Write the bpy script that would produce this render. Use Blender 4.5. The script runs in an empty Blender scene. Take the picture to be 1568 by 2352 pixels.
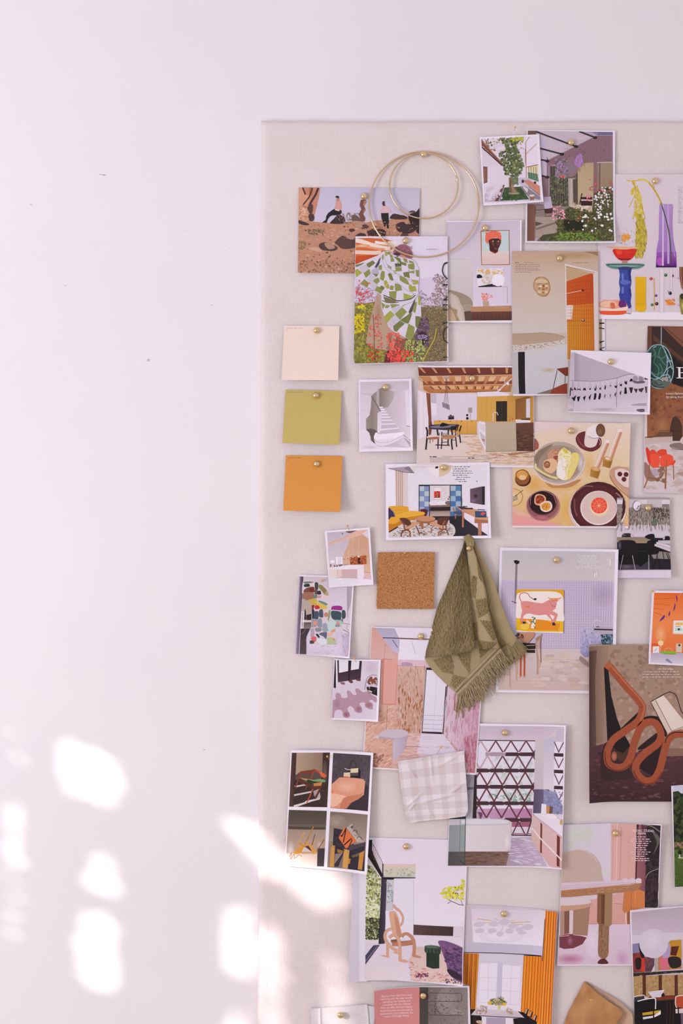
import bpy, bmesh, math, random
from mathutils import Vector, Matrix
C = bpy.context.scene.collection
S = 0.0007                     # metres per photo pixel on the board's face
ZC = 1.50                      # height of the picture centre
T = 0.018                      # board thickness
D = 2.40                       # camera distance to the board's face

# ---------------------------------------------------------------- camera
cam = bpy.data.cameras.new('camera'); cam_o = bpy.data.objects.new('camera', cam); C.objects.link(cam_o)
cam_o.location = (0, -T - D, ZC); cam_o.rotation_euler = (math.pi/2, 0, 0)
cam.sensor_fit = 'HORIZONTAL'; cam.sensor_width = 36
cam.lens = 36 * D / (1568 * S); cam.clip_start = 0.05; cam.clip_end = 60
bpy.context.scene.camera = cam_o

# ---------------------------------------------------------------- light
w = bpy.data.worlds.new('world'); bpy.context.scene.world = w; w.use_nodes = True
w.node_tree.nodes['Background'].inputs[0].default_value = (0.90, 0.935, 1.02, 1)
w.node_tree.nodes['Background'].inputs[1].default_value = 0.79
SUN_TO = Vector((-0.70, -0.62, 0.28)).normalized()      # towards the sun
sun = bpy.data.lights.new('sun', 'SUN'); sun.energy = 5.0; sun.angle = math.radians(0.45); sun.color = (1.0, 0.95, 0.93)
sun_o = bpy.data.objects.new('sun', sun); C.objects.link(sun_o)
sun_o.rotation_euler = SUN_TO.to_track_quat('Z', 'Y').to_euler(); sun_o.location = (-4, -4, 4)
def area_light(name, loc, target, sx, sy, power, color):
    l = bpy.data.lights.new(name, 'AREA'); l.shape = 'RECTANGLE'; l.size = sx; l.size_y = sy; l.energy = power; l.color = color
    o = bpy.data.objects.new(name, l); C.objects.link(o); o.location = loc
    o.rotation_euler = (Vector(loc) - Vector(target)).to_track_quat('Z', 'Y').to_euler(); return o
area_light('window_daylight', (-2.15, -1.9, 1.4), (0.0, 0, 1.2), 1.0, 1.1, 36, (0.98, 0.985, 1.05))
vs = bpy.context.scene.view_settings
bpy.context.scene.display_settings.display_device = 'sRGB'
vs.view_transform = 'Standard'; vs.look = 'None'; vs.exposure = -0.05; vs.gamma = 1.0; vs.use_curve_mapping = False
KALB = 1.09                    # printed colour -> albedo

# ---------------------------------------------------------------- helpers
def lin(h):
    out = []
    for i in (0, 2, 4):
        c = int(h[i:i+2], 16) / 255
        out.append(c/12.92 if c <= 0.04045 else ((c+0.055)/1.055)**2.4)
    return tuple(out)
def W(px, py, h=0.0):
    """photo position on the board -> world, h metres in front of the board's face"""
    return Vector(((px-784)*S, -T-h, ZC+(1176-py)*S))
def tag(o, label=None, cat=None, group=None, kind=None):
    if label: o['label'] = label
    if cat: o['category'] = cat
    if group: o['group'] = group
    if kind: o['kind'] = kind
    return o
def link_mesh(name, bm, mat, parent=None, smooth=False):
    me = bpy.data.meshes.new(name); bm.to_mesh(me); bm.free()
    if mat: me.materials.append(mat)
    if smooth:
        for p in me.polygons: p.use_smooth = True
    o = bpy.data.objects.new(name, me); C.objects.link(o)
    if parent: o.parent = parent
    return o
def nodes_mat(name, rough=0.6, metal=0.0, color=(0.8, 0.8, 0.8), spec=0.5):
    m = bpy.data.materials.new(name); m.use_nodes = True
    b = m.node_tree.nodes['Principled BSDF']
    b.inputs['Base Color'].default_value = (*color, 1); b.inputs['Roughness'].default_value = rough
    b.inputs['Metallic'].default_value = metal; b.inputs['Specular IOR Level'].default_value = spec
    return m, m.node_tree, b
def noise_color(nt, b, c1, c2, scale, detail=4, stretch=None, lo=0.3, hi=0.7):
    tc = nt.nodes.new('ShaderNodeTexCoord'); mp = nt.nodes.new('ShaderNodeMapping')
    nt.links.new(tc.outputs['Object'], mp.inputs[0])
    if stretch: mp.inputs['Scale'].default_value = stretch
    n = nt.nodes.new('ShaderNodeTexNoise'); n.inputs['Scale'].default_value = scale; n.inputs['Detail'].default_value = detail
    nt.links.new(mp.outputs[0], n.inputs['Vector'])
    r = nt.nodes.new('ShaderNodeValToRGB'); r.color_ramp.elements[0].position = lo; r.color_ramp.elements[1].position = hi
    r.color_ramp.elements[0].color = (*c1, 1); r.color_ramp.elements[1].color = (*c2, 1)
    nt.links.new(n.outputs['Fac'], r.inputs[0]); nt.links.new(r.outputs[0], b.inputs['Base Color'])
    return mp, n, r
def bump(nt, b, src, strength, dist):
    bp = nt.nodes.new('ShaderNodeBump'); bp.inputs['Strength'].default_value = strength; bp.inputs['Distance'].default_value = dist
    nt.links.new(src, bp.inputs['Height']); nt.links.new(bp.outputs[0], b.inputs['Normal']); return bp

# printed paper: the ink colours are a colour attribute on the printed shapes
def paper_mat(name, rough, spec):
    m, nt, b = nodes_mat(name, rough=rough, spec=spec)
    at = nt.nodes.new('ShaderNodeAttribute'); at.attribute_name = 'Ink'
    tc = nt.nodes.new('ShaderNodeTexCoord')
    n = nt.nodes.new('ShaderNodeTexNoise'); n.inputs['Scale'].default_value = 420; n.inputs['Detail'].default_value = 5
    nt.links.new(tc.outputs['Object'], n.inputs['Vector'])
    mr = nt.nodes.new('ShaderNodeMapRange'); mr.inputs['From Min'].default_value = 0.3; mr.inputs['From Max'].default_value = 0.7
    mr.inputs['To Min'].default_value = 0.965; mr.inputs['To Max'].default_value = 1.035
    nt.links.new(n.outputs['Fac'], mr.inputs['Value'])
    mx = nt.nodes.new('ShaderNodeVectorMath'); mx.operation = 'SCALE'
    nt.links.new(at.outputs['Color'], mx.inputs[0]); nt.links.new(mr.outputs[0], mx.inputs['Scale'])
    nt.links.new(mx.outputs[0], b.inputs['Base Color'])
    return m
M_PAPER = paper_mat('printed_paper', 0.55, 0.25)
M_CARD = paper_mat('matte_card', 0.8, 0.15)

_glyphs = {}
def glyph_mesh(txt, align='LEFT'):
    k = (txt, align)
    if k not in _glyphs:
        cu = bpy.data.curves.new('glyphs', 'FONT'); cu.body = txt; cu.size = 1.0; cu.align_x = align; cu.resolution_u = 2
        o = bpy.data.objects.new('glyphs', cu); C.objects.link(o)
        dg = bpy.context.evaluated_depsgraph_get(); dg.update()
        me = o.evaluated_get(dg).to_mesh()
        _glyphs[k] = ([(v.co.x, v.co.y) for v in me.vertices], [tuple(p.vertices) for p in me.polygons])
        o.evaluated_get(dg).to_mesh_clear(); bpy.data.objects.remove(o); bpy.data.curves.remove(cu)
    return _glyphs[k]
def clip_poly(pts, quad):
    """Sutherland-Hodgman against a convex quad (clockwise on a y-down page)"""
    out = pts; n = len(quad)
    for i in range(n):
        ax, ay = quad[i]; bx, by = quad[(i+1) % n]; dx, dy = bx-ax, by-ay
        src = out; out = []
        if not src: return out
        def side(p): return dx*(p[1]-ay) - dy*(p[0]-ax)
        prev = src[-1]; sp = side(prev)
        for cur in src:
            sc_ = side(cur)
            if sc_ >= 0:
                if sp < 0:
                    t = sp/(sp-sc_); out.append((prev[0]+t*(cur[0]-prev[0]), prev[1]+t*(cur[1]-prev[1])))
                out.append(cur)
            elif sp >= 0:
                t = sp/(sp-sc_); out.append((prev[0]+t*(cur[0]-prev[0]), prev[1]+t*(cur[1]-prev[1])))
            prev, sp = cur, sc_
    return out
def inpoly(x, y, P):
    r = False; j = len(P)-1
    for i in range(len(P)):
        if (P[i][1] > y) != (P[j][1] > y) and x < (P[j][0]-P[i][0])*(y-P[i][1])/(P[j][1]-P[i][1])+P[i][0]: r = not r
        j = i
    return r
EPS = 3e-6
class Print:
    """a sheet of paper pinned to the board with its printed picture as inked shapes on its face"""
    def __init__(s, name, label, cat, corners, level, col='ece4ee', bends=(), edge=None, image=None, mat=None, tilt=0.0, group=None):
        s.name, s.label, s.cat, s.q, s.level, s.bends, s.mat, s.group = name, label, cat, corners, level, bends, mat or M_PAPER, group
        s.clip = corners; s.V = []; s.F = []; s.K = []; s.z = 0.0; s.o = (0, 0, 1); s.rnd = random.Random(len(label)*7+int(corners[0][0]))
        s.tilt = tilt
        s.outline = edge or corners
        s._add([(x, y) for x, y in s.outline], col)
        if image: s.clip = image
    def view(s, x0, y0, k): s.o = (x0, y0, k); return s
    def img(s, col, *pts):
        """the picture area: paints col and clips everything after it"""
        P = s._px(pts); s.clip = P; s._add(P, col)
    def full(s): s.clip = s.q
    def _px(s, f): x0, y0, k = s.o; return [(x0+f[i]/k, y0+f[i+1]/k) for i in range(0, len(f), 2)]
    def _add(s, P, col, z=None):
        P = clip_poly(P, s.clip)
        if len(P) < 3: return
        if z is None: s.z += EPS; z = s.z
        b = len(s.V)
        if '-' in col or '|' in col:
            ax = 1 if '-' in col else 0; c1, c2 = [lin(c) for c in col.replace('|', '-').split('-')]
            a0 = min(p[ax] for p in P); a1 = max(p[ax] for p in P)+1e-6
            K = [tuple(c1[k]+(c2[k]-c1[k])*(p[ax]-a0)/(a1-a0) for k in range(3)) for p in P]
        else: K = [lin(col)]*len(P)
        s.V += [(x, y, z) for x, y in P]; s.K += K; s.F.append(tuple(range(b, b+len(P))))
    def p(s, col, *pts): s._add(s._px(pts), col); return s
    def r(s, col, x0, y0, x1, y1): s._add(s._px((x0, y0, x1, y0, x1, y1, x0, y1)), col); return s
    def e(s, col, cx, cy, rx, ry=None, rot=0, a0=0, a1=360, n=28):
        ry = ry or rx; c, d = math.cos(math.radians(rot)), math.sin(math.radians(rot)); f = []
        m = n if a1-a0 >= 360 else n+1
        for i in range(m):
            t = math.radians(a0+(a1-a0)*i/n); u, v = rx*math.cos(t), ry*math.sin(t); f += [cx+u*c-v*d, cy+u*d+v*c]
        s._add(s._px(f), col); return s
    def l(s, col, wd, *pts, close=False):
        P = [(pts[i], pts[i+1]) for i in range(0, len(pts), 2)]
        if close: P.append(P[0])
        n = len(P); L = []; R = []
        for i in range(n):
            a = P[max(i-1, 0)]; b = P[min(i+1, n-1)]
            if close and i in (0, n-1): a, b = P[-2], P[1]
            dx, dy = b[0]-a[0], b[1]-a[1]; q = math.hypot(dx, dy) or 1
            L.append((P[i][0]-dy/q*wd/2, P[i][1]+dx/q*wd/2)); R.append((P[i][0]+dy/q*wd/2, P[i][1]-dx/q*wd/2))
        s.z += EPS
        for i in range(n-1):
            f = [c for pt in (L[i], L[i+1], R[i+1], R[i]) for c in pt]
            s._add(s._px(f), col, s.z)
        return s
    def c(s, col, wd, *pts, close=False, k=6):
        """smooth (Catmull-Rom) stroke"""
        P = [(pts[i], pts[i+1]) for i in range(0, len(pts), 2)]
        return s.l(col, wd, *spline(P, close, k))
    def b(s, col, *pts):
        """smooth closed shape through the points"""
        P = [(pts[i], pts[i+1]) for i in range(0, len(pts), 2)]
        s._add(s._px(spline(P, True, 5)), col); return s
    def g(s, c1, c2, cx, cy, rx, ry, rot=0, n=7):
        """soft ellipse: c1 at the rim to c2 in the middle"""
        a, b2 = [int(c1[i:i+2], 16) for i in (0, 2, 4)], [int(c2[i:i+2], 16) for i in (0, 2, 4)]
        for i in range(n):
            t = (i+1)/n; col = ''.join('%02x' % round(a[k]+(b2[k]-a[k])*t) for k in range(3)); q = 1-i/n
            s.e(col, cx, cy, rx*q, ry*q, rot, n=22)
        return s
    def s(s, cols, n, size, region, asp=1.0, ang=None, jit=180, bands=10):
        """scattered small marks (leaves, gravel, grain); region is a flat polygon"""
        R = [(region[i], region[i+1]) for i in range(0, len(region), 2)]
        if len(R) == 2: (a, b), (c, d) = R; R = [(a, b), (c, b), (c, d), (a, d)]
        x0, x1 = min(p[0] for p in R), max(p[0] for p in R); y0, y1 = min(p[1] for p in R), max(p[1] for p in R)
        bands = max(bands, n/10); z0 = s.z; s.z += EPS*bands; k = 0; g = 0; rn = s.rnd
        m_ = [sum(int(c[i:i+2], 16) for c in cols)/len(cols) for i in (0, 2, 4)]
        cols = [''.join('%02x' % round(int(c[2*i:2*i+2], 16)*.68+m_[i]*.32) for i in range(3)) for c in cols]
        while k < n and g < n*12:
            g += 1; x, y = rn.uniform(x0, x1), rn.uniform(y0, y1)
            if not inpoly(x, y, R): continue
            r = rn.uniform(*size); an = math.radians((ang if ang is not None else 0)+rn.uniform(-jit, jit)); ca, sa = math.cos(an), math.sin(an); f = []
            m = 6 if r > 6 else 5
            for i in range(m):
                t = i/m*2*math.pi; q = r*rn.uniform(0.7, 1.15); u, v = q*math.cos(t), q*math.sin(t)/asp; f += [x+u*ca-v*sa, y+u*sa+v*ca]
            s._add(s._px(f), rn.choice(cols), z0+EPS*(1+(bands-1)*k/n)); k += 1
        return s
    def t(s, txt, x, y, size, col, align='LEFT', rot=0, sx=1.0):
        """lettering; x,y = baseline start, size = em in view units"""
        V, F = glyph_mesh(txt, align); s.z += EPS; c, d = math.cos(math.radians(rot)), math.sin(math.radians(rot)); x0, y0, k = s.o
        Q = [(x0+(x+(u*sx*c+v*d)*size)/k, y0+(y+(u*sx*d-v*c)*size)/k) for u, v in V]
        for f in F:
            P = [Q[i] for i in f]; s._add(P, col, s.z)
        return s
    def lines(s, col, x0, y0, x1, y1, n, th=2.2, align='L', slope=0.0):
        """a block of text too small to read: one broken stroke per line"""
        rn = s.rnd; s.z += EPS; z = s.z
        for i in range(n):
            y = y0+(y1-y0)*i/max(1, n-1); full = (x1-x0)*(rn.uniform(0.82, 1) if i < n-1 else rn.uniform(0.35, 0.8))
            xs = x0 if align == 'L' else (x0+(x1-x0-full)/2 if align == 'C' else x1-full)
            x = xs
            while x < xs+full:
                w_ = rn.uniform(3, 12)*th/2.2
                e = min(x+w_, xs+full); yy = y+slope*(x-x0)
                s._add(s._px((x, yy, e, yy, e, yy+th, x, yy+th)), col, z); x = e+rn.uniform(0.9, 1.5)*th
        return s
    def serif(s, txt, x, y, size, col, align='LEFT', rot=0):
        return s.t(txt, x, y, size, col, align, rot)
    def done(s):
        me = bpy.data.meshes.new(s.name)
        cx = sum(p[0] for p in s.q)/4; cy = sum(p[1] for p in s.q)/4
        me.from_pydata([(x, z, -y) for x, y, z in s.V], [], s.F)
        bm = bmesh.new(); bm.from_mesh(me)
        lay = bm.verts.layers.float_color.new('Ink'); bm.verts.ensure_lookup_table()
        for v, k in zip(bm.verts, s.K): v[lay] = (k[0]*KALB, k[1]*KALB, k[2]*KALB, 1)
        # paper back and rim
        base = [bm.verts.new((x, -0.22e-3, -y)) for x, y in s.outline]
        kk = lin('d8d0d6')
        for v in base: v[lay] = (*kk, 1)
        bm.verts.ensure_lookup_table(); n = len(base)
        front = [bm.verts[i] for i in range(n)]
        try: bm.faces.new(list(reversed(base)))
        except ValueError: pass
        rimf = [bm.verts.new((x, EPS, -y)) for x, y in s.outline]
        for v in rimf: v[lay] = (*kk, 1)
        rimb = [bm.verts.new((x, -0.22e-3, -y)) for x, y in s.outline]
        for v in rimb: v[lay] = (*kk, 1)
        for i in range(n):
            j = (i+1) % n
            bm.faces.new((rimf[i], rimf[j], rimb[j], rimb[i]))
        big = [f for f in bm.faces if len(f.verts) > 3]
        bmesh.ops.triangulate(bm, faces=big)
        fn = []
        for (px, py, dx, dy, L, A) in s.bends:
            # bend starts at px,py and runs along dx,dy over L pixels, lifting A millimetres there
            q = math.hypot(dx, dy); dx, dy = dx/q, dy/q; N = 9; nodes = [L*1.25*i/N for i in range(N+1)]
            for t in nodes:
                bmesh.ops.bisect_plane(bm, geom=bm.verts[:]+bm.edges[:]+bm.faces[:], plane_co=(px+dx*t, 0, -(py+dy*t)), plane_no=(dx, 0, -dy), dist=1e-5)
            fn.append((px, py, dx, dy, nodes, [A*1.8e-3*(t/L)**2 for t in nodes]))
        h0 = s.level*1.1e-3 + 0.4e-3
        xs = [p[0] for p in s.q]; ys = [p[1] for p in s.q]
        for v in bm.verts:
            x, z, y = v.co.x, v.co.y, -v.co.z; h = h0+z
            for (px, py, dx, dy, nodes, vals) in fn:
                t = (x-px)*dx+(y-py)*dy
                if t <= 0: continue
                st = nodes[1]; i = min(int(t/st), len(nodes)-2); f = (t-nodes[i])/st
                h += vals[i]*(1-f)+vals[i+1]*f
            h += s.tilt*1e-3*(y-min(ys))/(max(ys)-min(ys))
            v.co = ((x-cx)*S, -h, (cy-y)*S)
        bmesh.ops.recalc_face_normals(bm, faces=[])
        o = link_mesh(s.name, bm, s.mat); bpy.data.meshes.remove(me)
        o.location = W(cx, cy); tag(o, s.label, s.cat, s.group); o.data.name = s.name
        return o
def spline(P, close, k):
    n = len(P); out = []
    rng = range(n) if close else range(n-1)
    for i in rng:
        if close: a, b, c, d = P[(i-1) % n], P[i], P[(i+1) % n], P[(i+2) % n]
        else: a, b, c, d = P[max(i-1, 0)], P[i], P[i+1], P[min(i+2, n-1)]
        for j in range(k):
            t = j/k
            for ax in (0, 1):
                out.append(0.5*((2*b[ax])+(-a[ax]+c[ax])*t+(2*a[ax]-5*b[ax]+4*c[ax]-d[ax])*t*t+(-a[ax]+3*b[ax]-3*c[ax]+d[ax])*t**3))
    if not close: out += list(P[-1])
    if close and False: out += list(P[0])
    return out
# ================================================================ the room
def slab(name, x0, x1, y0, y1, z0, z1, mat, kind='structure', parent=None):
    bm = bmesh.new(); bmesh.ops.create_cube(bm, size=1)
    for v in bm.verts: v.co = ((x0+x1)/2+v.co.x*(x1-x0), (y0+y1)/2+v.co.y*(y1-y0), (z0+z1)/2+v.co.z*(z1-z0))
    o = link_mesh(name, bm, mat, parent)
    if kind and not parent: o['kind'] = kind
    return o
M_WALL, nt, b = nodes_mat('painted_plaster', 0.75, 0, spec=0.2)
mp, n, r = noise_color(nt, b, lin('efeaee'), lin('f3eef1'), 3.0, 3)
n2 = nt.nodes.new('ShaderNodeTexNoise'); n2.inputs['Scale'].default_value = 260; n2.inputs['Detail'].default_value = 3
nt.links.new(mp.outputs[0], n2.inputs['Vector']); bump(nt, b, n2.outputs['Fac'], 0.12, 0.0008)
M_FLOOR, nt, b = nodes_mat('oak_boards', 0.5)
noise_color(nt, b, lin('b09882'), lin('c6b09a'), 2.5, 6, (1, 14, 1))
M_CEIL, nt, b = nodes_mat('ceiling_paint', 0.9, 0, lin('f4ecf0'), 0.1)
M_SASH, nt, b = nodes_mat('white_gloss_paint', 0.35, 0, lin('f2eef0'))

XL = -2.3; WY0, WY1, WZ0, WZ1 = -2.75, -1.1, 0.75, 2.12      # side wall and its window opening
slab('wall_back', XL-0.15, 3.2, 0.0, 0.15, 0.0, 2.9, M_WALL)
slab('floor', XL-0.15, 3.2, -3.6, 0.15, -0.1, 0.0, M_FLOOR)
slab('ceiling', XL-0.15, 3.2, -3.6, 0.15, 2.9, 3.0, M_CEIL)
bm = bmesh.new()
def box_into(bm, x0, x1, y0, y1, z0, z1):
    g = bmesh.ops.create_cube(bm, size=1)
    for v in g['verts']: v.co = ((x0+x1)/2+v.co.x*(x1-x0), (y0+y1)/2+v.co.y*(y1-y0), (z0+z1)/2+v.co.z*(z1-z0))
box_into(bm, XL-0.15, XL, WY1, 0.0, 0.0, 2.9); box_into(bm, XL-0.15, XL, -3.6, WY0, 0.0, 2.9)
box_into(bm, XL-0.15, XL, WY0, WY1, 0.0, WZ0); box_into(bm, XL-0.15, XL, WY0, WY1, WZ1, 2.9)
wl = link_mesh('wall_left', bm, M_WALL); wl['kind'] = 'structure'
bm = bmesh.new(); f = 0.045; xm = XL-0.09
for a_ in ((WY0, WY0+f, WZ0, WZ1), (WY1-f, WY1, WZ0, WZ1), (WY0+f, WY1-f, WZ0, WZ0+f), (WY0+f, WY1-f, WZ1-f, WZ1)): box_into(bm, xm-0.025, xm+0.025, *a_)
win = link_mesh('window_1', bm, M_SASH); win['kind'] = 'structure'
bm = bmesh.new(); box_into(bm, xm-0.012, xm+0.012, (WY0+WY1)/2-0.012, (WY0+WY1)/2+0.012, WZ0+f, WZ1-f); link_mesh('glazing_bar', bm, M_SASH, win)
bm = bmesh.new(); box_into(bm, XL-0.06, XL+0.04, WY0-0.03, WY1+0.03, WZ0-0.03, WZ0-0.002); link_mesh('window_sill', bm, M_SASH, win)
M_SKIRT = M_SASH
slab('baseboard_back', XL, 3.2, -0.016, 0.0, 0.0, 0.12, M_SKIRT)
# small scuffs in the paint of the back wall
M_SCUFF, nt, b = nodes_mat('wall_scuff', 0.9, 0, lin('c9bcc6'), 0.1)
bm = bmesh.new(); rn = random.Random(5)
def wallpt(px, py, y=-0.0002):
    k = (D+T)/D; return Vector(((px-784)*S*k, y, ZC+(1176-py)*S*k))
for px, py, wd, n_ in ((236, 401, 9, 3), (341, 827, 8, 4), (425, 527, 3, 1), (516, 577, 2, 1), (484, 702, 6, 1), (150, 655, 2, 1), (70, 470, 2, 1), (470, 1720, 3, 1)):
    for i in range(n_):
        x = px+rn.uniform(-wd, wd)*0.6; y = py+rn.uniform(-2, 2); l = rn.uniform(1.5, 4)
        vs_ = [bm.verts.new(wallpt(x+dx*l, y+dy)) for dx, dy in ((-1, -.6), (0, -1.1), (1, -.3), (.8, .7), (-.4, .9))]
        bm.faces.new(vs_)
sc_ = link_mesh('wall_scuffs', bm, M_SCUFF); sc_['kind'] = 'structure'

# ---------------------------------------------------------------- tree outside the window: its leaves break up the sun
M_LEAF, nt, b = nodes_mat('leaf_green', 0.5, 0, lin('56703c'))
M_BARK, nt, b = nodes_mat('bark', 0.9, 0, lin('5c4a3c'))
tree = bpy.data.objects.new('garden_tree', None); C.objects.link(tree); tree.location = (-3.6, -3.1, -0.2)
tag(tree, 'leafy green tree standing outside the left window', 'tree')
GAPS = [[5,1664,68,1664,62,1775,40,1760,12,1735],[120,1695,166,1690,275,1741,290,1787,283,1860,241,1856,132,1816],[2,1832,64,1832,54,2074,34,2176,6,2170],[224,1936,253,1959,286,2028,281,2072,230,2066,187,2036,185,1990],
        [176,2080,241,2078,278,2131,286,2278,218,2284,164,2235,162,2160],[505,1870,574,1870,643,1920,718,1970,804,2000,842,2034,834,2100,763,2100,689,2060,604,2020,568,1955,511,1925],
        [499,2074,596,2080,596,2255,534,2255,497,2218],[610,2108,668,2108,690,2189,692,2420,630,2420,610,2218],[704,2176,730,2176,732,2300,712,2300],[766,2178,806,2176,836,2304,838,2420,766,2420],[505,2318,578,2318,578,2420,500,2420]]
GAPS = [[(g[i], g[i+1]) for i in range(0, len(g), 2)] for g in GAPS]
def in_gap(px, py, m=0):
    return any(inpoly(px+m*dx, py+m*dy, g) for g in GAPS for dx, dy in ((0, 0), (1, 0), (-1, 0), (0, 1), (0, -1)))
rn = random.Random(11); bm = bmesh.new(); d = SUN_TO
for i in range(32000):
    px, py = rn.uniform(-750, 1650), rn.uniform(1200, 2700)
    if in_gap(px, py): continue
    p0 = wallpt(px, py, 0); t = (rn.uniform(2.75, 3.25)+p0.x)/-d.x; c0 = p0+d*t
    if c0.z < 0.3: continue
    r_ = rn.uniform(0.010, 0.017); ax = Vector((rn.uniform(-1, 1), rn.uniform(-1, 1), rn.uniform(-1, 1))).normalized()
    q = (Vector((-0.7, -0.6, 0.3))+ax*0.7).normalized().to_track_quat('Z', 'Y'); ro = rn.uniform(0, 6.28)
    vs_ = []
    for k_ in range(6):
        t_ = k_/6*6.283+ro; e = 1.35 if k_ in (0, 3) else 0.8
        vs_.append(bm.verts.new(c0+q @ Vector((math.cos(t_)*r_*e, math.sin(t_)*r_*e, 0))))
    bm.faces.new(vs_)
fo = link_mesh('foliage', bm, M_LEAF); fo.parent = tree; fo.matrix_parent_inverse = Matrix.Translation(-tree.location)
bm = bmesh.new()
for a_, b_, r0, r1 in (((-3.6,-3.1,-.2), (-3.5,-3.0,1.2), .09, .06), ((-3.5,-3.0,1.2), (-3.3,-3.4,2.4), .05, .02), ((-3.5,-3.0,1.2), (-3.7,-2.4,2.3), .045, .02)):
    A_, B_ = Vector(a_), Vector(b_); qq = (B_-A_).to_track_quat('Z', 'Y'); R1 = []; R2 = []
    for k_ in range(8):
        t_ = k_/8*6.283; R1.append(bm.verts.new(A_+qq @ Vector((math.cos(t_)*r0, math.sin(t_)*r0, 0)))); R2.append(bm.verts.new(B_+qq @ Vector((math.cos(t_)*r1, math.sin(t_)*r1, 0))))
    for k_ in range(8): bm.faces.new((R1[k_], R1[(k_+1) % 8], R2[(k_+1) % 8], R2[k_]))
tk = link_mesh('trunk', bm, M_BARK); tk.parent = tree; tk.matrix_parent_inverse = Matrix.Translation(-tree.location)

# ================================================================ the pinboard
M_LINEN, nt, b = nodes_mat('linen', 0.9, 0, spec=0.1)
mp, n, r = noise_color(nt, b, lin('ebdedd'), lin('f1e5e5'), 9, 6)
wv = []
for ax, sc, st in (('X', 1500, (1, 1, 0.05)), ('Z', 1500, (0.05, 1, 1))):
    m2 = nt.nodes.new('ShaderNodeMapping'); tc = nt.nodes.new('ShaderNodeTexCoord'); nt.links.new(tc.outputs['Object'], m2.inputs[0]); m2.inputs['Scale'].default_value = st
    nn = nt.nodes.new('ShaderNodeTexNoise'); nn.inputs['Scale'].default_value = sc; nn.inputs['Detail'].default_value = 4; nt.links.new(m2.outputs[0], nn.inputs['Vector']); wv.append(nn)
ad = nt.nodes.new('ShaderNodeMath'); ad.operation = 'ADD'; nt.links.new(wv[0].outputs['Fac'], ad.inputs[0]); nt.links.new(wv[1].outputs['Fac'], ad.inputs[1])
bump(nt, b, ad.outputs[0], 0.55, 0.0012)
mr = nt.nodes.new('ShaderNodeMapRange'); mr.inputs['From Min'].default_value = 0.75; mr.inputs['From Max'].default_value = 1.25; mr.inputs['To Min'].default_value = 0.95; mr.inputs['To Max'].default_value = 1.03
nt.links.new(ad.outputs[0], mr.inputs['Value']); mx = nt.nodes.new('ShaderNodeVectorMath'); mx.operation = 'SCALE'
nt.links.new(r.outputs[0], mx.inputs[0]); nt.links.new(mr.outputs[0], mx.inputs['Scale']); nt.links.new(mx.outputs[0], b.inputs['Base Color'])
M_CORE, nt, b = nodes_mat('fibreboard', 0.9, 0, lin('b09a80'))
LX = lambda py: 600-8*(py-277)/2075          # left edge leans slightly
def board_cover():
    bm = bmesh.new(); nx, ny = 110, 190; x1, y0, y1 = 1760, 277, 2700; rn = random.Random(3); G = []
    xs = [i/nx for i in range(nx+1)]
    for j in range(ny+1):
        py = y0+(y1-y0)*j/ny; row = []
        top = 1.2*math.sin(j) if False else 0
        for i in range(nx+1):
            xl = LX(py)+1.1*math.sin(py*0.021)+0.6*math.sin(py*0.083+1)
            px = xl+(x1-xl)*xs[i]; pyy = py+(1.0*math.sin(px*0.017)+0.5*math.sin(px*0.06) if j == 0 else 0)
            h = -0.0011
            # soft fabric relief: turned edge showing as a ridge, and small creases near the left edge
            h += 0.00055*math.exp(-((px-634)/3.2)**2)+0.0004*math.exp(-((px-645)/9)**2)*(0.5+0.5*math.sin(py*0.013))
            h += 0.0003*math.sin(px*0.02+2*math.sin(py*0.004))*math.sin(py*0.013+px*0.01)
            for cx, cy, dx, dy, L in ((700,1600,.75,.66,70),(650,1660,1,-.1,60),(760,520,.1,1,60),(660,610,.15,1,80),(940,420,.3,1,30),(1530,1500,1,.1,80),(1450,760,.1,1,70)):
                u = (px-cx)*dx+(py-cy)*dy; v = -(px-cx)*dy+(py-cy)*dx
                h += 0.0006*math.exp(-(v/4)**2)*math.exp(-(u/L)**2)
            e = min(px-xl, pyy-y0 if j else 0)
            if e < 12: h -= 0.0035*(1-max(e, 0)/12)**2
            row.append(bm.verts.new(W(px, pyy, h)))
        G.append(row)
    for j in range(ny):
        for i in range(nx): bm.faces.new((G[j+1][i], G[j+1][i+1], G[j][i+1], G[j][i]))
    # wrapped sides
    def side(line, dx, dz):
        prev = [Vector(v.co) for v in line]; B = [bm.verts.new((p.x+dx*0.0006, -T*0.5, p.z+dz*0.0006)) for p in prev]; B2 = [bm.verts.new((p.x, -0.0006, p.z)) for p in prev]
        for k in range(len(line)-1):
            bm.faces.new((line[k], line[k+1], B[k+1], B[k])); bm.faces.new((B[k], B[k+1], B2[k+1], B2[k]))
    side([G[j][0] for j in range(ny+1)], -1, 0); side(G[0], 0, 1)
    bmesh.ops.recalc_face_normals(bm, faces=bm.faces)
    return bm
root = bpy.data.objects.new('pinboard', None); C.objects.link(root); root.location = W(1180, 2700, -T)
tag(root, 'large pinboard covered in pale natural linen, fixed to the white wall', 'pinboard')
cv = link_mesh('linen_cover', board_cover(), M_LINEN, root, smooth=True); cv.matrix_parent_inverse = Matrix.Translation(-root.location)
bm = bmesh.new(); p0 = W(606, 2695); p1 = W(1755, 283); box_into(bm, p0.x, p1.x, -T+0.005, -0.001, p0.z, p1.z)
co = link_mesh('board_core', bm, M_CORE, root); co.matrix_parent_inverse = Matrix.Translation(-root.location)
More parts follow.
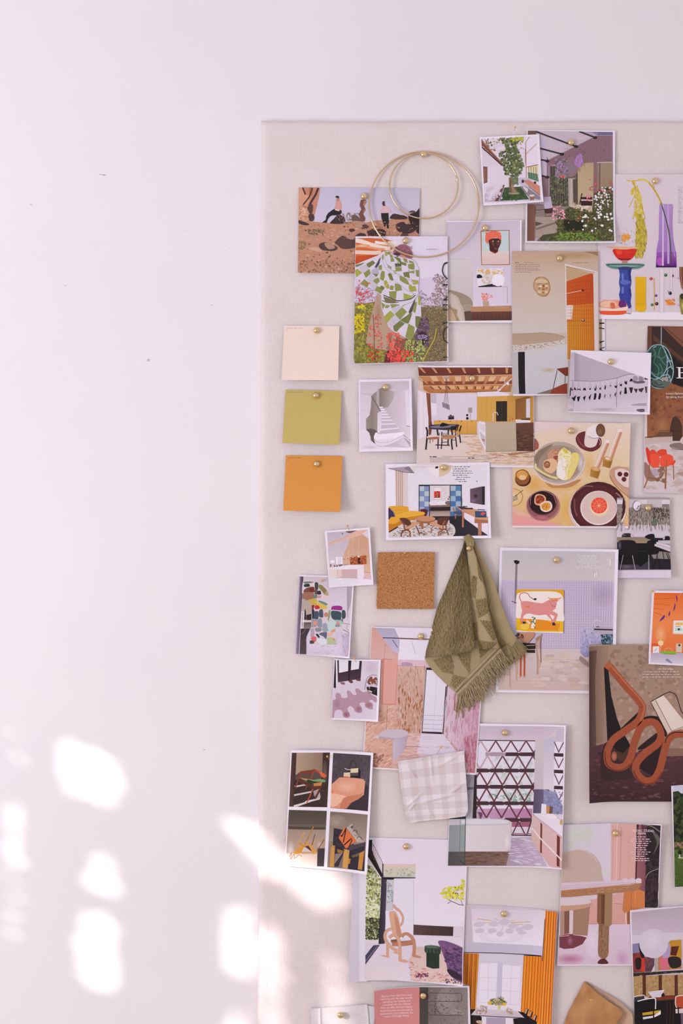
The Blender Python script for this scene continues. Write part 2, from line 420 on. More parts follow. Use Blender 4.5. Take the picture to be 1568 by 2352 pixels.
# ================================================================ prints, top of the board
# --- desert photograph
a = Print('photo_print', 'landscape photo of two people on desert rocks, partly behind the large brass hoop', 'photo print',
          [(686,431),(964,433),(960,630),(684,627)], 1, 'b08a74', bends=[(700,560,-.3,1,90,2.0)], image=[(686,431),(964,433),(960,630),(684,627)])
a.view(580,260,4.612)
a.r('c2bed2-d0c4da',480,780,1800,1180)
a.p('be8a70', 480,1150,560,1140,640,1150,760,1160,900,1170,1020,1150,1120,1140,1200,1160,1290,1140,1370,1135,1450,1130,1540,1120,1700,1110,1800,1100,1800,1720,470,1720)
a.s(['cc9c80','b07c66','d4a88c','a06e5a','c08e78','deb49a'],520,(6,22),(480,1160,1800,1720),2.2,0,25)
a.s(['6b4a44','7d584c','5d423e','8a6a55'],110,(5,15),(480,1180,1800,1720),1.6,0,30)
a.p('c4866a', 488,785,716,790,700,900,660,1060,640,1130,590,1150,560,1130,486,1140)
a.b('d39a7c',490,800,520,790,560,850,600,900,580,970,540,1000,490,960).b('b06f54',600,795,640,800,630,880,600,860)
a.l('4a3234',16,530,790,545,830,560,865).l('4a3234',14,632,792,615,850,600,890,570,930,535,970).l('4a3234',22,695,795,670,860,640,910,610,960,590,1010,600,1060)
a.b('5d3e3a',600,960,640,980,630,1060,600,1060,585,1010).b('d3a284',488,970,530,980,580,1020,600,1090,570,1140,488,1140).b('e0b498',490,1000,540,1000,570,1050,520,1090)
a.b('51393b',600,1070,640,1070,655,1110,640,1145,600,1140,590,1100).b('4a3234',486,1135,540,1150,600,1180,560,1190,490,1170)
a.s(['d9aa8c','c08a6e','a8725a'],60,(5,14),(490,980,590,1140))
# seated man
a.b('3b2b30',830,1150,860,1120,900,1080,950,1090,980,1130,960,1170,880,1175,820,1168)
a.s(['6d5a45','8a7458','55473c','9c8468'],160,(4,13),(880,1060,1130,1170),3,80,30)
a.b('6e5750',1050,1090,1090,1080,1130,1110,1140,1150,1060,1150)
a.p('2a2429',840,1030,870,1012,930,1020,945,1045,930,1075,880,1085,840,1085,815,1100,795,1130,785,1165,735,1160,775,1130,780,1090,800,1060)
a.b('d39c94',885,930,920,925,940,960,938,1020,900,1030,872,1015,880,960).b('c08478',890,895,915,895,915,930,890,930).b('33262b',876,890,895,876,912,885,914,902,895,900)
a.p('e0c4c0',870,1015,905,1020,925,1035,905,1040,870,1028)
# stacked sculpture
a.p('7a4f46',1145,920,1200,920,1205,945,1180,990,1198,1025,1170,1070,1195,1115,1185,1150,1130,1150,1135,1110,1125,1070,1150,1020,1132,975)
a.p('b47c66',1180,925,1200,925,1203,945,1183,985,1170,980).p('b47c66',1185,1015,1197,1028,1175,1066,1168,1060)
# standing man
a.view(830,330,5.6)
a.p('2b2528',250,885,345,890,350,1000,350,1095,325,1090,318,1020,305,1075,290,1070,270,1000,255,960)
a.b('d9b6bc',245,850,270,812,320,805,360,840,382,872,350,892,300,895,248,892).b('5b3a34',265,760,280,742,298,750,300,790,310,800,280,805,268,785)
a.b('4a3336',370,940,410,905,460,910,500,920,540,925,590,950,560,975,380,972)
a.b('443036',440,1060,480,1020,540,1010,580,1040,640,1020,700,1100,640,1150,560,1160,470,1130).b('38292d',600,930,640,900,700,880,740,835,750,860,750,1140,700,1130,620,1010)
a.b('6f4a48',610,880,645,862,690,872,680,890,620,888)
a.b('523a3a',1,1045,60,1050,80,1090,0,1095).b('4a3333',60,1140,150,1105,290,1110,300,1190,180,1200,70,1195).b('c39076',0,1140,60,1130,80,1200,0,1200).b('5d4440',520,1160,580,1155,600,1200,500,1205)
a.s(['c69478','6a4a44','a4715c','dab094'],90,(4,14),(0,1000,750,1200),2,0,40)
a.view(580,260,4.612)
a.b('4b3638',1080,1310,1140,1270,1200,1290,1180,1340,1090,1340).b('5c423e',870,1370,950,1300,1000,1330,1080,1340,1090,1420,960,1440,900,1400)
a.b('b78a76',990,1300,1040,1290,1090,1310,1060,1340,1010,1330).b('b58c78',1060,1150,1120,1145,1190,1170,1200,1210,1100,1210).b('4f3a39',1020,1235,1060,1225,1085,1245,1040,1260).b('5a4440',1160,1190,1200,1180,1230,1210,1180,1222)
a.b('54403d',700,1400,760,1370,860,1400,900,1430,860,1460,740,1450).b('b38a74',760,1380,840,1385,870,1430,800,1440).b('cba08a',590,1440,640,1420,720,1440,730,1475,650,1460)
a.s(['6a6248','57503e','8c7c58'],70,(5,13),(590,1230,760,1290),2,60,40).s(['7a6a4c','93805a'],60,(4,12),(485,1360,560,1440),2,60,40)
a.s(['5d3c36','7a5244','c9977a','8d6a50'],300,(3,11),(480,1560,1100,1700),2.5,80,35)
a.done()

# --- checked blanket cover page
b1 = [(816,545),(1026.5,544),(1028.5,832),(811,837)]
a = Print('magazine_page', 'magazine cover of a figure in a green checked blanket among red flowers', 'magazine page', b1, 5, 'ece6f0', bends=[(900,800,-.7,.5,90,3.0)], tilt=1.5,
          edge=[(816,545),(1026.5,544),(1028.5,833),(930,835),(830,839),(815,838),(811,826)])
a.view(800,520,6.272)
a.img('e2d8e8',104,152,1424,152,1412,1948,92,1985,75,1925)
a.r('ded4e6-e8dcea',1350,150,1430,520)
a.p('cf6a3a',98,180,300,175,520,190,640,220,690,260,660,320,560,380,420,430,240,500,92,560)
a.c('ecd9cc',60,100,210,200,230,330,275,460,310,600,330).c('f0e4dc',40,380,235,470,250,560,260,660,280).c('e6cdbc',55,95,380,240,385,380,390,470,380).c('e09a72',30,100,300,240,300,400,330,520,340)
a.g('d98a60','e8c4a8',200,290,110,25).b('c44f24',98,450,240,430,400,420,500,390,420,440,250,500,98,550).b('efe2d2',560,230,640,225,690,270,660,330,600,300)
a.p('d9c0b0',560,340,640,350,660,400,600,400)
# garden below
a.p('d9c9e0',90,740,560,740,1060,760,1424,700,1424,1990,70,1990)
a.s(['8b7e8e','a899a8','6f6470','c9bccd','b59fae'],260,(5,14),(95,860,430,1130))
a.s(['9a8480','8d7a72','b3a0a0','7d6c68','c9b8c6','a28f7e'],420,(5,16),(1210,720,1250,900,1150,1050,1424,1300,1424,740,1300,700))
a.s(['9c8f96','b8a8b4','80747a','cabcd0'],260,(5,14),(960,800,1060,1300,1424,1350,1300,1050,1180,1040,1060,950))
a.p('83743c',80,1150,450,1080,560,1900,560,1990,70,1990)
a.p('806a52',1040,1170,1424,1180,1424,1990,520,1990,520,1700,900,1600)
a.s(['a39238','6f6a30','c4b02e','8a9a44','5a5528','b0a860','7f7a3c','98a05c'],900,(8,26),(80,1120,560,1970),1.5)
a.s(['9d8a55','7a6a4a','8c7a60','6a5a50','a89c6a','594840','b5a27a','8a9054','6d7040'],1100,(6,18),(900,1150,1424,1970),1.4)
a.s(['6b5568','4c3548','8a7088','5a4258'],260,(8,22),(950,1330,1150,1740))
a.b('3d2a36',1000,1560,1060,1520,1120,1560,1130,1650,1060,1720,1000,1640).s(['9c86b0','b09ac0'],60,(5,10),(1000,1570,1130,1640))
a.s(['d8c22c','e0cc30','c9a820'],70,(14,30),(82,1270,220,1540),1.8,0,60).s(['dcd23a'],14,(16,28),(140,1130,240,1190),2,0,30)
a.s(['a8b05c','c4c87a','8fa04c'],170,(10,24),(750,1650,1100,1960),1.6)
a.c('c9ae48',14,1060,1960,1110,1860,1170,1740,1230,1640,1260,1480)
# coat and legs
a.p('b79a84',420,960,500,1000,540,1300,820,1600,790,1820,520,1790,380,1770,250,1690,290,1440,350,1200)
a.g('b79a84','a8876c',430,1250,60,200).g('b79a84','c9ada0',470,1640,110,110).p('8a5a48',690,1600,830,1640,790,1800,640,1790).p('9b7462',380,1560,640,1540,620,1620,600,1790,560,1790)
a.b('b79a84',260,1640,330,1500,560,1560,560,1740,400,1770,270,1700)
a.p('6b2a30',560,1795,760,1795,760,1985,500,1985).p('a8443e',590,1800,720,1800,730,1985,600,1985)
# blanket
a.p('d9cfdf',98,560,240,500,420,430,500,370,560,362,640,420,880,470,960,520,1010,620,1015,760,1000,940,1040,1100,1045,1290,1010,1420,960,1530,895,1655,800,1600,640,1520,570,1450,520,1330,470,1170,470,1000,330,910,180,840,100,760)
G='8d9150'; g2='a3a54c'; g3='747a44'; g4='5d6050'; L='c9bdcd'
for q in [(98,565,240,530,180,570,110,600),(255,550,350,500,385,540,300,605,270,590),(92,640,130,620,200,680,110,745),(215,685,300,620,320,690,250,755),(330,680,410,630,435,690,400,740),
  (165,835,230,770,300,830,270,890),(345,790,430,745,450,800,400,850,360,830),(375,930,410,870,500,910,465,985),(430,580,480,560,480,640,440,640),(450,770,460,690,480,650,520,660,520,740,500,800),
  (505,800,520,880,570,910,590,900,575,840,540,780),(590,680,620,700,650,790,600,790,565,700),(600,470,650,470,660,520,610,520),(640,440,740,470,760,520,830,540,830,580,760,560),(780,470,840,480,850,540,800,520),
  (670,590,760,600,765,655,680,660),(850,560,940,540,950,600,940,640,860,620),(730,720,800,740,850,790,880,860,800,830,740,790),(780,665,870,670,880,760,800,740),(665,830,750,850,770,930,680,945,665,910),
  (890,760,1000,790,1010,840,930,850,910,800),(860,870,960,870,980,940,880,960),(580,950,690,940,680,1060,590,1030),(790,970,900,1010,960,970,880,1060,790,1060),(950,1100,985,1100,960,1260,930,1240),
  (600,1130,680,1130,740,1140,620,1190),(760,1170,800,1130,880,1090,830,1120,780,1170),(470,1100,530,1140,490,1210),(510,1310,600,1220,660,1280,550,1410),(665,1275,770,1175,840,1240,740,1355),
  (740,1360,830,1300,880,1260,915,1260,890,1340,860,1410,820,1405),(640,1450,740,1365,810,1410,740,1470,690,1530,650,1510),(860,1410,950,1460,940,1590,895,1655,815,1600,840,1500),(960,1300,1035,1310,1020,1400,980,1480,960,1440),
  (1000,1000,1030,1020,1035,1140,1000,1140),(480,430,510,400,510,460,490,500),(540,380,600,380,600,420,550,410),(960,640,1010,640,1012,740,975,730),(520,370,545,370,560,430,530,440),(590,400,630,430,640,470,600,460),(870,500,930,520,940,540,870,540),(700,520,720,525,720,545,700,545),(560,560,620,600,610,640,560,600),(640,640,680,650,690,700,660,690),(850,640,940,645,945,690,870,680),(470,860,520,890,500,930,440,900),(600,860,650,870,640,930,590,920),(900,1160,940,1130,930,1230,890,1250),(540,1140,600,1150,560,1190,520,1180),(870,850,900,850,920,880,880,900)]:
    a.p(a.rnd.choice([G,G,g2,g3]),*q)
a.p(g4,665,545,755,545,760,590,670,590).p('4a4a58',375,600,440,480,465,450,440,560,400,610).p('b8adc0',330,640,430,590,440,700,330,690).p(L,140,600,240,560,300,610,210,685)
for q in [(260,765,330,690,400,745,350,800,300,830),(300,850,350,800,420,850,370,930),(560,1390,660,1285,740,1360,640,1450,600,1480),(620,1200,700,1150,770,1170,665,1270)]: a.p(L,*q)
a.c('4f4b48',14,500,1000,600,1040,700,1080,800,1075,900,1050,960,1000).c('7a7450',12,480,1080,600,1110,720,1105).p('77704c',500,1020,700,1085,640,1120,530,1110).p('53514a',860,1250,880,1200,940,1080,965,1030,950,1120,905,1250,880,1265)
for q in [(500,400,530,520,600,620,720,700,850,770,950,830),(470,450,500,560,560,640,640,700),(780,670,860,655,950,640),(820,740,900,770,1000,780),(660,790,750,860,860,940,960,975),(990,970,960,1040,900,1090,800,1130)]:
    a.c('e4dce8',9,*q); a.c('98929c',5,*[v+8 for v in q])
a.l('d9c890',9,505,885,540,860,600,800,610,775)
a.b('9c6470',640,410,660,340,720,285,790,268,860,300,900,360,925,430,890,475,800,455,740,430,690,420)
a.s(['7f4a5a','b5808c','8c5464','6d4050'],150,(5,11),(660,300,910,450)).b('4a3344',650,415,690,385,750,420,700,428).b('cf8f78',730,430,780,425,840,465,770,460)
a.s(['e0443c','ee5a4c','c8342f','f0685a'],70,(10,26),(290,1270,480,1830),2.4,20,60).s(['e0443c','ee5a4c'],34,(10,26),(110,790,330,1180),2.4,20,70).s(['e0443c','ee5a4c','f07a6a'],120,(12,30),(550,1540,760,1980),2.2,60,60).s(['e0443c','f05848'],46,(14,34),(700,1800,930,1985),2.2,0,70)
a.s(['d83a34'],14,(14,28),(280,1840,480,1960),2.4,0,40).c('5a3a30',6,380,1960,370,1700,360,1400,350,1280)
a.full(); z='2c3034'
a.lines('b5a8b8',1115,336,1400,336,1,13)
# vertical title cut by the page edge: C O M I N G
a.c(z,16,1424,530,1380,545,1355,600,1350,660,1380,730,1424,772).p(z,1365,545,1424,530,1424,540,1385,560)
a.p(z,1355,832,1372,842,1424,845,1424,860,1372,862,1357,872)
a.p(z,1355,1075,1424,1010,1424,1030,1372,1082,1395,1058,1424,1062,1424,1072,1360,1085).p(z,1355,1130,1424,1133,1424,1148,1372,1146,1357,1160).p(z,1357,1195,1380,1205,1424,1205,1424,1218,1375,1215,1360,1225)
a.p(z,1357,1388,1372,1396,1424,1385,1424,1396,1374,1412,1357,1428).c(z,14,1424,1455,1380,1490,1358,1570,1370,1640,1424,1690).p(z,1357,1885,1424,1890,1424,1900,1380,1898,1360,1905)
a.done()

# --- framed portrait bedroom page
a = Print('magazine_page', 'page with a bedroom wall and a framed portrait in a coral headscarf', 'magazine page', [(1026,508),(1196.5,507),(1198,742),(1027,741)], 2, 'ece6ef', bends=[(1140,540,.8,-.5,70,2.2)])
a.view(1020,490,5.345)
a.img('cfc5d2',32,112,925,95,940,1318,40,1325)
a.r('cbbfd0-d6ccd8',30,90,950,560).r('d2c8d6-ded3e4',30,560,950,1200)
a.p('d6ced2-c9c0c0',40,570,345,568,350,1150,40,1150).l('b5aab2',4,40,568,345,570,356,1150).l('e6dee8',5,350,575,362,1140)
a.b('9c8d7c',45,945,140,960,250,1000,330,1060,345,1150,300,1330,200,1330,40,1000).b('a59888',200,1150,340,1130,330,1330,240,1330)
a.b('c3b4a4',45,1000,120,1000,170,1040,200,1110,240,1200,255,1325,45,1325).b('cdbfb4',60,1010,120,1020,160,1080,200,1170,225,1300,190,1310,150,1180,80,1130).b('a58c72',50,1130,100,1170,160,1190,150,1250,180,1325,50,1325).b('c8a88c',55,1180,110,1220,140,1325,55,1325)
a.p('d9d8dc',456,225,790,215,795,632,460,632).p('c4d4d6',458,226,788,216,790,470,458,470)
a.p('e3cdc8-dcc2c0',458,530,480,480,550,460,600,490,660,470,750,480,790,520,794,630,460,632)
a.b('4a2522',540,335,560,315,680,310,695,340,680,400,660,440,655,470,620,495,580,480,555,455,550,400).b('6b3a34',570,340,600,335,610,400,590,400).b('6b3a34',640,345,675,345,670,400,645,395).b('7a3c38',605,425,640,425,650,440,625,452).l('2e1513',5,570,345,610,340).l('2e1513',5,640,340,680,342).e('e0d0c8',597,346,9,5).e('e0d0c8',662,346,9,5).l('e0664e',5,580,470,620,497,660,475)
a.b('ec6f55',500,300,515,250,570,225,630,222,680,240,698,290,690,330,640,300,570,320,540,340,535,380,505,350)
a.s(['f4846a','d85a44'],60,(4,9),(510,240,690,300)).c('b8904c',4,690,345,698,365,688,375)
a.l('9a5a2c',11,448,222,792,212,798,634,456,636,448,222).l('c07c3c',4,448,228,456,634,798,630)
a.p('e9e2ea',400,690,720,675,722,900,402,908).s(['d9a24c','e3d5c8','cfae84','e8a030','f0e6e0','c9b8a8'],60,(10,24),(405,688,720,760),1.3).b('1d1c24',402,760,440,755,468,790,402,800).s(['d9d0cc','ebe4e4','cbb8a0'],50,(8,20),(470,750,600,870)).p('231f2c',410,900,590,868,600,905,420,910).p('3d3242',590,880,700,890,700,905,590,905)
a.e('f1eaf4',660,822,78,76).l('8d6d4c',4,590,905,770,902,772,1110)
a.s(['ee8a78','f4a090','e0705c'],50,(8,15),(455,985,545,1080),1.5).s(['f08a78'],5,(8,12),(560,1010,600,1035)).p('b9a48c',470,1080,545,1080,545,1155,475,1155)
a.p('b98a64',330,1150,820,1135,822,1205,320,1210).p('6f4238-5a342c',320,1212,824,1205,824,1315,250,1320,330,1260)
for i in range(11): a.l('4a2a26',4,360+i*44,1212,362+i*44,1315)
a.s(['4a2e28','8a5a4a'],60,(4,12),(340,1215,820,1310),4,90,10).p('5d4a3e',240,1210,320,1200,340,1320,255,1320).l('c9a27c',5,600,1150,780,1145,790,1160,660,1168,600,1150)
a.done()

# --- mask and orange bathroom page
a = Print('magazine_page', 'page with a sun face plaque over a stone counter beside an orange tiled bathroom', 'magazine page', [(1174.5,579),(1371.5,577.5),(1376,905),(1176,911)], 4, 'e9e2ec', bends=[(1230,860,-.2,1,50,3)])
a.view(1170,560,6.535)
a.img('cbb7a8',30,118,1318,118,1350,2260,38,2265)
a.r('c2a488-cbb6a6',30,118,1320,500).r('cbb6a6-cfc4be',30,500,1320,1340).g('c2a488','b2936f',1000,180,330,60).p('9a7c5c',1100,125,1318,120,1318,190,1200,150)
a.lines('5a4a48',78,284,210,284,1,10); a.lines('7d6a66',215,284,430,284,1,7); a.lines('84706c',78,312,455,426,5,8)
a.lines('a08a6c',935,285,1310,292,1,12)
a.b('a97f4e',350,620,365,560,400,515,470,500,540,520,585,570,602,640,600,710,560,785,500,800,430,780,390,730,355,680)
a.b('c3a27c',362,620,380,560,430,520,500,515,560,560,590,640,570,740,500,785,430,765,370,680)
for i in range(9): a.l('e2cfb8',10,385+i*22,600-abs(4-i)*4,400+i*17,530+abs(4-i)*7)
a.c('8a5a30',7,400,625,440,605,490,615,500,645,520,615,560,605,590,620).e('e6d4be',455,640,28,17).e('e6d4be',545,635,26,16).c('8a5a30',5,425,640,455,628,480,640).c('8a5a30',5,520,636,545,625,570,635).e('a9703f',440,675,17,14).e('a9703f',550,675,16,14).p('9c5c34',490,620,515,620,520,665,485,662).b('a8683c',470,685,500,675,530,688,500,705).g('c3a27c','e6d8c4',440,730,40,25).g('c3a27c','e6d8c4',545,730,30,25).e('9c6236',495,738,14,12).c('a97f4e',6,400,700,440,760,490,775,540,770,580,720)
# counter
a.p('b39a84-b79d88',30,1360,250,1355,470,1338,640,1355,780,1385,828,1412,800,1440,640,1475,420,1500,200,1520,30,1525).l('8a6a50',4,30,1360,250,1355,470,1338,640,1355,780,1385,828,1412)
a.p('d0c6c0',30,1525,200,1520,420,1500,640,1475,800,1440,828,1415,825,1500,760,1540,520,1585,260,1615,30,1625)
a.s(['b09480','8a6a55','a38a76','6b4a3a'],150,(3,8),(30,1530,420,1510,800,1450,820,1490,500,1575,40,1615))
a.p('cdc8cb-c6c4ca',35,1620,260,1615,520,1585,760,1540,860,1500,870,1850,870,2265,38,2265).p('1c161a',120,1628,222,1626,226,2258,128,2260).r('bdb8ba',36,1630,118,2262)
a.g('c9c4c6','c0a894',570,1900,120,40).p('7a3426',695,1880,870,1855,870,1985,830,1990).l('2c2622',10,708,1900,645,2180).l('2c2622',9,828,1990,822,2110).p('8f3c2a',580,2258,640,2180,800,2110,860,2100,856,2258).p('7c6f66',380,2260,640,2180,590,2258)
# bathroom
a.p('ddd0cc',822,305,1300,420,1320,440,1322,1625,862,1760,832,1000)
a.p('bfa07c',838,345,1245,450,1250,470,845,570).l('8a6038',7,838,345,1270,440)
a.p('c9591f|bf4a1a',845,572,1205,452,1245,462,1266,1625,865,1745,850,960).p('d08628|cf6f22',850,930,1255,900,1258,1200,852,1160).p('cf8e2a|c9741f',855,1165,1100,1150,1260,1130,1266,1625,866,1745)
for i in range(13): a.l('a03c14',3.5,850+i*32,575-i*9,865+i*32,1740)
for i in range(7): y=600+i*56; a.l('a03c14',3.5,845,y,1250,y-40)
for i in range(14): y=960+i*54; a.l('a4501a' if i<6 else 'b8741f',3.5,848,y,1264,y-18+i*4)
a.p('e2d4d6',850,930,905,925,905,1140,852,1140).p('e0cbb8',905,925,950,930,925,1140,910,1140)
for y in (955,1000,1050,1095): a.l('b87838',4,850,y,960,y-3)
a.l('e3c9b8',8,845,755,1085,705).e('3a2c2a',1090,705,20,15).l('b0542c',6,852,1158,1080,1160).e('4a3c3a',1098,1155,22,18).e('e6d8dc',1092,1150,10,8)
a.p('d8cac8',1245,460,1290,430,1318,440,1322,1640,1266,1625)
a.done()

# --- tree courtyard small photo
a = Print('photo_print', 'small photo of an indoor tree in a planted bed, taped over the greenhouse photo', 'photo print', [(1100,317),(1236.5,310.5),(1245.5,467),(1109,474)], 5, 'ece4f0', bends=[(1190,440,.6,.8,50,3)])
a.view(1090,280,4.612)
a.img('e2d8e8',63,188,648,162,690,845,98,860)
a.s(['8a7858','a08c60','c9b890','6b6040','d9c9b8'],120,(6,16),(65,180,500,330)).p('d9cdd8',190,270,300,230,330,290,250,340).p('e2d8e4',210,300,300,260,310,290,240,310)
a.p('e6dcea',540,165,650,160,675,650,550,600).l('b07850',7,575,165,535,225,540,600).l('b07850',6,535,350,650,240).l('a87050',5,500,290,530,300,530,450)
a.p('5a8a6a',555,540,660,560,672,645,560,605).p('d9d4a8',558,480,662,465,665,560,556,530).l('8a4a34',8,545,488,665,462)
for x in (565,590,615,640): a.l('7a4634',5,x,485,x+8,620)
a.p('d6cad8-e4d8e8',70,290,280,470,350,480,350,700,300,680,130,700,90,660).p('7d4a40',65,190,290,450,290,475,70,255).p('3f2826',70,265,290,470,280,475,72,285).l('a8705c',10,66,205,280,440)
a.p('7d4c40',85,480,130,485,130,650,92,662).p('a87868',98,500,118,503,118,640,100,645).l('3f2a28',5,110,500,110,640)
a.p('e0d5e4',140,480,350,480,350,700,290,700,150,800,100,850,95,690,150,660).p('c6b8c2',100,770,140,760,140,855,100,858).p('b8a8b0',140,850,290,690,300,700,230,850).p('6f4a40',205,850,300,670,312,680,240,852)
a.s(['54603c','6b7448','7f8858','42502e','98a06c','394528'],520,(6,17),(270,180,500,180,430,260,520,470,480,560,400,590,330,580,290,480,250,350,330,300)).s(['b0b850','c9c43c','8a9840'],50,(6,14),(380,170,510,210))
a.p('c9bcd0',400,600,560,600,690,700,690,845,560,840,500,690)
a.p('39502f',300,705,480,695,570,830,265,845).s(['4a5f38','2c3d28','5a6f48'],120,(6,14),(290,710,550,835)).g('8f8a70','a89c84',410,765,60,12)
a.p('8f7258',355,600,400,590,405,700,450,750,380,765,358,700).l('5f4838',8,375,610,372,700,380,755).l('b89a7c',7,392,600,390,700,420,750).s(['5f6f48','76865a'],70,(5,12),(390,580,450,670))
a.p('c98a74',500,630,560,620,682,690,684,790,560,680).p('8a8088',470,690,530,690,680,800,684,845,560,800).l('6a5a5c',6,560,690,680,790).p('d9ccd2',500,680,560,720,550,760,510,710)
a.p('8f6a5c',570,800,625,790,620,845,580,850).e('e0cfc4',598,792,28,12).e('2c3040',503,638,13,18).e('4a2a28',632,652,12,14).p('cbbdc8',100,850,290,848,690,838,690,860,100,870).s(['dcd0e2','cfc2d4'],20,(10,20),(120,700,280,840))
a.p('9a8e98',240,850,300,705,312,705,265,845)
a.done()

# --- greenhouse photo
a = Print('photo_print', 'tall photo of a timber greenhouse patio with white flowers and lilac deckchair', 'photo print', [(1209,299),(1411.5,301),(1410.5,561),(1205,558)], 2, 'e8e0ee', bends=[(1330,500,.5,1,60,2.5)])
a.view(1090,280,4.612)
a.img('b7a2b2',560,96,1458,112,1460,1275,552,1265)
a.p('c6b7c4',640,100,1110,105,1290,170,780,410,690,380,640,150)
for i in range(16): a.l('d4c6d2',4,700+i*26,150+i*3,760+i*30,380-i*16)
a.p('8a6e78',700,240,780,410,780,800,700,800).p('c4b6cc',695,180,760,190,760,580,705,560)
a.p('8c6c74|93737c',775,410,1290,150,1460,150,1460,440,1280,430,1160,440,1080,410,780,470)
for i in range(44): x=790+i*15; a.l('745760',3,x,max(150,400-(x-775)*0.5),x,440)
a.s(['5a4048','6b4c54'],40,(3,6),(900,220,1450,430))
a.r('6f6a88',1300,112,1458,145).p('8a7aa0',1240,112,1300,112,1300,150)
for q in [(640,105,720,135,1060,262),(690,285,930,348),(700,405,775,420),(705,575,770,590),(1100,105,1270,170)]: a.l('3a3038',17,*q)
for x,y in ((1070,265),(920,347),(765,420),(765,590),(1272,172)): a.e('2c2428',x,y,22,15)
a.r('76564e',560,98,648,140).r('6f5458',790,470,1100,900).p('3f3a34|5a5248',790,480,1090,480,1080,900,790,900)
for i in range(12): a.l('8d8478',4,800+i*24,480,806+i*24,880)
a.s(['5c6348','3c3f30','787a58','8f8c68','2c2c26'],260,(5,16),(800,560,1080,960))
a.p('b0a398',985,600,1060,600,1060,900,990,900).p('5a4c44',1035,610,1080,610,1080,860,1040,860).l('d0c2b6',8,1020,610,1015,900)
a.p('b5a180-c4ad8a',1085,440,1260,440,1255,900,1090,900).p('8a6e6c',1255,430,1300,430,1290,940,1248,940).p('a08a74-93805f',1300,430,1460,425,1460,900,1290,900).l('6f5a58',14,1320,440,1315,900).l('c4b2b4',10,1290,435,1460,430)
a.g('906f78','8a7882',1020,480,70,110).b('b07cc0',1080,360,1120,340,1150,400,1130,470,1090,490,1050,440).s(['8a7a5a','a08c60','6b5c48'],40,(8,24),(1070,300,1170,540),5,75,15)
a.s(['6a5a68','8a7884','9d8c98','4d4450','b09cb8','7c8070'],150,(7,17),(850,400,980,600)).s(['e0442c','e8583a'],4,(8,12),(900,570,940,595)).s(['b070b8','c088c8'],12,(7,13),(870,440,960,550))
a.p('a8978c',640,980,870,1000,870,1230,640,1230).p('8c7c76',560,880,1000,900,960,1010,640,1010).p('cbb8a8',1000,880,1240,880,1240,960,1000,950).s(['d9c4ae','a89478','efe0cc'],60,(6,14),(1000,880,1240,960))
a.p('3a2624',1115,800,1240,800,1240,892,1120,892).p('e2d4d0',1120,825,1240,828,1240,840,1120,838).l('2a1c1c',10,1105,880,1118,820,1132,760).s(['e86a80','f08ca0'],8,(8,12),(1180,780,1230,850))
a.p('c3b3cc',725,800,800,795,822,915,735,935).l('4a342e',6,735,920,745,1010,860,990).l('4a342e',5,720,930,830,920,850,1000).p('4a302c',735,930,825,915,820,970,745,975)
a.p('59504e',640,1060,720,1080,640,1110).p('7d6c66',640,1130,860,1060,870,1075,650,1150).p('7a5244|8f6450',552,875,638,878,632,1262,552,1265)
for i in range(6): a.l('5a382e',4,562+i*13,880,560+i*12,1262)
a.l('3a302c',5,645,880,720,885).l('3a302c',5,640,940,740,930).l('3a302c',5,640,900,640,985)
a.p('4a4a2c',870,1000,1000,900,1120,950,1240,960,1260,760,1380,700,1460,690,1460,1275,650,1270,720,1200,870,1180)
a.s(['5c5a36','3d3f24','757046','8a8458','2e2f1c','696a3e','4c5a2c'],1100,(6,18),(860,1010,1020,900,1250,960,1290,780,1460,700,1460,1275,660,1265,860,1180),1.8)
a.s(['6f8a34','587a2c','86a040'],140,(7,16),(860,1180,1300,1270),1.6).s(['2a2c1a','1f2218'],120,(10,24),(950,1050,1140,1150))
a.s(['e8dfe0','f4ecf0','d9ccd0'],62,(6,14),(1250,800,1330,700,1460,690,1440,900,1290,980)).s(['efe6ea'],26,(8,18),(1110,980,1460,1180)).s(['e8a0b4','f0b4c4','d88898'],50,(6,13),(790,900,960,1040)).s(['c84a68','d8607c'],30,(6,12),(1210,590,1460,760)).s(['e86a4a'],6,(7,11),(900,1000,1290,1150))
a.done()

# --- coloured glass page
a = Print('magazine_page', 'page of coloured glass vases with a yellow hanging flower and purple carafe', 'magazine page', [(1372,400),(1640,402),(1640,736),(1372.5,733)], 1, 'dccfd6', bends=[(1500,440,.5,-1,60,1.5)])
a.view(1360,380,6.188)
a.r('ddd0d8-dacdd4',78,110,1800,2110).r('f0e8f0',78,2090,1800,2210)
for i in range(26): a.lines('8a6a70' if i in(2,7,11,17,25) else 'b5a0aa',1215,312+i*20,1300,312+i*20,1,7)
a.s(['a8a8a0','8a8c84'],30,(5,9),(340,900,640,1130)).s(['e8a050','f0b060','e0902c'],30,(14,34),(425,980,520,1090),2)
a.c('c9a82e',22,985,560,940,460,870,340,790,240).c('d8b83a',14,800,250,730,215,650,215,560,225,480,212).c('e0c860',26,640,200,700,205,760,215,790,245).l('c9a040',8,885,330,850,270).b('d9b040',570,210,600,230,600,280,575,280,560,240).b('d9b83a',555,340,585,320,580,400,555,430,545,390)
a.s(['d8c23c','c4ac30','e4d470','b89c2c','efe08a'],240,(10,34),(590,280,640,300,700,480,720,700,590,760,600,500),3.5,80,25).s(['d0ba3a','b09a2c','dccb58','8f7c20','c4b040'],420,(14,46),(620,700,720,740,775,1000,740,1200,700,1310,600,1300,620,1000),4,75,22)
a.l('d8c23c',8,590,440,520,600).l('c9b038',9,600,650,570,770).l('c9b038',9,700,600,750,760)
a.p('b493cc-a070b8',950,550,1140,555,1120,640,1145,1050,1190,1290,1192,1450,898,1450,910,1180,940,1050,945,700)
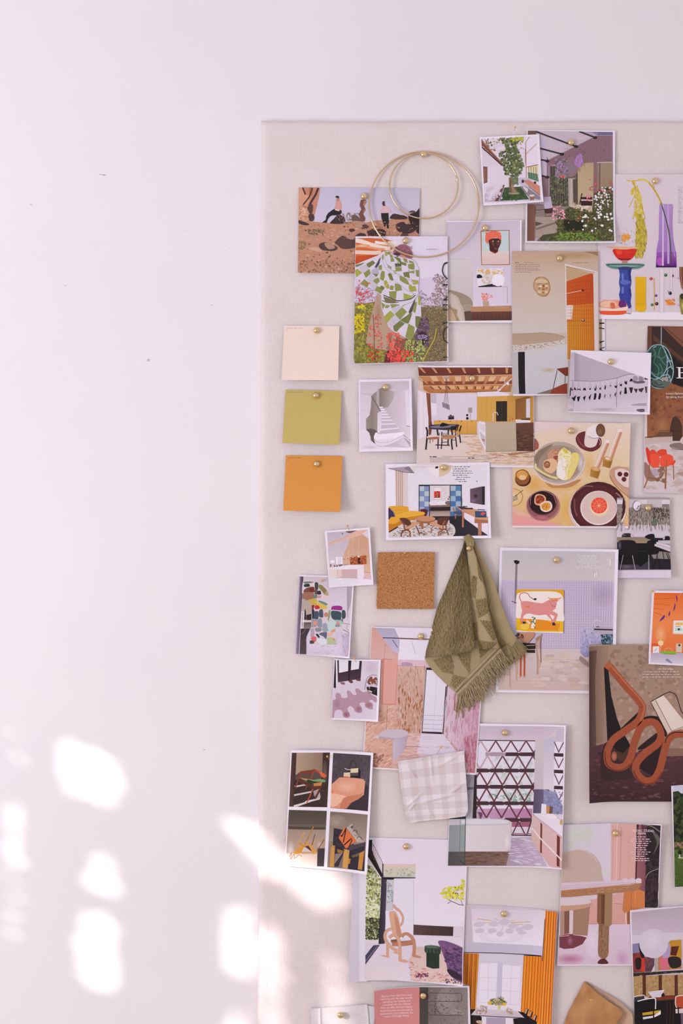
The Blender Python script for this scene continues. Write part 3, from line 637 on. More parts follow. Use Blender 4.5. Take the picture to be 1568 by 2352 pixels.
a.p('a05ab8-5a1a78',912,1230,1185,1230,1192,1450,898,1450).r('3f0c50',898,1430,1192,1452).g('a860b8','c050c0',960,1370,50,60).p('d6bde0',990,560,1010,560,1010,1430,985,1430).p('c4a4d6',1060,560,1080,560,1090,1400,1060,1400).p('a984c6',1130,600,1142,570,1120,1050,1180,1300,1160,1300,1112,1050)
a.c('4a5a44',17,980,560,1010,660,1050,800,1085,960,1105,1150,1115,1400).l('8a7a48',16,970,535,985,575)
a.b('e8b48c',195,1160,400,1158,620,1165,600,1190,400,1195,280,1180).b('d42c24',292,1195,450,1200,612,1190,600,1270,540,1340,460,1360,380,1345,315,1280).b('ee4a34',330,1200,400,1205,420,1250,360,1270).b('8a1418',360,1325,460,1330,540,1325,500,1352,420,1352).g('d42c24','e83828',510,1240,60,30).p('b8807c',420,1350,495,1350,495,1400,415,1400)
a.p('3c4ca0-3a3f98',370,1460,556,1460,540,1540,552,1660,536,1750,552,1850,538,1940,552,2010,510,2070,390,1990,388,1900,374,1840,392,1760,374,1670,388,1560).p('6a7cc4',410,1540,440,1540,445,1660,415,1670).p('6a7cc4',415,1730,445,1725,440,1820,410,1820).p('29307c',500,1480,550,1480,535,1560,550,1660,520,1650).p('29307c',515,1740,540,1750,550,1850,520,1840).b('5c6cb4',380,1660,460,1630,550,1660,460,1700)
a.b('6d9490',186,1405,300,1395,640,1395,740,1412,690,1455,600,1478,340,1478,240,1455).b('3d5f5c',200,1412,460,1405,725,1418,640,1450,460,1465,280,1450).b('83aaa4',220,1425,460,1418,700,1428,620,1442,460,1450,300,1442).b('3a3c6c',380,1450,460,1440,540,1450,550,1480,375,1480)
a.r('e8b414-e0a80c',612,1588,758,2050).b('e8b414',612,2000,700,2000,758,2000,750,2060,700,2085,622,2060).l('d8a830',6,612,1588,610,2080)
a.p('d0c2c8',478,2040,548,2030,548,2110,480,2110).l('3a2c58',6,480,2105,548,2110)
a.p('e8a084',78,1960,160,1915,380,1915,470,1950,505,2010,480,2080,430,2118,150,2118,100,2080,78,2040).b('f0c0a8',120,1950,200,1930,300,1935,340,1990,200,2020,110,2000).b('e85a34',110,2080,250,2060,470,2070,430,2120,150,2122).b('6a2a70',380,1930,430,1925,475,1965,470,2010,410,2030,370,1990).b('d8704c',250,1960,310,1960,315,2030,265,2040).b('f0d8cc',90,2020,300,2040,490,2010,470,2060,280,2070,110,2060)
for x,y,r,c in ((830,1612,22,'c8402c'),(900,1852,18,'4a2a80'),(843,1982,20,'3c7a2c'),(910,1968,24,'4a2028'),(1038,1562,22,'2c6a2c'),(1132,1572,20,'7a3c38'),(1101,1818,23,'141c20')): a.e(c,x,y,r).e('e6d8dc',x-7,y-6,5,4)
a.l('e0a040',10,870,1600,876,1800,874,2060).p('e4d9e0',958,1480,1010,1480,1005,2100,960,2100).p('e2d6de',1100,1480,1130,1480,1130,1760,1105,1760).s(['f0a040','f08a30','e87820'],26,(14,40),(1040,1900,1150,1980),3,25,20)
for x,y in((1210,1610),(1220,1990),(1070,1795)): a.c('b088b8',5,x-12,y,x,y-10,x+12,y,x,y+14)
a.p('7a4a2a',1232,1445,1300,1445,1300,1800,1260,1740,1235,1600)
for i in range(16): a.e('e8c8b0',1252+(i*i)*0.12,1460+i*22,5)
a.p('8a8038',1230,1880,1260,1830,1400,1820,1400,2120,1260,2120,1240,2000).g('8a8038','c4bc60',1275,2000,30,70).b('3a3820',1235,1860,1270,1820,1290,1860,1270,1910)
a.p('7d1020',1300,1445,1420,1445,1400,1800,1300,1800)
a.done()

# --- sliver of the page behind the orange bathroom with a vertical title
a = Print('magazine_page', 'narrow strip of a page with large black letters right of the orange bathroom', 'magazine page', [(1290,700),(1388.5,700),(1389,860),(1290,860)], 0, 'e8e0ea')
a.view(1170,560,6.535)
a.r('b8a084',1200,1000,1385,1640).l('8a7058',4,1335,1000,1340,1640)
z='1c2024'
a.p(z,1340,1170,1352,1185,1420,1182,1422,1200,1352,1205,1342,1222).p(z,1340,1240,1355,1258,1420,1268,1422,1285,1355,1270,1342,1292).p(z,1342,1440,1355,1470,1420,1450,1420,1462,1358,1492,1344,1510).p(z,1342,1578,1422,1545,1422,1560,1362,1580,1422,1605,1422,1612,1342,1590)
a.done()

# --- swimwear line print
a = Print('photo_print', 'grey print of swimsuits hanging along a wire above faint floor shadows', 'photo print', [(1308.5,805),(1493,811.5),(1488,953.5),(1300,947.5)], 6, 'ebe2ee', bends=[(1360,890,-1,.3,60,4),(1440,900,1,.4,50,2)])
a.view(1290,740,5.64)
a.img('bfb0c2',150,398,1112,430,1090,1172,60,1160,100,380)
a.p('c6b8ca-d8ccd8',100,370,160,385,130,1130,60,1140)
a.p('b9a9bb|c4b5c6',150,398,1112,430,1100,680,950,680,840,700,700,740,560,765,150,770).p('a898aa|bfb0c2',155,400,260,402,240,770,150,770).p('a99aae',1000,430,1112,432,1100,680,1000,680)
a.p('d3c6d4-cbbccb',95,770,400,775,700,735,860,690,1100,680,1092,900,1090,1000,60,1080)
a.r('cfc2d0-dacdd8',130,980,1095,1180).p('d8cbd8',720,1050,1090,1045,1090,1175,770,1170).g('dacdd8','b7a4b0',530,1135,200,32).p('b09cab',880,1070,1000,1055,1080,1055,1075,1092,900,1085).b('6a5868',950,1140,1000,1128,1050,1132,1045,1168,980,1165)
a.c('5a4c58',4,95,760,250,768,400,772,550,755,700,728,780,698,860,680,960,680,1100,682).l('6a5c68',5,703,730,700,900,695,1105).l('9a8c9a',4,130,780,133,1110)
K='181318'
for x,y,w,h in ((130,865,0,0),(205,870,0,0),(282,870,0,0),(355,860,0,0),(424,865,0,0),(487,865,0,0),(552,860,0,0),(617,850,0,0),(690,840,0,0),(752,815,0,0),(815,785,0,0)):
    a.l('7a6c78',3,x-20,y,x,770,x+18,y)
a.p(K,108,850,130,890,105,895).p(K,150,845,178,885,140,885).p(K,180,890,195,865,215,875,228,860,232,890,205,880).p(K,262,890,268,862,285,855,300,870,302,892,282,885).p(K,340,880,358,850,368,880).p(K,412,890,410,850,424,870,432,820,438,860,430,895).p(K,474,885,480,850,495,855,498,888,486,870).p(K,540,870,548,820,560,830,555,880).p(K,608,830,622,815,625,838).p(K,672,850,676,820,690,835,704,810,702,860).p(K,738,830,742,800,752,815,764,795,768,835).p(K,800,800,803,760,818,780,834,760,832,815)
a.p(K,862,770,880,735,900,740,910,765,880,775).b('a898a8',905,740,925,700,960,710,975,745,930,770).b('9a8a9a',980,740,1000,700,1030,710,1045,750,1000,770).b('6a5a68',905,760,960,770,1040,765,1060,790,980,800,920,790).p(K,1050,745,1080,705,1095,750)
a.p(K,105,980,130,985,172,950,150,1030,130,1020).p(K,180,975,225,965,205,1035,190,1030).p(K,260,980,300,955,280,1028).p(K,335,980,370,930,352,1022).p(K,400,1005,412,925,436,925,436,975,420,1012).p(K,462,980,475,920,496,930,494,975,478,1010,462,1000).p(K,538,960,556,925,545,998).p(K,610,950,622,930,618,990).p(K,670,940,695,905,680,978).p(K,736,920,762,885,748,955).p(K,796,930,800,855,822,845,832,925,812,935).p('2c2428',858,850,910,848,895,920,880,925).p('3a3034',918,865,970,870,950,925,935,900).p('3a3034',975,870,1050,855,1020,915,990,900).p('4a3e44',1060,840,1088,840,1085,920,1070,925).p(K,90,860,104,850,95,960,82,975)
a.l(K,5,62,980,82,990).lines('8a3c40',68,1165,115,1165,1,8)
a.done()

# --- brown room with hanging chair and red armchair
a = Print('magazine_page', 'page with a teal hanging pod chair above a red petal armchair', 'magazine page', [(1486.5,749),(1680,752),(1680,1135),(1477,1132)], 1, 'e0d2d0', edge=[(1486.5,749),(1680,752),(1680,1135),(1477,1132),(1477,1010),(1479,945)])
a.view(1290,740,5.64)
a.r('7a4a38-8a5236',1090,40,2000,800).r('8f5638-9a6040',1100,780,2000,1500)
a.r('6a4030',1105,52,1168,800).p('3a2822',1160,60,1300,65,1570,330,1570,850,1440,800,1300,700,1160,640).p('7d4f3e',1320,62,1570,68,1570,300).p('5a3a2e',1180,160,1570,470,1570,520,1180,230).l('4a3028',8,1330,65,1570,270).p('1f1614',1430,430,1600,600,1600,840,1430,800)
a.s(['8a5438','a06844','74442e','935c3c'],200,(10,40),(1150,850,1600,1480)).g('8f5638','a8764e',1300,1350,110,150)
a.p('4a3226',1390,1560,1400,1350,1430,1240,1470,1215,1520,1260,1555,1350,1555,1480,1540,1560).l('2a1e18',5,1255,1480,1255,1405,1540,1410).l('3a2c20',10,1065,1492,1430,1482).p('6a4a36',1255,1420,1430,1425,1430,1550,1080,1530,1200,1490)
a.r('d0bdbb-d8c8cb',1050,1540,2000,2210).p('b59a90',1180,1490,1430,1480,1420,1555,1100,1560).p('c9b2aa',1060,1500,1430,1490,1430,1550,1060,1580)
a.s(['cbb4b2','ddd0d4','c2a8a4'],60,(30,90),(1070,1600,1600,2190),2.5,0,20).b('9a7468',1060,1820,1100,1830,1140,1900,1200,2000,1260,2040,1180,2060,1100,2040,1060,1950).b('b8a4b0',1150,1920,1220,1900,1260,1960,1200,2000).s(['8a6458','a88478'],16,(14,34),(1240,1880,1330,2050)).b('b09288',1480,1960,1568,1940,1620,1960,1560,1990)
a.b('8a7470',1390,1600,1440,1570,1540,1560,1620,1560,1620,1650,1500,1640).c('3a3c36',7,1395,1605,1440,1635,1500,1648,1600,1655).b('d6c2bc',1530,1560,1545,1500,1600,1470,1640,1600)
# pod
a.l('86a0b0',13,1285,62,1282,290).b('22302c',1100,380,1180,300,1280,292,1360,340,1420,480,1442,640,1400,790,1320,860,1220,850,1120,800,1090,600)
a.b('2c4a40',1110,380,1200,310,1290,320,1340,420,1350,560,1290,690,1200,720,1110,650)
for q in [(1180,340,1210,420,1190,520,1250,600,1240,700),(1280,320,1250,420,1290,500,1340,560),(1220,440,1290,470,1350,430),(1150,640,1220,680,1300,640),(1260,540,1300,620,1280,700),(1130,420,1180,440,1200,400)]: a.c('4d7a68',14,*q)
for q in [(1100,390,1170,310,1270,296,1350,340,1400,430,1430,540,1440,640,1420,740,1370,820,1300,856,1200,850,1140,800),(1290,300,1350,420,1360,560,1310,680,1220,740,1140,720),(1330,380,1380,480,1420,600),(1350,520,1400,500,1420,520),(1350,620,1400,580,1440,620),(1300,700,1370,680,1400,760,1340,760),(1150,650,1200,700,1250,720),(1180,750,1240,730,1300,760,1330,830),(1370,620,1350,720,1400,700)]: a.c('8fb0b4',13,*q)
a.b('5c6a60',1150,760,1240,745,1300,770,1400,770,1350,850,1250,856,1160,810).c('2c2420',9,1200,780,1250,815,1310,800).c('2c2420',9,1150,800,1230,840,1320,845).l('a8c8d0',9,1180,330,1220,315).b('a89890',1290,720,1350,715,1380,745,1340,760,1290,750)
a.p('f0e8ec',1480,585,1640,585,1640,592,1530,594,1532,720,1640,722,1640,730,1480,728,1480,720,1505,718,1503,594,1480,592).p('f0e8ec',1530,652,1600,650,1600,658,1530,660)
a.t('Luxury fashion l',1342,936,38,'f0e4e4').t('by taking their c',1347,982,38,'f0e4e4')
# red chair
a.l('a0683c',16,1130,1850,1120,2000,1062,2150).l('a0683c',20,1352,1790,1345,1900,1335,2160).l('a0683c',12,1440,1830,1445,2040).l('8a5630',11,1270,1880,1330,1920,1290,2000,1240,2040).l('8a5630',10,1110,2010,1240,2040,1330,2080).l('a0683c',10,1140,1840,1180,1890).l('a0683c',12,1150,1800,1230,1880,1350,1870,1430,1830)
a.b('dc3c2a',1085,1640,1100,1620,1140,1680,1150,1760,1140,1850,1110,1800,1090,1700).b('e04a34',1140,1670,1180,1650,1215,1680,1220,1720,1150,1730).b('e04a34',1225,1690,1270,1650,1340,1650,1355,1690,1350,1720,1240,1740).b('f0553a',1140,1730,1190,1705,1250,1730,1262,1800,1250,1870,1190,1885,1150,1840).b('f0553a',1265,1780,1300,1730,1380,1712,1430,1740,1438,1800,1400,1850,1320,1870,1275,1860).b('e8482f',1400,1840,1450,1790,1468,1800,1440,1850)
a.l('a0683c',14,1352,1780,1347,1900)
a.done()
# ================================================================ colour cards
def swatch(label, q, col, txt, ink, tilt, bend):
    a = Print('colour_card', label, 'colour card', q, 2, col, mat=M_CARD, bends=bend, tilt=tilt)
    a.view(640,740,4.9); X, Y = (q[0][0]-640)*4.9, (q[0][1]-740)*4.9
    a.t(txt, X+20, Y+37, 19, ink, sx=1.12)
    a.lines(ink, X+22, Y+50, X+48, Y+50, 1, 5)
    return a.done()
swatch('cream square colour card with lettering, topmost of the three cards', [(652.2,748.2),(779.2,749),(776.3,875.1),(647.1,874.1)], 'ecd9cc', 'SCULPTURED SAND', 'b39c92', 5.5, [(700,800,.5,1,80,2.5)])
swatch('olive green square colour card, middle of the three cards', [(655.7,895.1),(784.5,897.8),(778.8,1023),(648.6,1018.4)], 'c4af6a', 'GARDEN HERITAGE', '93803f', 7, [(700,930,.45,1,90,3)])
swatch('orange square colour card, lowest of the three cards', [(656.3,1045.7),(786.5,1047.3),(781.2,1176.1),(650.6,1173)], 'd8944a', 'MAIZE MADNESS', '9c6028', 6.5, [(700,1080,.5,1,90,3)])

# --- staircase
a = Print('photo_print', 'small photo of a curved white staircase, to the right of the cream and green cards', 'photo print', [(823.3,872.2),(944.5,870.2),(947.1,1035.9),(824.7,1038)], 2, 'ebe3ee', tilt=1.5, bends=[(900,960,1,.4,45,2)])
a.view(640,740,4.9)
a.img('c8bcc6',915,675,1465,662,1480,1415,920,1432)
a.r('c9bdc6-d3c8d4',915,660,1480,800).p('d6cad6-e0d6e2',918,800,1040,835,1040,1100,980,1100,975,1220,920,1225).l('bdb0be',3,925,995,1020,1000)
a.p('c0b2b8|dccfd9',1140,740,1300,780,1480,730,1480,1420,1120,1300,1180,960,1130,950,1120,770).p('cec2cc',1300,780,1465,700,1465,745,1300,812).p('e2d8e4',1420,780,1465,765,1478,1180,1435,1170).p('85776f|bcaeb0',1130,755,1160,740,1300,785,1290,860,1230,960,1180,965,1130,950)
a.p('8c7e7a|aa9e9a',1045,830,1110,770,1115,930,1145,1000,1110,1025,1110,1240,1060,1210,1040,1150).p('857872',1045,835,1125,770,1130,745,1110,770,1040,835).p('b5a8ac',1098,780,1128,755,1130,950,1115,935,1100,910)
a.p('9a8c86|8c7e78',1040,840,1045,1000,1060,1210,985,1215,980,1090,1020,1050,1035,960).b('665a54',985,1210,1050,1200,1110,1240,1075,1290,1080,1370,1040,1330,1030,1280,990,1240)
a.l('5c5052',7,1042,835,1145,1003)
a.p('dacede-e6dcea',1110,1030,1140,1008,1155,1010,1155,1250,1108,1240)
st=[(1135,960,1170,960),(1150,985,1190,985),(1155,1008,1208,1010),(1155,1038,1228,1040),(1155,1070,1252,1072),(1155,1105,1280,1105),(1155,1150,1310,1145),(1150,1210,1345,1195),(1110,1270,1390,1250)]
for i,(x0,y0,x1,y1) in enumerate(st):
    nx = st[i+1] if i<8 else (1090,1350,1388,1300)
    a.p('c9b9c8',x0,y0+8,x1,y1+6,nx[2]-6,nx[3],nx[0],nx[1]).p('e9dfec',x0-6,y0-8,x1,y1-8,x1+2,y1+6,x0,y0+10)
a.b('e6dbe9',1068,1290,1090,1275,1130,1280,1250,1300,1388,1262,1388,1300,1260,1370,1160,1395,1090,1370).b('f0e7f2',1070,1290,1095,1240,1150,1265,1390,1240,1390,1270,1250,1310,1110,1320,1080,1310)
a.c('bba9b8',5,1075,1320,1120,1355,1240,1350,1390,1280)
a.p('e4dae8',918,1225,985,1215,1020,1250,1030,1330,1120,1400,1475,1415,1475,1350,1395,1290,1470,1300,1480,1435,918,1440).l('8a7a7c',6,1395,1270,1478,1335).l('5a4c50',5,1435,1168,1478,1178).g('e4dae8','d0c3d0',1030,1410,90,25)
a.done()

# --- kitchen with beams
a = Print('magazine_page', 'page with a beamed kitchen, round black dining table and grey island', 'magazine page', [(960,840.5),(1224,841),(1225,1074),(956.5,1071)], 3, 'e9e1ec', bends=[(1060,950,-1,.1,90,2.5)])
a.view(950,830,5.407)
a.img('dcd0dc',50,78,1490,76,1488,1296,30,1280)
a.p('d9c0ac',50,78,1490,76,1490,440,50,440).p('7a3a28-6a3230',50,80,1215,78,1215,165,60,190)
for i,x in enumerate((60,215,400,590,778,955,1135)):
    d=(90-i*17)*0.6; a.p('c99468',x,85,x+34,85,x+34+d,150,x+12+d,150)
a.p('b87a50',60,190,1215,165,1215,180,60,205)
a.p('c98a5c-b8784c',105,190,1215,175,1215,310,110,310).p('8a4c34',100,255,1215,240,1215,285,110,300)
for i,x in enumerate((60,160,310,465,600,765,905,1050,1190)): d=(3.3-i)*22; a.p('dcb48c',x+38,190,x+118,190,x+118+d*.6,250,x+48+d*.6,252) if i not in (0,8) else None; a.p('c08658',x,195,x+34,192,x+48+d,280,x+18+d,282)
a.p('c08050-b07048',110,300,1215,280,1200,380,200,400,120,360)
for i,x in enumerate((200,300,420,540,650,760,870,980)): d=(3.8-i)*11; a.p('d9a878',x,310,x+80,308,x+80+d,350,x+20+d,352).p('7a4230',x-6,315,x+10,312,x+24+d,358,x+4+d,358)
a.p('b87848',200,350,1190,350,1190,380,780,375,340,400,300,395,230,430,210,420)
a.l('dcb890',5,110,310,1215,290); a.l('8a5030',5,330,385,1180,372); a.l('e0c098',6,60,190,1215,170)
a.p('d8c0b0',50,200,110,260,115,360,50,350).p('c49c7c',50,200,110,250,110,270,50,225).p('ece0ea',50,360,150,400,170,640,190,800,190,920,50,980)
a.l('c9bcc8',4,60,400,60,950).l('d6cad6',4,120,390,120,940)
a.p('dcd0de',210,400,780,400,780,730,270,735,240,770,225,760).p('c8bac8',205,410,275,405,275,530,210,510).p('e9e0ee',210,520,280,535,275,680,220,680)
a.p('9a5a3c|6a3a28',150,390,200,405,215,740,225,790,210,920,180,920,178,700)
a.p('e6dce8',785,385,1040,375,1180,400,1180,430,785,440).p('d2a250',782,440,1170,430,1170,750,782,750).l('b8883c',3,900,435,895,745).p('c89648',1160,430,1220,425,1480,440,1480,760,1160,745).p('2e2420',1018,498,1155,495,1155,748,1018,748).l('4a3c34',5,1090,500,1090,745).p('8a5a30|a06a34',1258,475,1390,440,1480,440,1480,700,1258,720).p('d9d0dc',1390,470,1440,460,1440,700,1390,700).p('c89040',1445,440,1482,440,1482,770,1445,760).l('e9e2ea',22,1260,738,1445,748).p('3a322c',1330,715,1440,708,1440,728,1330,728)
a.l('dcd2da',9,980,750,980,650,1000,628,1030,640,1042,670).s(['8a5c3a','d9a878'],12,(4,9),(1165,700,1240,740))
a.p('dca858-d09848',245,738,780,730,780,905,560,910,245,800).l('a8742c',3,655,740,665,905).l('a8742c',3,530,735,530,780).l('8a5c2c',4,590,905,790,908)
for x in (315,452,590,717): a.e('2a1c18',x,746,6)
a.p('2c2428',425,680,495,675,498,722,425,725).l('8a7a7c',5,430,690,495,686).e('3a2c30',455,672,10).e('1e1618',660,670,13,15).e('1e1618',662,710,17,17).p('a89890',672,578,720,575,722,640,672,640).l('c8b8b4',12,697,640,700,725)
a.p('a89a9c',360,200,450,195,440,218,380,222).l('5a4a48',4,403,215,378,510).l('5a4a48',4,403,215,422,530).l('5a4a48',3,398,215,400,520)
for x in (358,378,396,412,430): a.l('2a2020',9,x,510+(x-358)*.4,x+6,575+(x-358)*.4)
a.l('e6dce2',6,1125,210,1125,280).l('e6dce2',12,1215,215,1130,290,1040,375).l('e6dce2',6,1038,310,1038,370).e('ece2ea',1165,280,14,18).e('ece2ea',1065,355,12)
a.p('e2d2cf|dcc2ae',30,980,240,900,560,910,800,910,830,1000,890,1120,1270,1115,1480,1120,1480,1300,30,1300)
a.s(['cfa888','c4987a','dcc0a8','d4b294'],90,(30,70),(600,930,830,930,890,1130,1250,1140,1480,1160,1480,1290,700,1250,600,1100),7,0,6).s(['b08868','c09a7c'],30,(30,60),(950,1130,1480,1200),8,0,4)
a.p('6a4230-4a3028',1265,770,1482,760,1482,1120,1272,1115).s(['5a382a','7a503a','3c2620'],60,(20,50),(1275,850,1480,1110),5,0,10).p('a87a60',1160,1150,1482,1115,1482,1130,1180,1170)
a.p('e9e0e8',803,738,888,765,890,1120,808,960).p('cabcc4',812,860,882,940,882,1060,830,960).p('dccfd8',815,770,880,790,880,880,815,840).b('b88870',840,975,860,960,882,985,870,998)
a.p('bfae98-b4a48e',885,768,1262,765,1272,1115,890,1122).s(['c2b29c','b8a892'],90,(6,12),(890,775,1265,1110)).p('c9a888',885,752,1260,745,1262,768,885,772).l('8a705c',5,890,1124,1272,1116)
# dining set
k='241c22'
a.b('3a3038',190,800,240,790,400,782,540,785,560,800,520,835,420,855,300,850,200,840).b('7a7484',200,815,300,795,420,790,520,792,480,815,350,830,240,830).b('1a1418',320,800,350,765,380,770,440,790,400,805,340,812)
a.l('2a2226',14,290,850,300,920).l(k,16,425,850,422,1040).l('2a2226',12,265,1040,445,1045).l(k,8,345,1010,425,1000)
a.l(k,20,150,820,165,870,160,960,145,1100).l(k,14,285,850,300,960,296,1090).b('e4d6dc',165,935,290,925,300,945,175,955).b('a8684c',170,950,300,940,295,965,180,972).l(k,7,200,970,195,1020).l(k,6,235,975,232,1000)
a.l(k,13,345,880,345,1000,337,1090).l(k,18,460,830,475,900,465,1000,475,1098).l(k,14,520,830,515,930,530,1065).b('b88a64',345,925,420,915,515,920,500,955,420,970,350,960).l('8a5c3c',4,350,940,500,935).p(k,455,810,525,800,530,850,460,860).l(k,7,470,980,520,980)
a.l(k,16,585,800,560,880,578,1015).l(k,10,545,800,535,880,550,940).b('c49468',520,870,560,870,565,915,525,915)
for x in (315,345,372,400): a.l(k,6,x,890,x-4,930)
a.lines('4a3a40',195,1182,340,1182,1,11); a.lines('4a3a40',672,1198,850,1198,1,10)
for i,y in enumerate((1166,1182,1198,1214,1230,1246)): a.lines('a89aa0',355 if i==1 else (790 if i==0 else 197),y,660 if i==2 else 1270,y,1,6)
a.lines('a89aa0',860,1198,1270,1198,1,6).lines('a89aa0',860,1262,1370,1262,1,5)
a.done()

# --- food flat lay
a = Print('magazine_page', 'page with bowls, candles and a grapefruit half on a yellow and pink table', 'magazine page', [(1179,970),(1445,973),(1441,1213),(1176,1211.5)], 2, 'e8dfe8', bends=[(1330,1000,.8,-1,60,1.5),(1400,1100,1,.1,50,2)])
a.view(1165,960,5.407)
a.img('e3cdb8',60,40,1512,72,1490,1345,62,1338)
a.r('e4d0c2-e2c8a4',0,0,1568,600).r('e2c8a4-e0bc88',0,600,1568,1000).r('e0bc88-dfae78',0,1000,1568,1400)
a.p('e2ccd0',322,55,800,60,770,100,350,165,322,165).g('e2c49a','dfa85c',640,840,330,90).g('e0ba84','dca85c',330,830,130,120).g('e2c8a4','dfb478',1000,600,90,200).g('dfb87c','e0b060',720,1150,70,200)
a.p('e4a494-e8a0a0',60,1125,180,1150,330,1230,520,1290,680,1340,60,1345).b('e4b49c',60,1100,150,1140,300,1220,100,1200)
a.b('a05a50',325,270,350,265,385,320,380,380,345,400,325,420)
# bowl
a.b('c08858',340,600,560,840,900,760,800,850,640,870,500,840).e('c8b8ae',635,560,325,268).e('b8a496',632,552,312,255).g('a8917f','8f7a68',640,560,280,220).b('8a7462',335,500,400,400,560,330,400,500,380,620)
a.g('b8a496','d8ccd0',905,560,40,120).c('e4dade',9,335,650,420,760,560,820,700,820,840,760,930,640,955,540).b('6f5c4c',340,640,500,740,620,760,480,740)
a.b('c89478',500,440,560,395,640,400,640,480,610,530,540,520,500,490).c('7a4434',5,550,430,590,400,630,420,610,450,570,440).b('9a4a3c',570,480,620,470,610,520,580,510)
a.b('e0b890',450,540,520,505,590,520,618,570,600,640,540,690,470,660,440,610).e('a8684c',487,580,42,45).c('5c3428',5,455,580,480,545,515,560,510,610,470,610).c('e0b890',4,470,580,490,560,505,580)
a.c('e0d090',26,350,570,350,620,440,680,540,730,620,750).c('c8b070',5,360,600,440,670,560,730)
a.b('ece0b0',690,372,740,400,790,440,790,560,760,700,740,765,680,770,615,730,606,650,625,520,630,440).b('e9d27c',800,440,870,440,885,500,860,600,800,720,750,765,740,700,780,560).b('f0e8e2',640,520,700,500,720,560,700,760,640,740,612,660).b('d4c04c',680,375,720,390,750,430,720,440,690,410)
a.s(['f2e8c0','d8c888','e6dc9c','cbb870'],80,(6,16),(640,420,850,450,840,640,700,700),2)
# saucer + cups
a.b('6a2a30',845,250,880,195,960,168,1060,200,1140,240,1165,300,1140,370,1060,415,980,410,900,370,855,310).c('a86470',6,870,230,890,300,960,370).c('b89098',10,1120,250,1150,290,1140,340)
a.b('e2d0cc',975,170,1060,220,1118,250,1105,320,1080,355,1020,370,965,350,950,300,960,220).b('ece0e2',975,160,1010,110,1100,80,1160,100,1180,210,1150,245,1080,250,1010,235,975,200).c('8a7468',6,1000,225,1060,255,1140,240).e('6f4c38',1150,155,57,82,-5).g('6f4c38','8a6448',1140,175,35,50)
# candles
for (x0,y0,x1,y1) in ((1385,165,1262,530),(1230,300,1095,645)):
    a.l('e2c0ae',58,x0,y0,x1,y1); a.l('c98a68',26,x0+16,y0+15,x1+18,y1); a.l('ecdcd6',14,x0-22,y0+5,x1-22,y1-5); a.e('ecdce0',x0+5,y0-8,32,20)
a.p('b88438|8f6024',1185,500,1300,525,1270,625,1175,600).e('c89850',1243,510,58,28,12).e('e8cdbc',1240,505,30,16,12).p('b88438|946224',1030,630,1150,655,1118,755,1022,725).e('d0a050',1090,635,60,26,12).e('dca888',1090,632,32,16,12)
# board + berries
a.b('c89a80',1262,690,1280,640,1340,603,1420,610,1512,650,1512,990,1480,960,1380,860,1290,780).c('a8703c',9,1265,720,1330,830,1500,990).b('e2ccc4',1330,660,1390,630,1460,645,1512,690,1540,860,1460,860,1390,810,1335,740).c('a8745c',5,1325,680,1340,760,1440,855,1520,865)
for x,y in ((1390,698),(1465,703),(1440,762)): a.e('5a1c24',x,y,29,30).s(['8a4044','3c1018'],8,(4,8),(x-20,y-20,x+20,y+20))
# gold cup
a.e('4a1c12',190,760,98,90).e('8f5628',182,745,88,88).e('a86828',180,705,84,62).e('d89c50',178,705,70,52).e('e8c090',185,740,45,32).c('7a4418',6,100,700,140,655,200,645,250,680)
# left plate + fork
a.e('e2bc84',60,985,126,110).c('b08040',6,80,880,150,910,185,980,150,1060,62,1095).g('e2bc84','ecd4b0',70,985,90,75)
for i in range(4): a.l('3a2418',6,62,985+i*16,120+i*3,960+i*15)
a.l('3a2418',6,85,975,190,898)
# dark bowl + passion fruit
a.e('b07c78',440,1090,208,190).e('8f5a5c',435,1080,196,178).g('a86068','c07078',420,1240,90,30).e('4a2024',435,1052,172,152).e('2a1014',430,1050,158,142).c('c89098',5,280,1080,300,960,430,905,560,960,600,1060)
a.b('e2a884',345,960,400,945,460,970,475,1020,440,1080,370,1085,330,1050).b('8a2c1c',355,980,400,960,450,990,450,1030,400,1065,350,1050).s(['c05824','5a1410','d87830'],40,(5,10),(350,970,450,1060))
a.b('ead4c8',410,1060,460,1035,520,1035,552,1080,540,1140,480,1168,420,1150,400,1100).b('e0a040',425,1070,470,1050,520,1060,530,1100,500,1145,440,1140,415,1100).s(['c8742c','f0c060','a85420'],40,(4,9),(430,1060,520,1140))
# plates right
a.e('e0c4bc',1110,1130,358,330).e('c89c90',1118,1120,350,328).e('e6d8da',1122,1130,345,320).e('4a1c20',1120,1105,340,312).g('5a2428','4a1a1e',1120,1105,300,270).c('8a5858',14,850,920,950,850,1060,850).c('7a4444',20,830,1000,830,1120,860,1220).c('a88c8c',10,1340,930,1380,960,1410,1000).e('6a3034',1125,1115,232,220)
a.e('e8dadc',1128,1118,228,214).e('d9c0b8',1132,1112,216,202).g('d9c0b8','e2ccc4',1110,1080,120,110)
a.e('ecd0a8',1140,1112,115,112).e('f0dcc4',1135,1095,108,106).e('ec5038',1133,1088,100,100)
for i in range(11): t=i*2*math.pi/11+.2; a.l('f4a080',5,1133,1088,1133+92*math.cos(t),1088+92*math.sin(t)); 
for i in range(11): t=(i+.5)*2*math.pi/11+.2; a.e('f06a4c',1133+64*math.cos(t),1088+64*math.sin(t),13,10,math.degrees(t))
a.e('f4d0b8',1130,1092,9)
a.done()

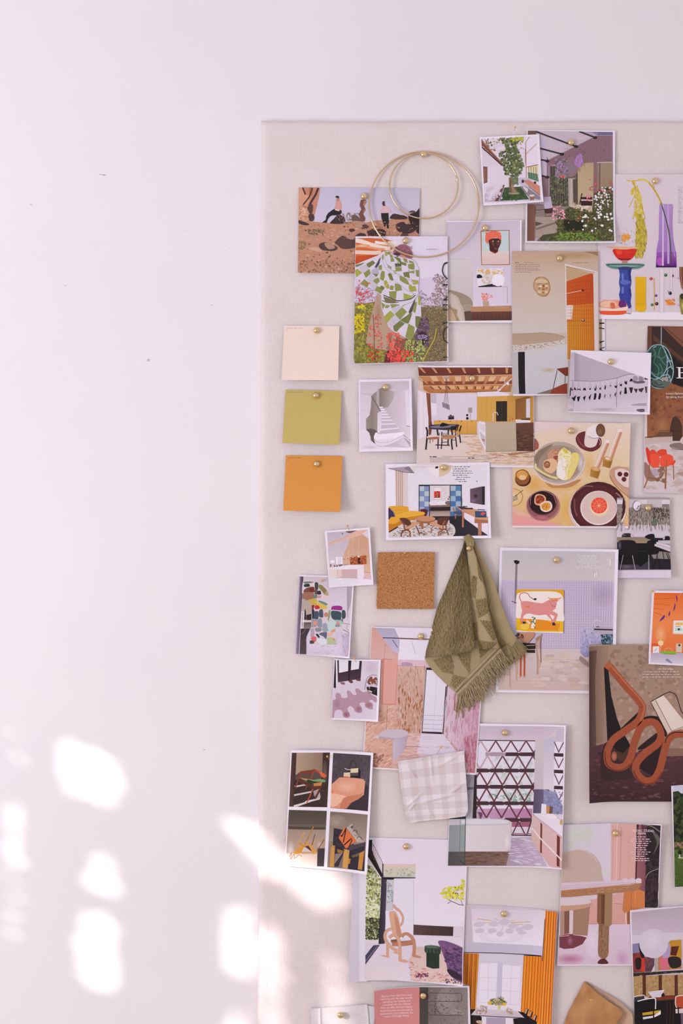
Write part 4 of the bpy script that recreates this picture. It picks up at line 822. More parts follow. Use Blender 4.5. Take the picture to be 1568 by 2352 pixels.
# --- living room with yellow sofa
a = Print('photo_print', 'photo of a living room with a mustard sofa and blue chequered sliding doors', 'photo print', [(885,1066.5),(1123.1,1062),(1125.2,1235.6),(885.8,1240.8)], 5, 'ece5f1', bends=[(1080,1150,1,.7,60,2.5)], tilt=1)
a.view(870,1050,5.807)
a.img('e2d9e4',115,125,1430,100,1448,1042,128,1075)
a.r('e4dce4-e6deea',115,90,1450,700).p('ece6f2',115,150,210,170,215,660,118,680).p('d9cccc',325,210,385,215,385,650,330,650)
a.p('cfb8ac',212,175,325,205,328,652,222,655)
for i in range(9): a.l('b08c7c' if i%2 else 'e2d0c8',7,216+i*13,180+i*3,224+i*12,652)
a.p('a898a8',118,150,400,125,470,210,330,208,215,170).p('8a7a88',330,150,400,125,470,210,440,212).l('3a3034',5,118,150,330,205,468,212).p('e0d8cc',400,118,500,118,470,205)
a.b('ece4e6',618,110,660,190,720,240,795,265,860,250,930,210,975,115,800,100).p('dcc4a8',800,108,975,110,940,200,860,250,795,265).p('1a1618',770,88,805,85,780,152,743,152)
for i in range(9):
    x0,x1=((975,1390),(975,1390),(980,1390),(985,1385),(978,1390),(980,1388),(1030,1335),(1015,1350),(1060,1280))[i]; a.lines('6a5c64',x0,98+i*28,x1,98+i*28,1,9)
a.e('3a3034',1300,322,7)
a.r('2a262e',527,368,1100,785).p('d4c6c8',670,382,945,378,945,790,678,790)
cs=['8c9cc4','b4c0cc','6a80b0','a8b8cc','46689c','5878a4']
for j in range(6):
    for i in range(2):
        a.r(['b8c4cc','8090c0'][(i+j)%2] if j<4 else ['a0acc8','6878a8'][(i+j)%2],538+i*66,388+j*68,602+i*66,454+j*68)
        a.r(['a8bccc','5880ac'][(i+j)%2] if j<2 else ['9cb4cc','4870a4'][(i+j)%2],950+i*70,382+j*69,1018+i*70,450+j*69)
a.r('2a262e',664,380,676,788).r('2a262e',940,375,950,788).r('2a262e',527,368,538,720)
a.r('dcd2d4',676,380,940,640).r('c8bcc0',728,404,832,566).r('e9e0e6',733,408,826,560).r('d8303c',732,456,816,543).p('2a1c24',755,540,770,455,785,455,800,540)
for y in (480,503,525): a.e('f0a040',775,y,13,7)
a.e('1a1416',921,560,9).p('6a5a54',925,520,938,520,938,545,925,545)
a.b('e6dcea',680,590,770,580,785,610,780,638,680,638).b('ece4f0',795,590,890,585,900,620,880,636,790,636).b('7a6a6c',880,600,920,585,945,600,940,635,890,630).p('8a6a60',678,645,945,635,945,665,678,668).p('2a2024',678,668,945,662,945,712,678,718).p('9c8078-bca8a0',678,718,945,712,945,790,680,790).l('6a5450',5,680,722,940,716)
a.p('1e1a20|35303a',930,795,1100,770,1140,820,1310,950,1448,1045,860,1060,940,900).p('2a262c',700,788,1100,785,1100,830,750,850)
# TV
a.p('6a5864|54444c',1210,425,1370,392,1372,635,1212,608).p('2c2428',1368,392,1406,390,1404,636,1372,634).b('3a2c34',1260,505,1290,495,1310,520,1280,545).g('6a5864','8a6a90',1250,580,40,25)
# sofa
a.b('5a1c2c',550,700,600,692,645,705,640,760,625,785,590,780,555,740)
a.b('e0a030',125,680,160,655,360,655,388,680,390,740,300,780,125,830).b('e8ac38',220,780,400,720,540,725,600,735,600,765,480,790,320,815,240,800).p('c88020',230,810,320,815,600,765,595,800,490,830,400,850,260,860).b('e4a434',125,850,200,800,310,815,300,850,200,895,128,900).p('c47c20',125,890,210,890,300,840,320,880,240,940,190,980,128,985)
for x in (220,265,305,345): a.e('a8701c',x,708,5)
a.b('3c2c4c',122,690,160,690,205,740,212,790,160,800,125,830).l('d8d0dc',5,150,690,195,730,210,780)
# rug
a.b('d6cac8',135,1070,260,920,400,870,640,840,820,850,960,890,1012,960,990,1040,860,1080)
a.s(['3a3234','5a4a48','8a7470','e9e2e4','b8a49c'],300,(8,20),(150,1070,280,930,420,880,820,870,960,900,1005,960,980,1040),3,0,12)
a.l('2a2428',16,130,1000,250,930).l('4a3c44',5,440,830,490,850)
# table
a.p('a06848',495,830,748,830,740,870,640,885,540,880,498,860).e('c88c6c',620,820,128,36).l('a06848',32,572,880,575,960).l('8a5638',24,660,875,665,905).l('a06848',20,545,870,548,915)
# chairs
a.b('5c3428',275,815,350,812,410,850,430,905,380,915,330,890,290,850).b('d09c7c',345,945,420,900,440,855,540,875,530,890,420,955,360,965).c('8a5038',20,280,830,330,900,340,960,380,975,410,1000,412,1065).c('7a4430',17,400,960,350,975,305,1000,292,1060).c('7a4430',16,490,915,515,970,540,1025)
a.b('5c3428',785,820,850,800,930,795,915,860,890,910,800,905,775,880).b('d09c7c',672,880,760,850,780,890,860,930,850,960,780,930,700,905).c('a06448',18,880,850,850,900,850,965,800,1000,790,1050).c('8a5038',16,900,870,890,940,925,1040).c('a87050',14,720,920,695,960,690,1015).c('8a5038',16,800,960,880,965,905,980)
# desk
a.p('c08868|d09c78',1005,655,1100,655,1300,700,1448,805,1448,845,1300,838,1100,720).p('3c3450',1040,660,1110,655,1190,685,1100,698).p('28242c',1140,680,1240,675,1250,695,1150,695).l('3a3438',8,1120,655,1175,660).l('b8785c',22,1115,730,1113,935).l('b8785c',44,1335,840,1335,1040).p('a86c4c',1260,825,1448,840,1448,878,1265,880).l('b8785c',12,1010,720,1018,820).c('a86c4c',15,990,670,1000,720,1040,725).b('46506c',1000,730,1050,725,1100,735,1100,760,1010,755).p('54607c',1030,760,1095,760,1095,785,1020,785)
a.p('3c4c70',1272,720,1420,720,1425,800,1278,798).p('2a3450',1278,795,1425,798,1425,805,1278,803).b('d8584c',1350,750,1380,735,1412,745,1390,770,1360,775).l('3a2c34',10,1310,698,1405,705).p('e6dcea',1135,820,1140,740,1270,800,1265,880,1310,880,1310,945).p('e6dcea',1365,880,1448,880,1448,1035,1365,985).l('3a3c34',4,1098,540,1105,570,1100,650)
a.done()

# --- attic kitchen
a = Print('photo_print', 'tilted small photo of a pitched attic kitchen with pink timber wall', 'photo print', [(745.5,1219.7),(848.9,1210.9),(857,1342.1),(755.7,1349.3)], 5, 'ece3ee', bends=[(820,1310,.9,.6,40,2)])
a.view(670,1200,7.352)
a.img('d9ccd6',596,170,1283,120,1342,1028,640,1065)
a.p('bfb4c0-cfc4cc',596,170,1090,135,1000,250,860,570,620,620).p('6a5450',900,150,1100,132,1000,175,960,180).p('e0b4a0',610,350,860,260,1090,140,1285,120,1280,150,1040,250,870,300,615,388).l('c98c74',5,615,355,870,262,1095,140).e('3a3038',852,190,9,11)
a.p('cfa084-dcb49c',1190,195,1290,275,1325,840,1000,840,970,720,860,700,860,575,985,275).p('dcd0da',1285,120,1290,275,1190,190,1260,140)
for i in range(18): a.l('c4907a',3,900+i*24,300-i*4+abs(i-11)*15,905+i*24,700)
a.p('a8502c|b4542e',978,590,1255,552,1260,702,985,712).s(['8a3820','c06c44','d08858','6a2818'],110,(7,16),(985,570,1255,700)).b('2a1418',1115,610,1150,600,1140,640,1160,690,1120,685)
for x,y in ((882,610),(955,603),(1033,592),(1120,578),(1135,578)): a.r('ecd8d4',x-9,y-18,x+9,y+8); a.l('e4cfc6',3,x,y-330 if x>900 else y-80,x,y-18)
a.e('c06c4c',882,615,9,14).e('c06c4c',950,607,10,14).e('b86444',1030,597,10,12)
a.p('d4c6cc',620,620,860,570,870,740,640,750).p('ece6f2',742,580,850,578,852,700,748,700).l('6a6068',4,790,585,792,700).l('6a6068',4,820,583,822,700).p('f0eaf2',650,640,718,635,718,680,655,682).s(['6a5054','8a4c4c','3c2c34','b08c80'],30,(7,13),(650,710,850,745)).s(['a08c88','c8b0a8'],16,(7,12),(860,700,960,725))
a.p('ece2ea',625,770,960,715,1215,718,1220,745,1140,785,630,795).p('e2c8c4',770,790,1100,788,1100,940,770,935).p('d0aeb0',835,795,1100,790,1098,938,850,915).p('cdb0ac',770,935,1100,940,1090,915,850,905)
a.p('e9dde6',1100,770,1215,725,1220,900,1160,985,1105,975).p('e4d4cc',628,795,765,795,768,930,640,930).p('e6dcea',640,930,770,935,1105,945,1160,985,1220,900,1225,840,1330,845,1342,1030,640,1065).p('dcb8b8',1225,840,1330,845,1338,960,1200,950).s(['e6d0d0','c8a0a0','d9b4b0'],60,(6,12),(1225,850,1335,950)).l('a86c5c',6,1228,835,1325,845).s(['d8dce6','ece6f0'],20,(20,50),(650,950,1100,1050),3,0,10)
a.done()

# --- painted arch mural
a = Print('photo_print', 'narrow photo of a room with a patchwork painted arch mural, left edge of the collage', 'photo print', [(687.7,1320.4),(813.5,1323.5),(801.9,1510.8),(678.8,1501.3)], 3, 'ece4ef', bends=[(770,1450,1,.7,50,3)],tilt=1)
a.view(670,1200,7.352)
a.p('a89cb8',128,905,150,908,85,2215,60,2212)
a.img('d6cad8',145,908,1030,920,952,2255,75,2215)
a.p('8a7a90|3c2c34',145,908,205,912,180,1500,125,2220,70,2215).p('d9cede',198,912,210,912,150,1900,130,2220,118,2220)
a.p('cabcc8-d8ccdc',205,912,1030,925,940,1390,630,1380,600,1200,500,1040,210,1000)
a.p('a898a8|b8a8b8',930,1090,1020,1080,1000,1350,950,1500,940,1700,930,1400).p('d4c8d4',1005,1300,940,1640,930,1700,985,1710,1015,1200)
a.b('d8c8cc',190,1000,330,990,450,1015,560,1090,620,1200,640,1330,640,1500,600,1760,320,1760,190,1340)
for c,*q in [('6a7a6c',205,1000,320,995,370,1010,300,1025,220,1030),('2c3430',210,1045,290,1035,300,1080,215,1085),('7c4838',200,1150,260,1100,370,1085,380,1150,360,1180,220,1185),('6a2c2c',300,1120,370,1095,378,1170,310,1175),('9a6c58',190,1190,360,1180,370,1270,300,1310,190,1300),
  ('3c4444',390,1015,445,1025,440,1130,395,1135),('6a4c40',385,1140,430,1130,440,1200,390,1215),('2c2c3c',430,1165,480,1150,495,1205,440,1215),('6a8474',370,1225,425,1215,430,1270,370,1280),('c8988c',430,1230,490,1230,490,1270,435,1275),
  ('8a7c50',460,1050,510,1060,580,1130,618,1220,560,1220,500,1150,455,1100),('b8a080',560,1190,600,1160,620,1225,570,1230),('c4a850',280,1310,400,1285,450,1350,540,1380,600,1450,480,1450,400,1400,330,1390),('d8b850',400,1330,470,1360,560,1400,600,1450,470,1450),
  ('6a8c84',455,1315,520,1330,600,1370,580,1400,520,1370,460,1345),('8a2c30',335,1400,380,1395,370,1455,335,1465),('c02c3c',390,1405,450,1400,470,1450,400,1460),
  ('2c2c40',330,1480,380,1480,370,1620,330,1620),('44505c',380,1510,450,1505,445,1620,375,1630),('4a5468',465,1480,520,1470,530,1590,490,1600,460,1580),('c08468',550,1530,600,1520,605,1580,555,1590),('8ca070',620,1500,650,1480,650,1560,625,1640,605,1640),
  ('9a2c88',665,1470,690,1410,830,1410,850,1470,790,1480,700,1470),('3c5058',665,1500,740,1490,830,1520,820,1640,720,1640,670,1600),('3c5054',845,1490,900,1490,905,1600,850,1620),
  ('6a7c80',820,1640,860,1630,860,1680,820,1690),('a8b0b4',600,1700,640,1650,810,1650,740,1760,600,1830),('c0d4d0',600,1680,720,1650,750,1750,640,1840),('9c98a4',330,1630,430,1640,430,1740,330,1760),('e0907c',370,1680,430,1670,430,1720,380,1730),('8c90a0',440,1640,500,1620,505,1760,440,1760),
  ('9ca0b0',520,1710,590,1710,595,1840,520,1830),('e08c6c',750,1690,805,1690,800,1725,755,1720),('8c90a0',740,1720,810,1725,810,1755,740,1760),('9ccabc',820,1650,850,1680,830,1770,815,1740)]: a.b(c,*q)
a.p('d6c6cc',650,1385,940,1390,930,1700,830,1700,820,1760,600,1900,600,1385) if False else None
for c,*q in [('8a8c94',390,1785,490,1780,495,1830,410,1840),('5c6878',460,1880,520,1850,590,1850,580,1960,530,1920),('28303c',405,1885,440,1880,470,1930,450,1945),('e09c80',655,1830,730,1790,725,1840,670,1850),('e8b49c',600,1880,700,1850,660,1910,600,1915),('b8bc98',590,1950,700,1940,760,2040,585,2050),('e8805c',690,1960,720,1960,725,1990,700,1980),('d86068',330,1930,410,1930,400,2010,340,1990),('b0a0ac',310,1820,360,1780,380,1900,320,1920),('4c4444',305,1990,370,2000,370,2040,305,2040),('d8dce6',420,1960,580,1970,580,2050,480,2050),('9cc0a8',760,2020,690,2040,700,2060,760,2060)]: a.b(c,*q)
a.l('e2a09c',6,375,1765,500,1760).l('e6b0b0',5,385,1780,420,1860,590,1845)
a.b('b4a498',180,1320,250,1315,310,1350,335,1420,330,1760,180,1780).p('2c2024',215,1500,225,1450,238,1500,245,1640,210,1640).p('30242a',245,1560,330,1540,330,1650,250,1650).p('d6c8cc',170,1650,330,1645,330,1680,170,1682).p('5c4c48-8a7a74',180,1682,328,1682,320,1790,180,1790)
a.p('3c2c30-54484c',150,1790,310,1790,250,1920,245,2225,130,2220).l('6a5c5c',14,240,1800,190,1860,160,1890).p('d4c8dc',300,1830,320,1830,300,2060,250,2225,245,1960).l('e9e2f0',14,200,1500,170,1500,150,1780,190,1785,205,1505)
a.p('ddd0e0-d0c0d4',300,2055,760,2060,860,2140,930,2260,245,2225).p('dcd0e0|b8a4bc',745,1765,860,1860,975,1870,950,2260,880,2250,790,2080,760,2050).b('d6cad2',840,1710,900,1695,985,1720,970,1860,900,1850,840,1790).l('4a3c40',6,850,1695,985,1720).l('3a2c34',8,860,1805,970,1860).c('7a5c50',5,940,1730,930,1790,960,1830).p('cfc2d4',730,1800,800,1850,790,2060,750,2040)
a.s(['c4b4cc','e4daea','b4a4bc'],60,(16,50),(350,2080,880,2240),7,4,6).s(['a894b0','c8b8cc'],40,(14,40),(860,1900,960,2240),3,50,20)
a.done()

# --- bull painting page
a = Print('magazine_page', 'page with a pink bull painting on a pale tiled wall, beside the olive towel', 'magazine page', [(1147.2,1257.3),(1416.4,1261.5),(1411.2,1593.4),(1137.7,1589.6)], 2, 'e9e1ee', bends=[(1370,1400,1,-.2,45,2.5)])
a.view(1130,1250,5.227)
a.img('cfc4cc',118,75,1460,90,1435,1760,72,1745)
a.p('c6bec4-cfc6c6',100,70,1470,80,1460,445,100,430).p('cabbd4-cdbfd6',100,430,1460,440,1445,1260,90,1250).g('cabbd0','b4a0bc',1330,600,150,160)
for i in range(46): x=95+i*29.5; a.l('b4a4be' if x<1000 else 'a48fae',3,x,435,x-8,1250)
for i in range(28): y=460+i*29; a.l('b9aac2',3,95,y,1450,y+6)
for i,y in enumerate(range(130,290,17)): a.lines('e2dade',940,y,1345,y,1,9,'C')
a.p('1c1418',255,195,290,190,327,205,318,232,290,240,268,228).l('3a2c34',6,282,238,270,690).l('3a2c34',6,296,238,284,660).l('3a2c34',7,232,682,275,700,325,728).l('3a2c34',5,260,712,290,690).b('b0a030',325,735,355,740,360,770,330,765).b('6a7c34',285,810,295,785,305,820,298,840)
a.p('e6dce6',1365,178,1412,170,1412,250,1398,250,1398,190,1365,190).p('ece4ee',1398,180,1412,180,1408,252,1396,252).p('ece4ee',1222,335,1236,335,1232,395,1222,395).p('ece4ee',1242,322,1256,322,1254,380,1243,380).l('b0a0ac',4,1205,345,1275,328).l('b0a0ac',4,1375,182,1445,188)
# painting (bull)
a.p('8a7c90',855,545,868,560,862,1070,850,1068).p('e2a81c',288,541,856,545,850,1068,285,1045).b('f2e6e2',290,610,350,575,450,566,700,566,810,590,850,660,852,800,850,925,700,920,500,905,380,900,288,885,286,740)
a.p('ecb820',288,885,850,925,850,1050,285,1030).p('e8901e',330,890,600,905,720,940,812,950,790,1035,560,1030,340,1010).p('f0e4e0',285,1030,420,1045,850,1050,850,1068,285,1048)
a.b('e0908c',345,690,420,682,520,700,600,705,660,675,700,670,740,690,760,760,720,800,720,830,620,845,540,850,440,830,400,840,370,870,375,920,345,925,340,870,355,800,345,740)
a.p('e0908c',640,840,720,800,785,840,760,920,735,945,712,945,700,900).p('f2e6e2',690,850,720,825,745,850,740,880,725,905,712,890).b('e0908c',700,800,780,835,770,880,740,860,700,840)
a.b('e0908c',680,680,700,655,740,648,775,655,795,675,775,690,765,740,740,765,720,740,705,700).b('e8a050',665,628,690,645,750,645,800,645,825,628,815,655,780,662,700,660,675,650).c('c86c6c',10,350,690,325,640,335,600,370,582,420,590,450,630,490,658).b('2c2438',490,655,520,645,530,660,515,672,495,665)
a.c('a84c54',4,680,680,700,700,715,740).l('3a2430',4,715,680,735,675).l('3a2430',4,750,672,768,675).e('3a2430',730,742,5).e('3a2430',750,744,5).b('e87c38',395,745,430,740,450,745,425,757,400,757)
a.p('2c2c3c',358,925,395,930,402,950,368,955).p('2c2c3c',715,940,745,938,760,972,722,975).b('f0c850',335,970,370,955,440,955,440,1000,400,1022,350,1015).b('f0d0c0',405,910,430,915,460,945,440,955,415,935).p('f0e8e0',485,860,525,860,515,940,500,1010,462,1008,470,940)
a.s(['5a7c2c','466a24'],16,(8,14),(470,865,515,1005),1.5)
# counter right
a.p('c4bcd8-8a86b8',1055,990,1215,1040,1305,1080,1300,1230,1170,1260,1165,1420,1050,1290).s(['a09cc0','d0c8e0','8480ac'],120,(8,24),(1060,1010,1300,1090,1290,1300,1060,1280),2.5,80,20).p('3c4c64',1300,1080,1442,1080,1438,1225,1300,1225).s(['1c2838','7088a0','28384c','a8c0cc'],160,(6,14),(1305,1085,1438,1220)).p('b8a8bc',1210,1000,1440,1000,1440,1075,1290,1080,1200,1040).l('1e1824',16,1218,1020,1440,1026).c('e4dae4',6,1200,1030,1200,950,1240,912,1300,925,1305,980).l('4a3c4c',8,1245,990,1280,990)
# floor
a.p('d3c2c4-cdb4ac',90,1250,1060,1255,1050,1300,1170,1430,1435,1430,1435,1760,72,1745).s(['dccbc8','c4a8a0','d8c0b4','cab4b4'],46,(40,110),(500,1300,1160,1720),3,0,6).l('b49c9c',3,600,1380,1160,1385).l('b49c9c',3,300,1640,1160,1640).b('9c8484',1060,1340,1160,1430,1160,1480,1050,1400)
# table + chairs
a.p('c08c74',290,1060,510,1055,505,1100,430,1175,360,1180).l('8a5440',7,512,1070,500,1110,420,1200).s(['4a3c2c','c05c3c','2a2420'],16,(12,24),(290,1060,370,1130),2)
w1='c4a08c'
a.p('2a1c20',360,1180,520,1190,510,1305,400,1300).l(w1,8,400,1215,510,1210).l(w1,10,395,1262,512,1262).b('3a2428',130,1360,260,1345,290,1365,200,1400,120,1400)
a.l('b89484',22,545,1120,525,1180,545,1400,540,1560).l(w1,15,575,1100,560,1200,575,1350,570,1480).l('8a6454',10,592,1075,578,1180,585,1420).b('a8806c',520,1130,560,1100,590,1085,600,1080,590,1110,550,1150,530,1160)
a.l('b8603c',24,345,1310,340,1400,338,1590).l('b85030',22,382,1290,385,1420,382,1590).l(w1,9,338,1575,330,1610).l(w1,9,382,1575,378,1605).l(w1,19,205,1380,208,1500,212,1715).l(w1,14,275,1380,285,1500,292,1640).l(w1,12,310,1330,305,1440,302,1560).l('d0b4a4',6,465,1300,460,1400).l('d0b4a4',6,490,1300,488,1390)
a.done()

# --- dark dining photo
a = Print('photo_print', 'photo of black chairs round a table under a mural of hanging grasses, white strip below', 'photo print', [(1414.9,1143.3),(1536,1143.5),(1537.2,1326.5),(1416,1327.5)], 4, 'ddd0e0', bends=[(1500,1270,1,.9,45,2)])
a.view(1405,1130,9.62)
a.img('c8bac2',95,128,1262,130,1270,1712,95,1718)
a.r('a08f88-b8a8a8',95,128,1270,180).r('cdbfc6',95,165,1270,360)
for x0,x1 in ((98,235),(575,755),(1090,1270)): a.r('e0d4de',x0,175,x1,268); a.r('8a7c7c',x0,268,x1-20,340)
a.r('a8988c-b4a49c',98,345,1270,720).p('b0a098',600,270,880,270,870,360,600,360)
a.r('d0c3cc-d9ccda',95,730,1270,1000)
a.s(['8a7a70','6f625a','9c8c7e','b5a69a','5c5450','4f4844','a8988a'],900,(14,46),(98,350,1270,720),5,95,25)
for i in range(15): x=110+i*82; a.s(['8a7a70','7a6c62','a09084','bfb0ac'],16,(12,34),(x-35,650,x+35,650,x+10,860,x-8,860),4,92,12)
a.s(['4a4444','3c3838'],70,(14,36),(900,360,1260,600),3,90,40).s(['6a7a64','54604c'],24,(14,26),(880,620,990,740))
for x in (245,490,640,790,990,1190): a.p('d4c6d0',x,650,x+35,860,x-35,860)
a.e('4a3c40',530,315,90,118).e('c8bac4',530,312,80,105).b('ece2f0',470,260,520,205,600,220,620,280,560,300,540,350,480,370,455,320).e('3a2c30',545,355,12).e('3a2c30',570,320,12)
a.b('1c161c',205,970,240,920,380,915,405,960,400,1010,300,1025,220,1005).s(['6a6468','a8a0a8'],14,(6,11),(225,935,390,1005)).b('cbbdcc',395,940,440,950,455,990,410,1000)
a.p('8f7c68-a08c74',98,998,700,998,860,1060,760,1130,480,1130,100,1130)
a.p('0e0a10',98,1110,520,1130,760,1130,860,1060,1260,1060,1270,1330,1000,1340,960,1380,400,1420,100,1300).b('181218',710,995,800,935,910,935,918,1050,840,1055).p('181218',920,1015,1110,1020,1180,970,1245,975,1262,1010,1262,1060,920,1060).b('c8bacb',1110,1010,1150,1000,1140,1050,1110,1045)
a.r('2a2430-463c4c',98,1300,1270,1718).p('100c12',98,1300,1000,1330,960,1390,620,1650,540,1600,400,1600,180,1600,140,1500).p('211a24',820,1370,1270,1480,1270,1700,830,1700).p('8f8280',850,1380,1010,1310,1265,1340,1265,1480,900,1470).g('463c4c','6a5c68',300,1650,150,50)
a.b('181218',110,1180,160,1080,220,1060,430,1065,520,1130,530,1280,450,1360,300,1390,150,1380).g('2a2434','6a607c',155,1180,40,110).b('120d14',750,1120,850,1060,1000,1070,1020,1200,1020,1330,950,1375,760,1360)
a.p('cabcc6',1000,1070,1265,1065,1268,1160,1010,1110).p('d9ccd6',960,1105,1010,1100,1268,1170,1268,1240,960,1150).p('d3c6d0',925,1145,965,1150,1268,1240,1268,1320,920,1190).l('5a4c54',5,1005,1108,1268,1172).l('5a4c54',5,965,1150,1268,1245)
for q in [(232,1390,165,1710),(435,1400,495,1710),(797,1390,795,1710)]: a.l('b8b0bc',13,*q)
for q in [(970,1380,1065,1710),(990,1370,890,1710),(1105,1320,1125,1480),(1180,1340,1225,1480),(1215,1340,1250,1480),(130,1330,170,1600)]: a.l('0c080e',14,*q)
a.done()
# ================================================================ prints, lower half
# --- pink stone bathroom
a = Print('magazine_page', 'page with a pink stone bathroom and toilet, behind the olive towel', 'magazine page', [(853.4,1439.3),(1115,1445),(1092.5,1779),(831.5,1763)], 3, 'ece4ee')
a.view(750,1420,4.238)
a.img('d8a8a0',440,88,1535,105,1440,1502,355,1442)
a.p('d49c90-dcc8c8',438,85,480,88,640,330,690,400,690,470,560,470,540,840,360,840)
a.p('c88478-c98074',540,390,700,400,670,840,530,835).p('dca498',560,400,690,400,665,830,545,830).l('b46c60',5,528,400,520,840).l('b48478',4,570,250,558,400)
a.p('e6dcea',470,88,1535,105,1520,230,545,190).p('b0a8c0-c4bcd4',470,90,660,98,705,195,700,335,650,330,545,190).p('e9e2f0',705,205,1520,230,1510,420,692,405).l('2a2034',8,545,188,1500,218).l('6a6478',8,640,208,690,285).l('b8b0c8',5,825,215,862,345).l('8a84a0',3,705,205,700,330)
a.p('dcbcc8',690,400,1510,420,1510,490,690,465).p('c89090',690,455,960,470,960,480,690,465).b('b898b0',725,435,780,425,830,440,825,460,740,460)
a.p('d4b0a4-c89c88',690,462,965,475,920,1115,700,1110,680,700)
a.s(['dcc4b8','c08c74','d0a494','b47c64','e2ccc4','c89c84'],650,(6,30),(685,470,962,478,920,1112,690,1110),5,92,8).s(['a0603c','b47850'],60,(8,30),(700,650,930,1100),4,92,8)
a.p('d9b0a0-d4a08c',530,840,670,838,700,1115,480,1300,360,1290,370,1000,500,990)
a.p('dcb4a4-d09c88',355,1080,640,1180,640,1450,355,1440).s(['e2c4b8','c88c78','d8a898','ecd0c4','c07c68'],420,(8,34),(500,845,700,850,690,1090,640,1200,640,1450,360,1440,360,1000,500,1000),6,-35,10)
a.l('b07c68',4,590,840,580,1090).s(['9a6c58','8a5c4c'],60,(8,24),(455,1310,560,1330,500,1450,455,1440),4,-40,12)
a.p('d8b0a8|e0ccd8',640,1110,920,1120,1140,1125,1300,1350,1200,1510,640,1450).s(['e4c8bc','c48c80','d4a498'],170,(12,44),(660,1130,900,1125,880,1440,650,1450),8,0,8).p('dcd0e0',915,1120,1140,1125,1260,1300,1100,1330,880,1310).l('8a6c64',5,750,1242,920,1250)
a.s(['e4d6e6','d0c0d4'],40,(16,50),(900,1130,1200,1290),7,2,5)
a.p('dcc8d4|c890a8',1160,660,1535,650,1500,1100,1440,1505,1340,1500,1300,1300,1140,1125).p('c088a0-b86878',1330,1160,1480,1100,1440,1505,1350,1500)
a.s(['d4b0c0','c898ac','e0ccd8','c084a0','b87890'],420,(10,46),(1150,700,1500,800,1440,1500,1340,1490,1250,1250,1150,1130),9,95,5).s(['b05a68','c0788c'],60,(10,40),(1340,1200,1460,1100,1430,1490,1350,1490),8,95,5)
a.p('2c2028',965,478,1190,490,1130,1125,920,1112).p('eae2f0-dcd6e6',972,500,1180,512,1128,1105,930,1098).l('c8b8c0',5,965,478,920,1112).l('c4bccc',3,1075,510,1035,1100)
for i in range(4): y=940+i*43; a.l('b0a0b4',4,930,y,1135,y+8)
a.l('3a2c34',10,1160,660,1125,1125).l('e2dae4',4,1160,760,1120,1120).l('a8684c',9,1248,730,1238,895).l('a8684c',9,1275,750,1278,905).l('a8684c',8,1240,890,1280,905)
a.b('cabcc6',500,1140,540,1100,600,1078,720,1078,785,1100,785,1140,740,1165,640,1172,510,1162).b('b8a4b0',500,1145,560,1150,690,1165,785,1140,770,1175,690,1180,505,1165).p('c8bac8|b4a4b8',645,1175,780,1160,770,1230,720,1330,640,1385).p('d4c4cc',440,1160,510,1130,505,1165)
a.done()

# --- wavy pool photo
a = Print('photo_print', 'small photo of a scalloped pink rug in front of a dark framed door', 'photo print', [(767.7,1513.2),(874.3,1514.4),(867.5,1656),(761.8,1651.2)], 5, 'ebe3ef', bends=[(850,1600,1,.5,35,2.5)], tilt=1)
a.view(750,1420,4.238)
a.img('d6c8d8',80,402,505,416,480,980,52,965)
a.p('d4c8d6-dccfe0',80,402,505,416,495,600,70,600).g('d8ccda','cab8cc',430,470,70,80)
a.p('241a1e',80,402,90,402,90,675,65,672).p('e6deea',88,402,105,402,108,620,92,640).p('2c1c22-4a3440',103,405,342,412,330,585,108,620).p('e6deea',118,405,210,408,208,510,120,528).p('e6deea',240,408,320,410,312,490,235,502).l('1c1418',12,222,408,215,600).b('6a3c40',210,605,245,600,255,620,235,628).b('6a3c40',280,590,325,585,328,605,300,605).b('8a5c60',130,620,170,620,175,640,150,640)
b_='b48c9c'
a.b('b490a0',60,800,90,790,85,740,105,722,135,735,150,770,200,765,195,710,215,700,240,720,260,740,290,738,275,690,300,678,330,700,360,715,400,710,440,740,485,770,480,815,440,790,415,795,425,830,450,860,440,880,400,870,370,820,340,815,320,830,335,870,345,905,320,918,280,905,260,870,230,850,205,870,210,910,228,940,210,962,170,955,150,900,120,885,80,900,70,960,50,960)
a.g('b490a0','9c6c78',310,880,35,35).g('b490a0','945c6c',190,930,35,32).g('b490a0','a06c74',410,840,40,30).g('b490a0','a47c90',100,830,40,50)
a.p('1e1418',385,670,430,660,490,670,490,750,450,735,400,710).p('1e1418',400,600,490,590,492,640,440,630,400,625).b('8a4c38',395,610,420,570,440,565,450,590,470,570,490,580,490,630,450,640,410,640).s(['e2d4dc','d0c0c8','2a1c20'],26,(6,16),(385,600,490,720),2).c('6a4c54',4,370,690,385,600,400,570,440,550,490,552)
a.done()

# --- four furniture pictures
a = Print('photo_print', 'sheet of four dark furniture pictures split by white bars, low on the left', 'photo print', [(667.5,1721.5),(856.8,1727.3),(841.7,2003.4),(654,1987)], 4, 'eee6f0', tilt=2, bends=[(800,1800,1,.2,60,3)],
   edge=[(667.5,1722.5),(700,1720.5),(745,1720.3),(800,1722.5),(856.8,1727.3),(841.7,2003.4),(750,1995),(654,1987)])
a.view(640,1710,6.817); q0=a.clip
a.img('5a4844',205,122,802,118,758,972,163,962)
a.p('5a3c34|3a2824',200,120,280,122,240,965,163,962).p('b09880|8a7060',280,120,700,118,680,470,560,380,350,410,265,470).p('3c2c28',690,118,802,118,758,972,640,972,660,600,680,450).g('4a3a36','6a5850',720,420,40,180)
a.p('3a2826',240,520,420,640,650,700,650,972,235,965).s(['4a3834','5c463e','30201e'],90,(10,26),(245,600,750,960),3,-12,20)
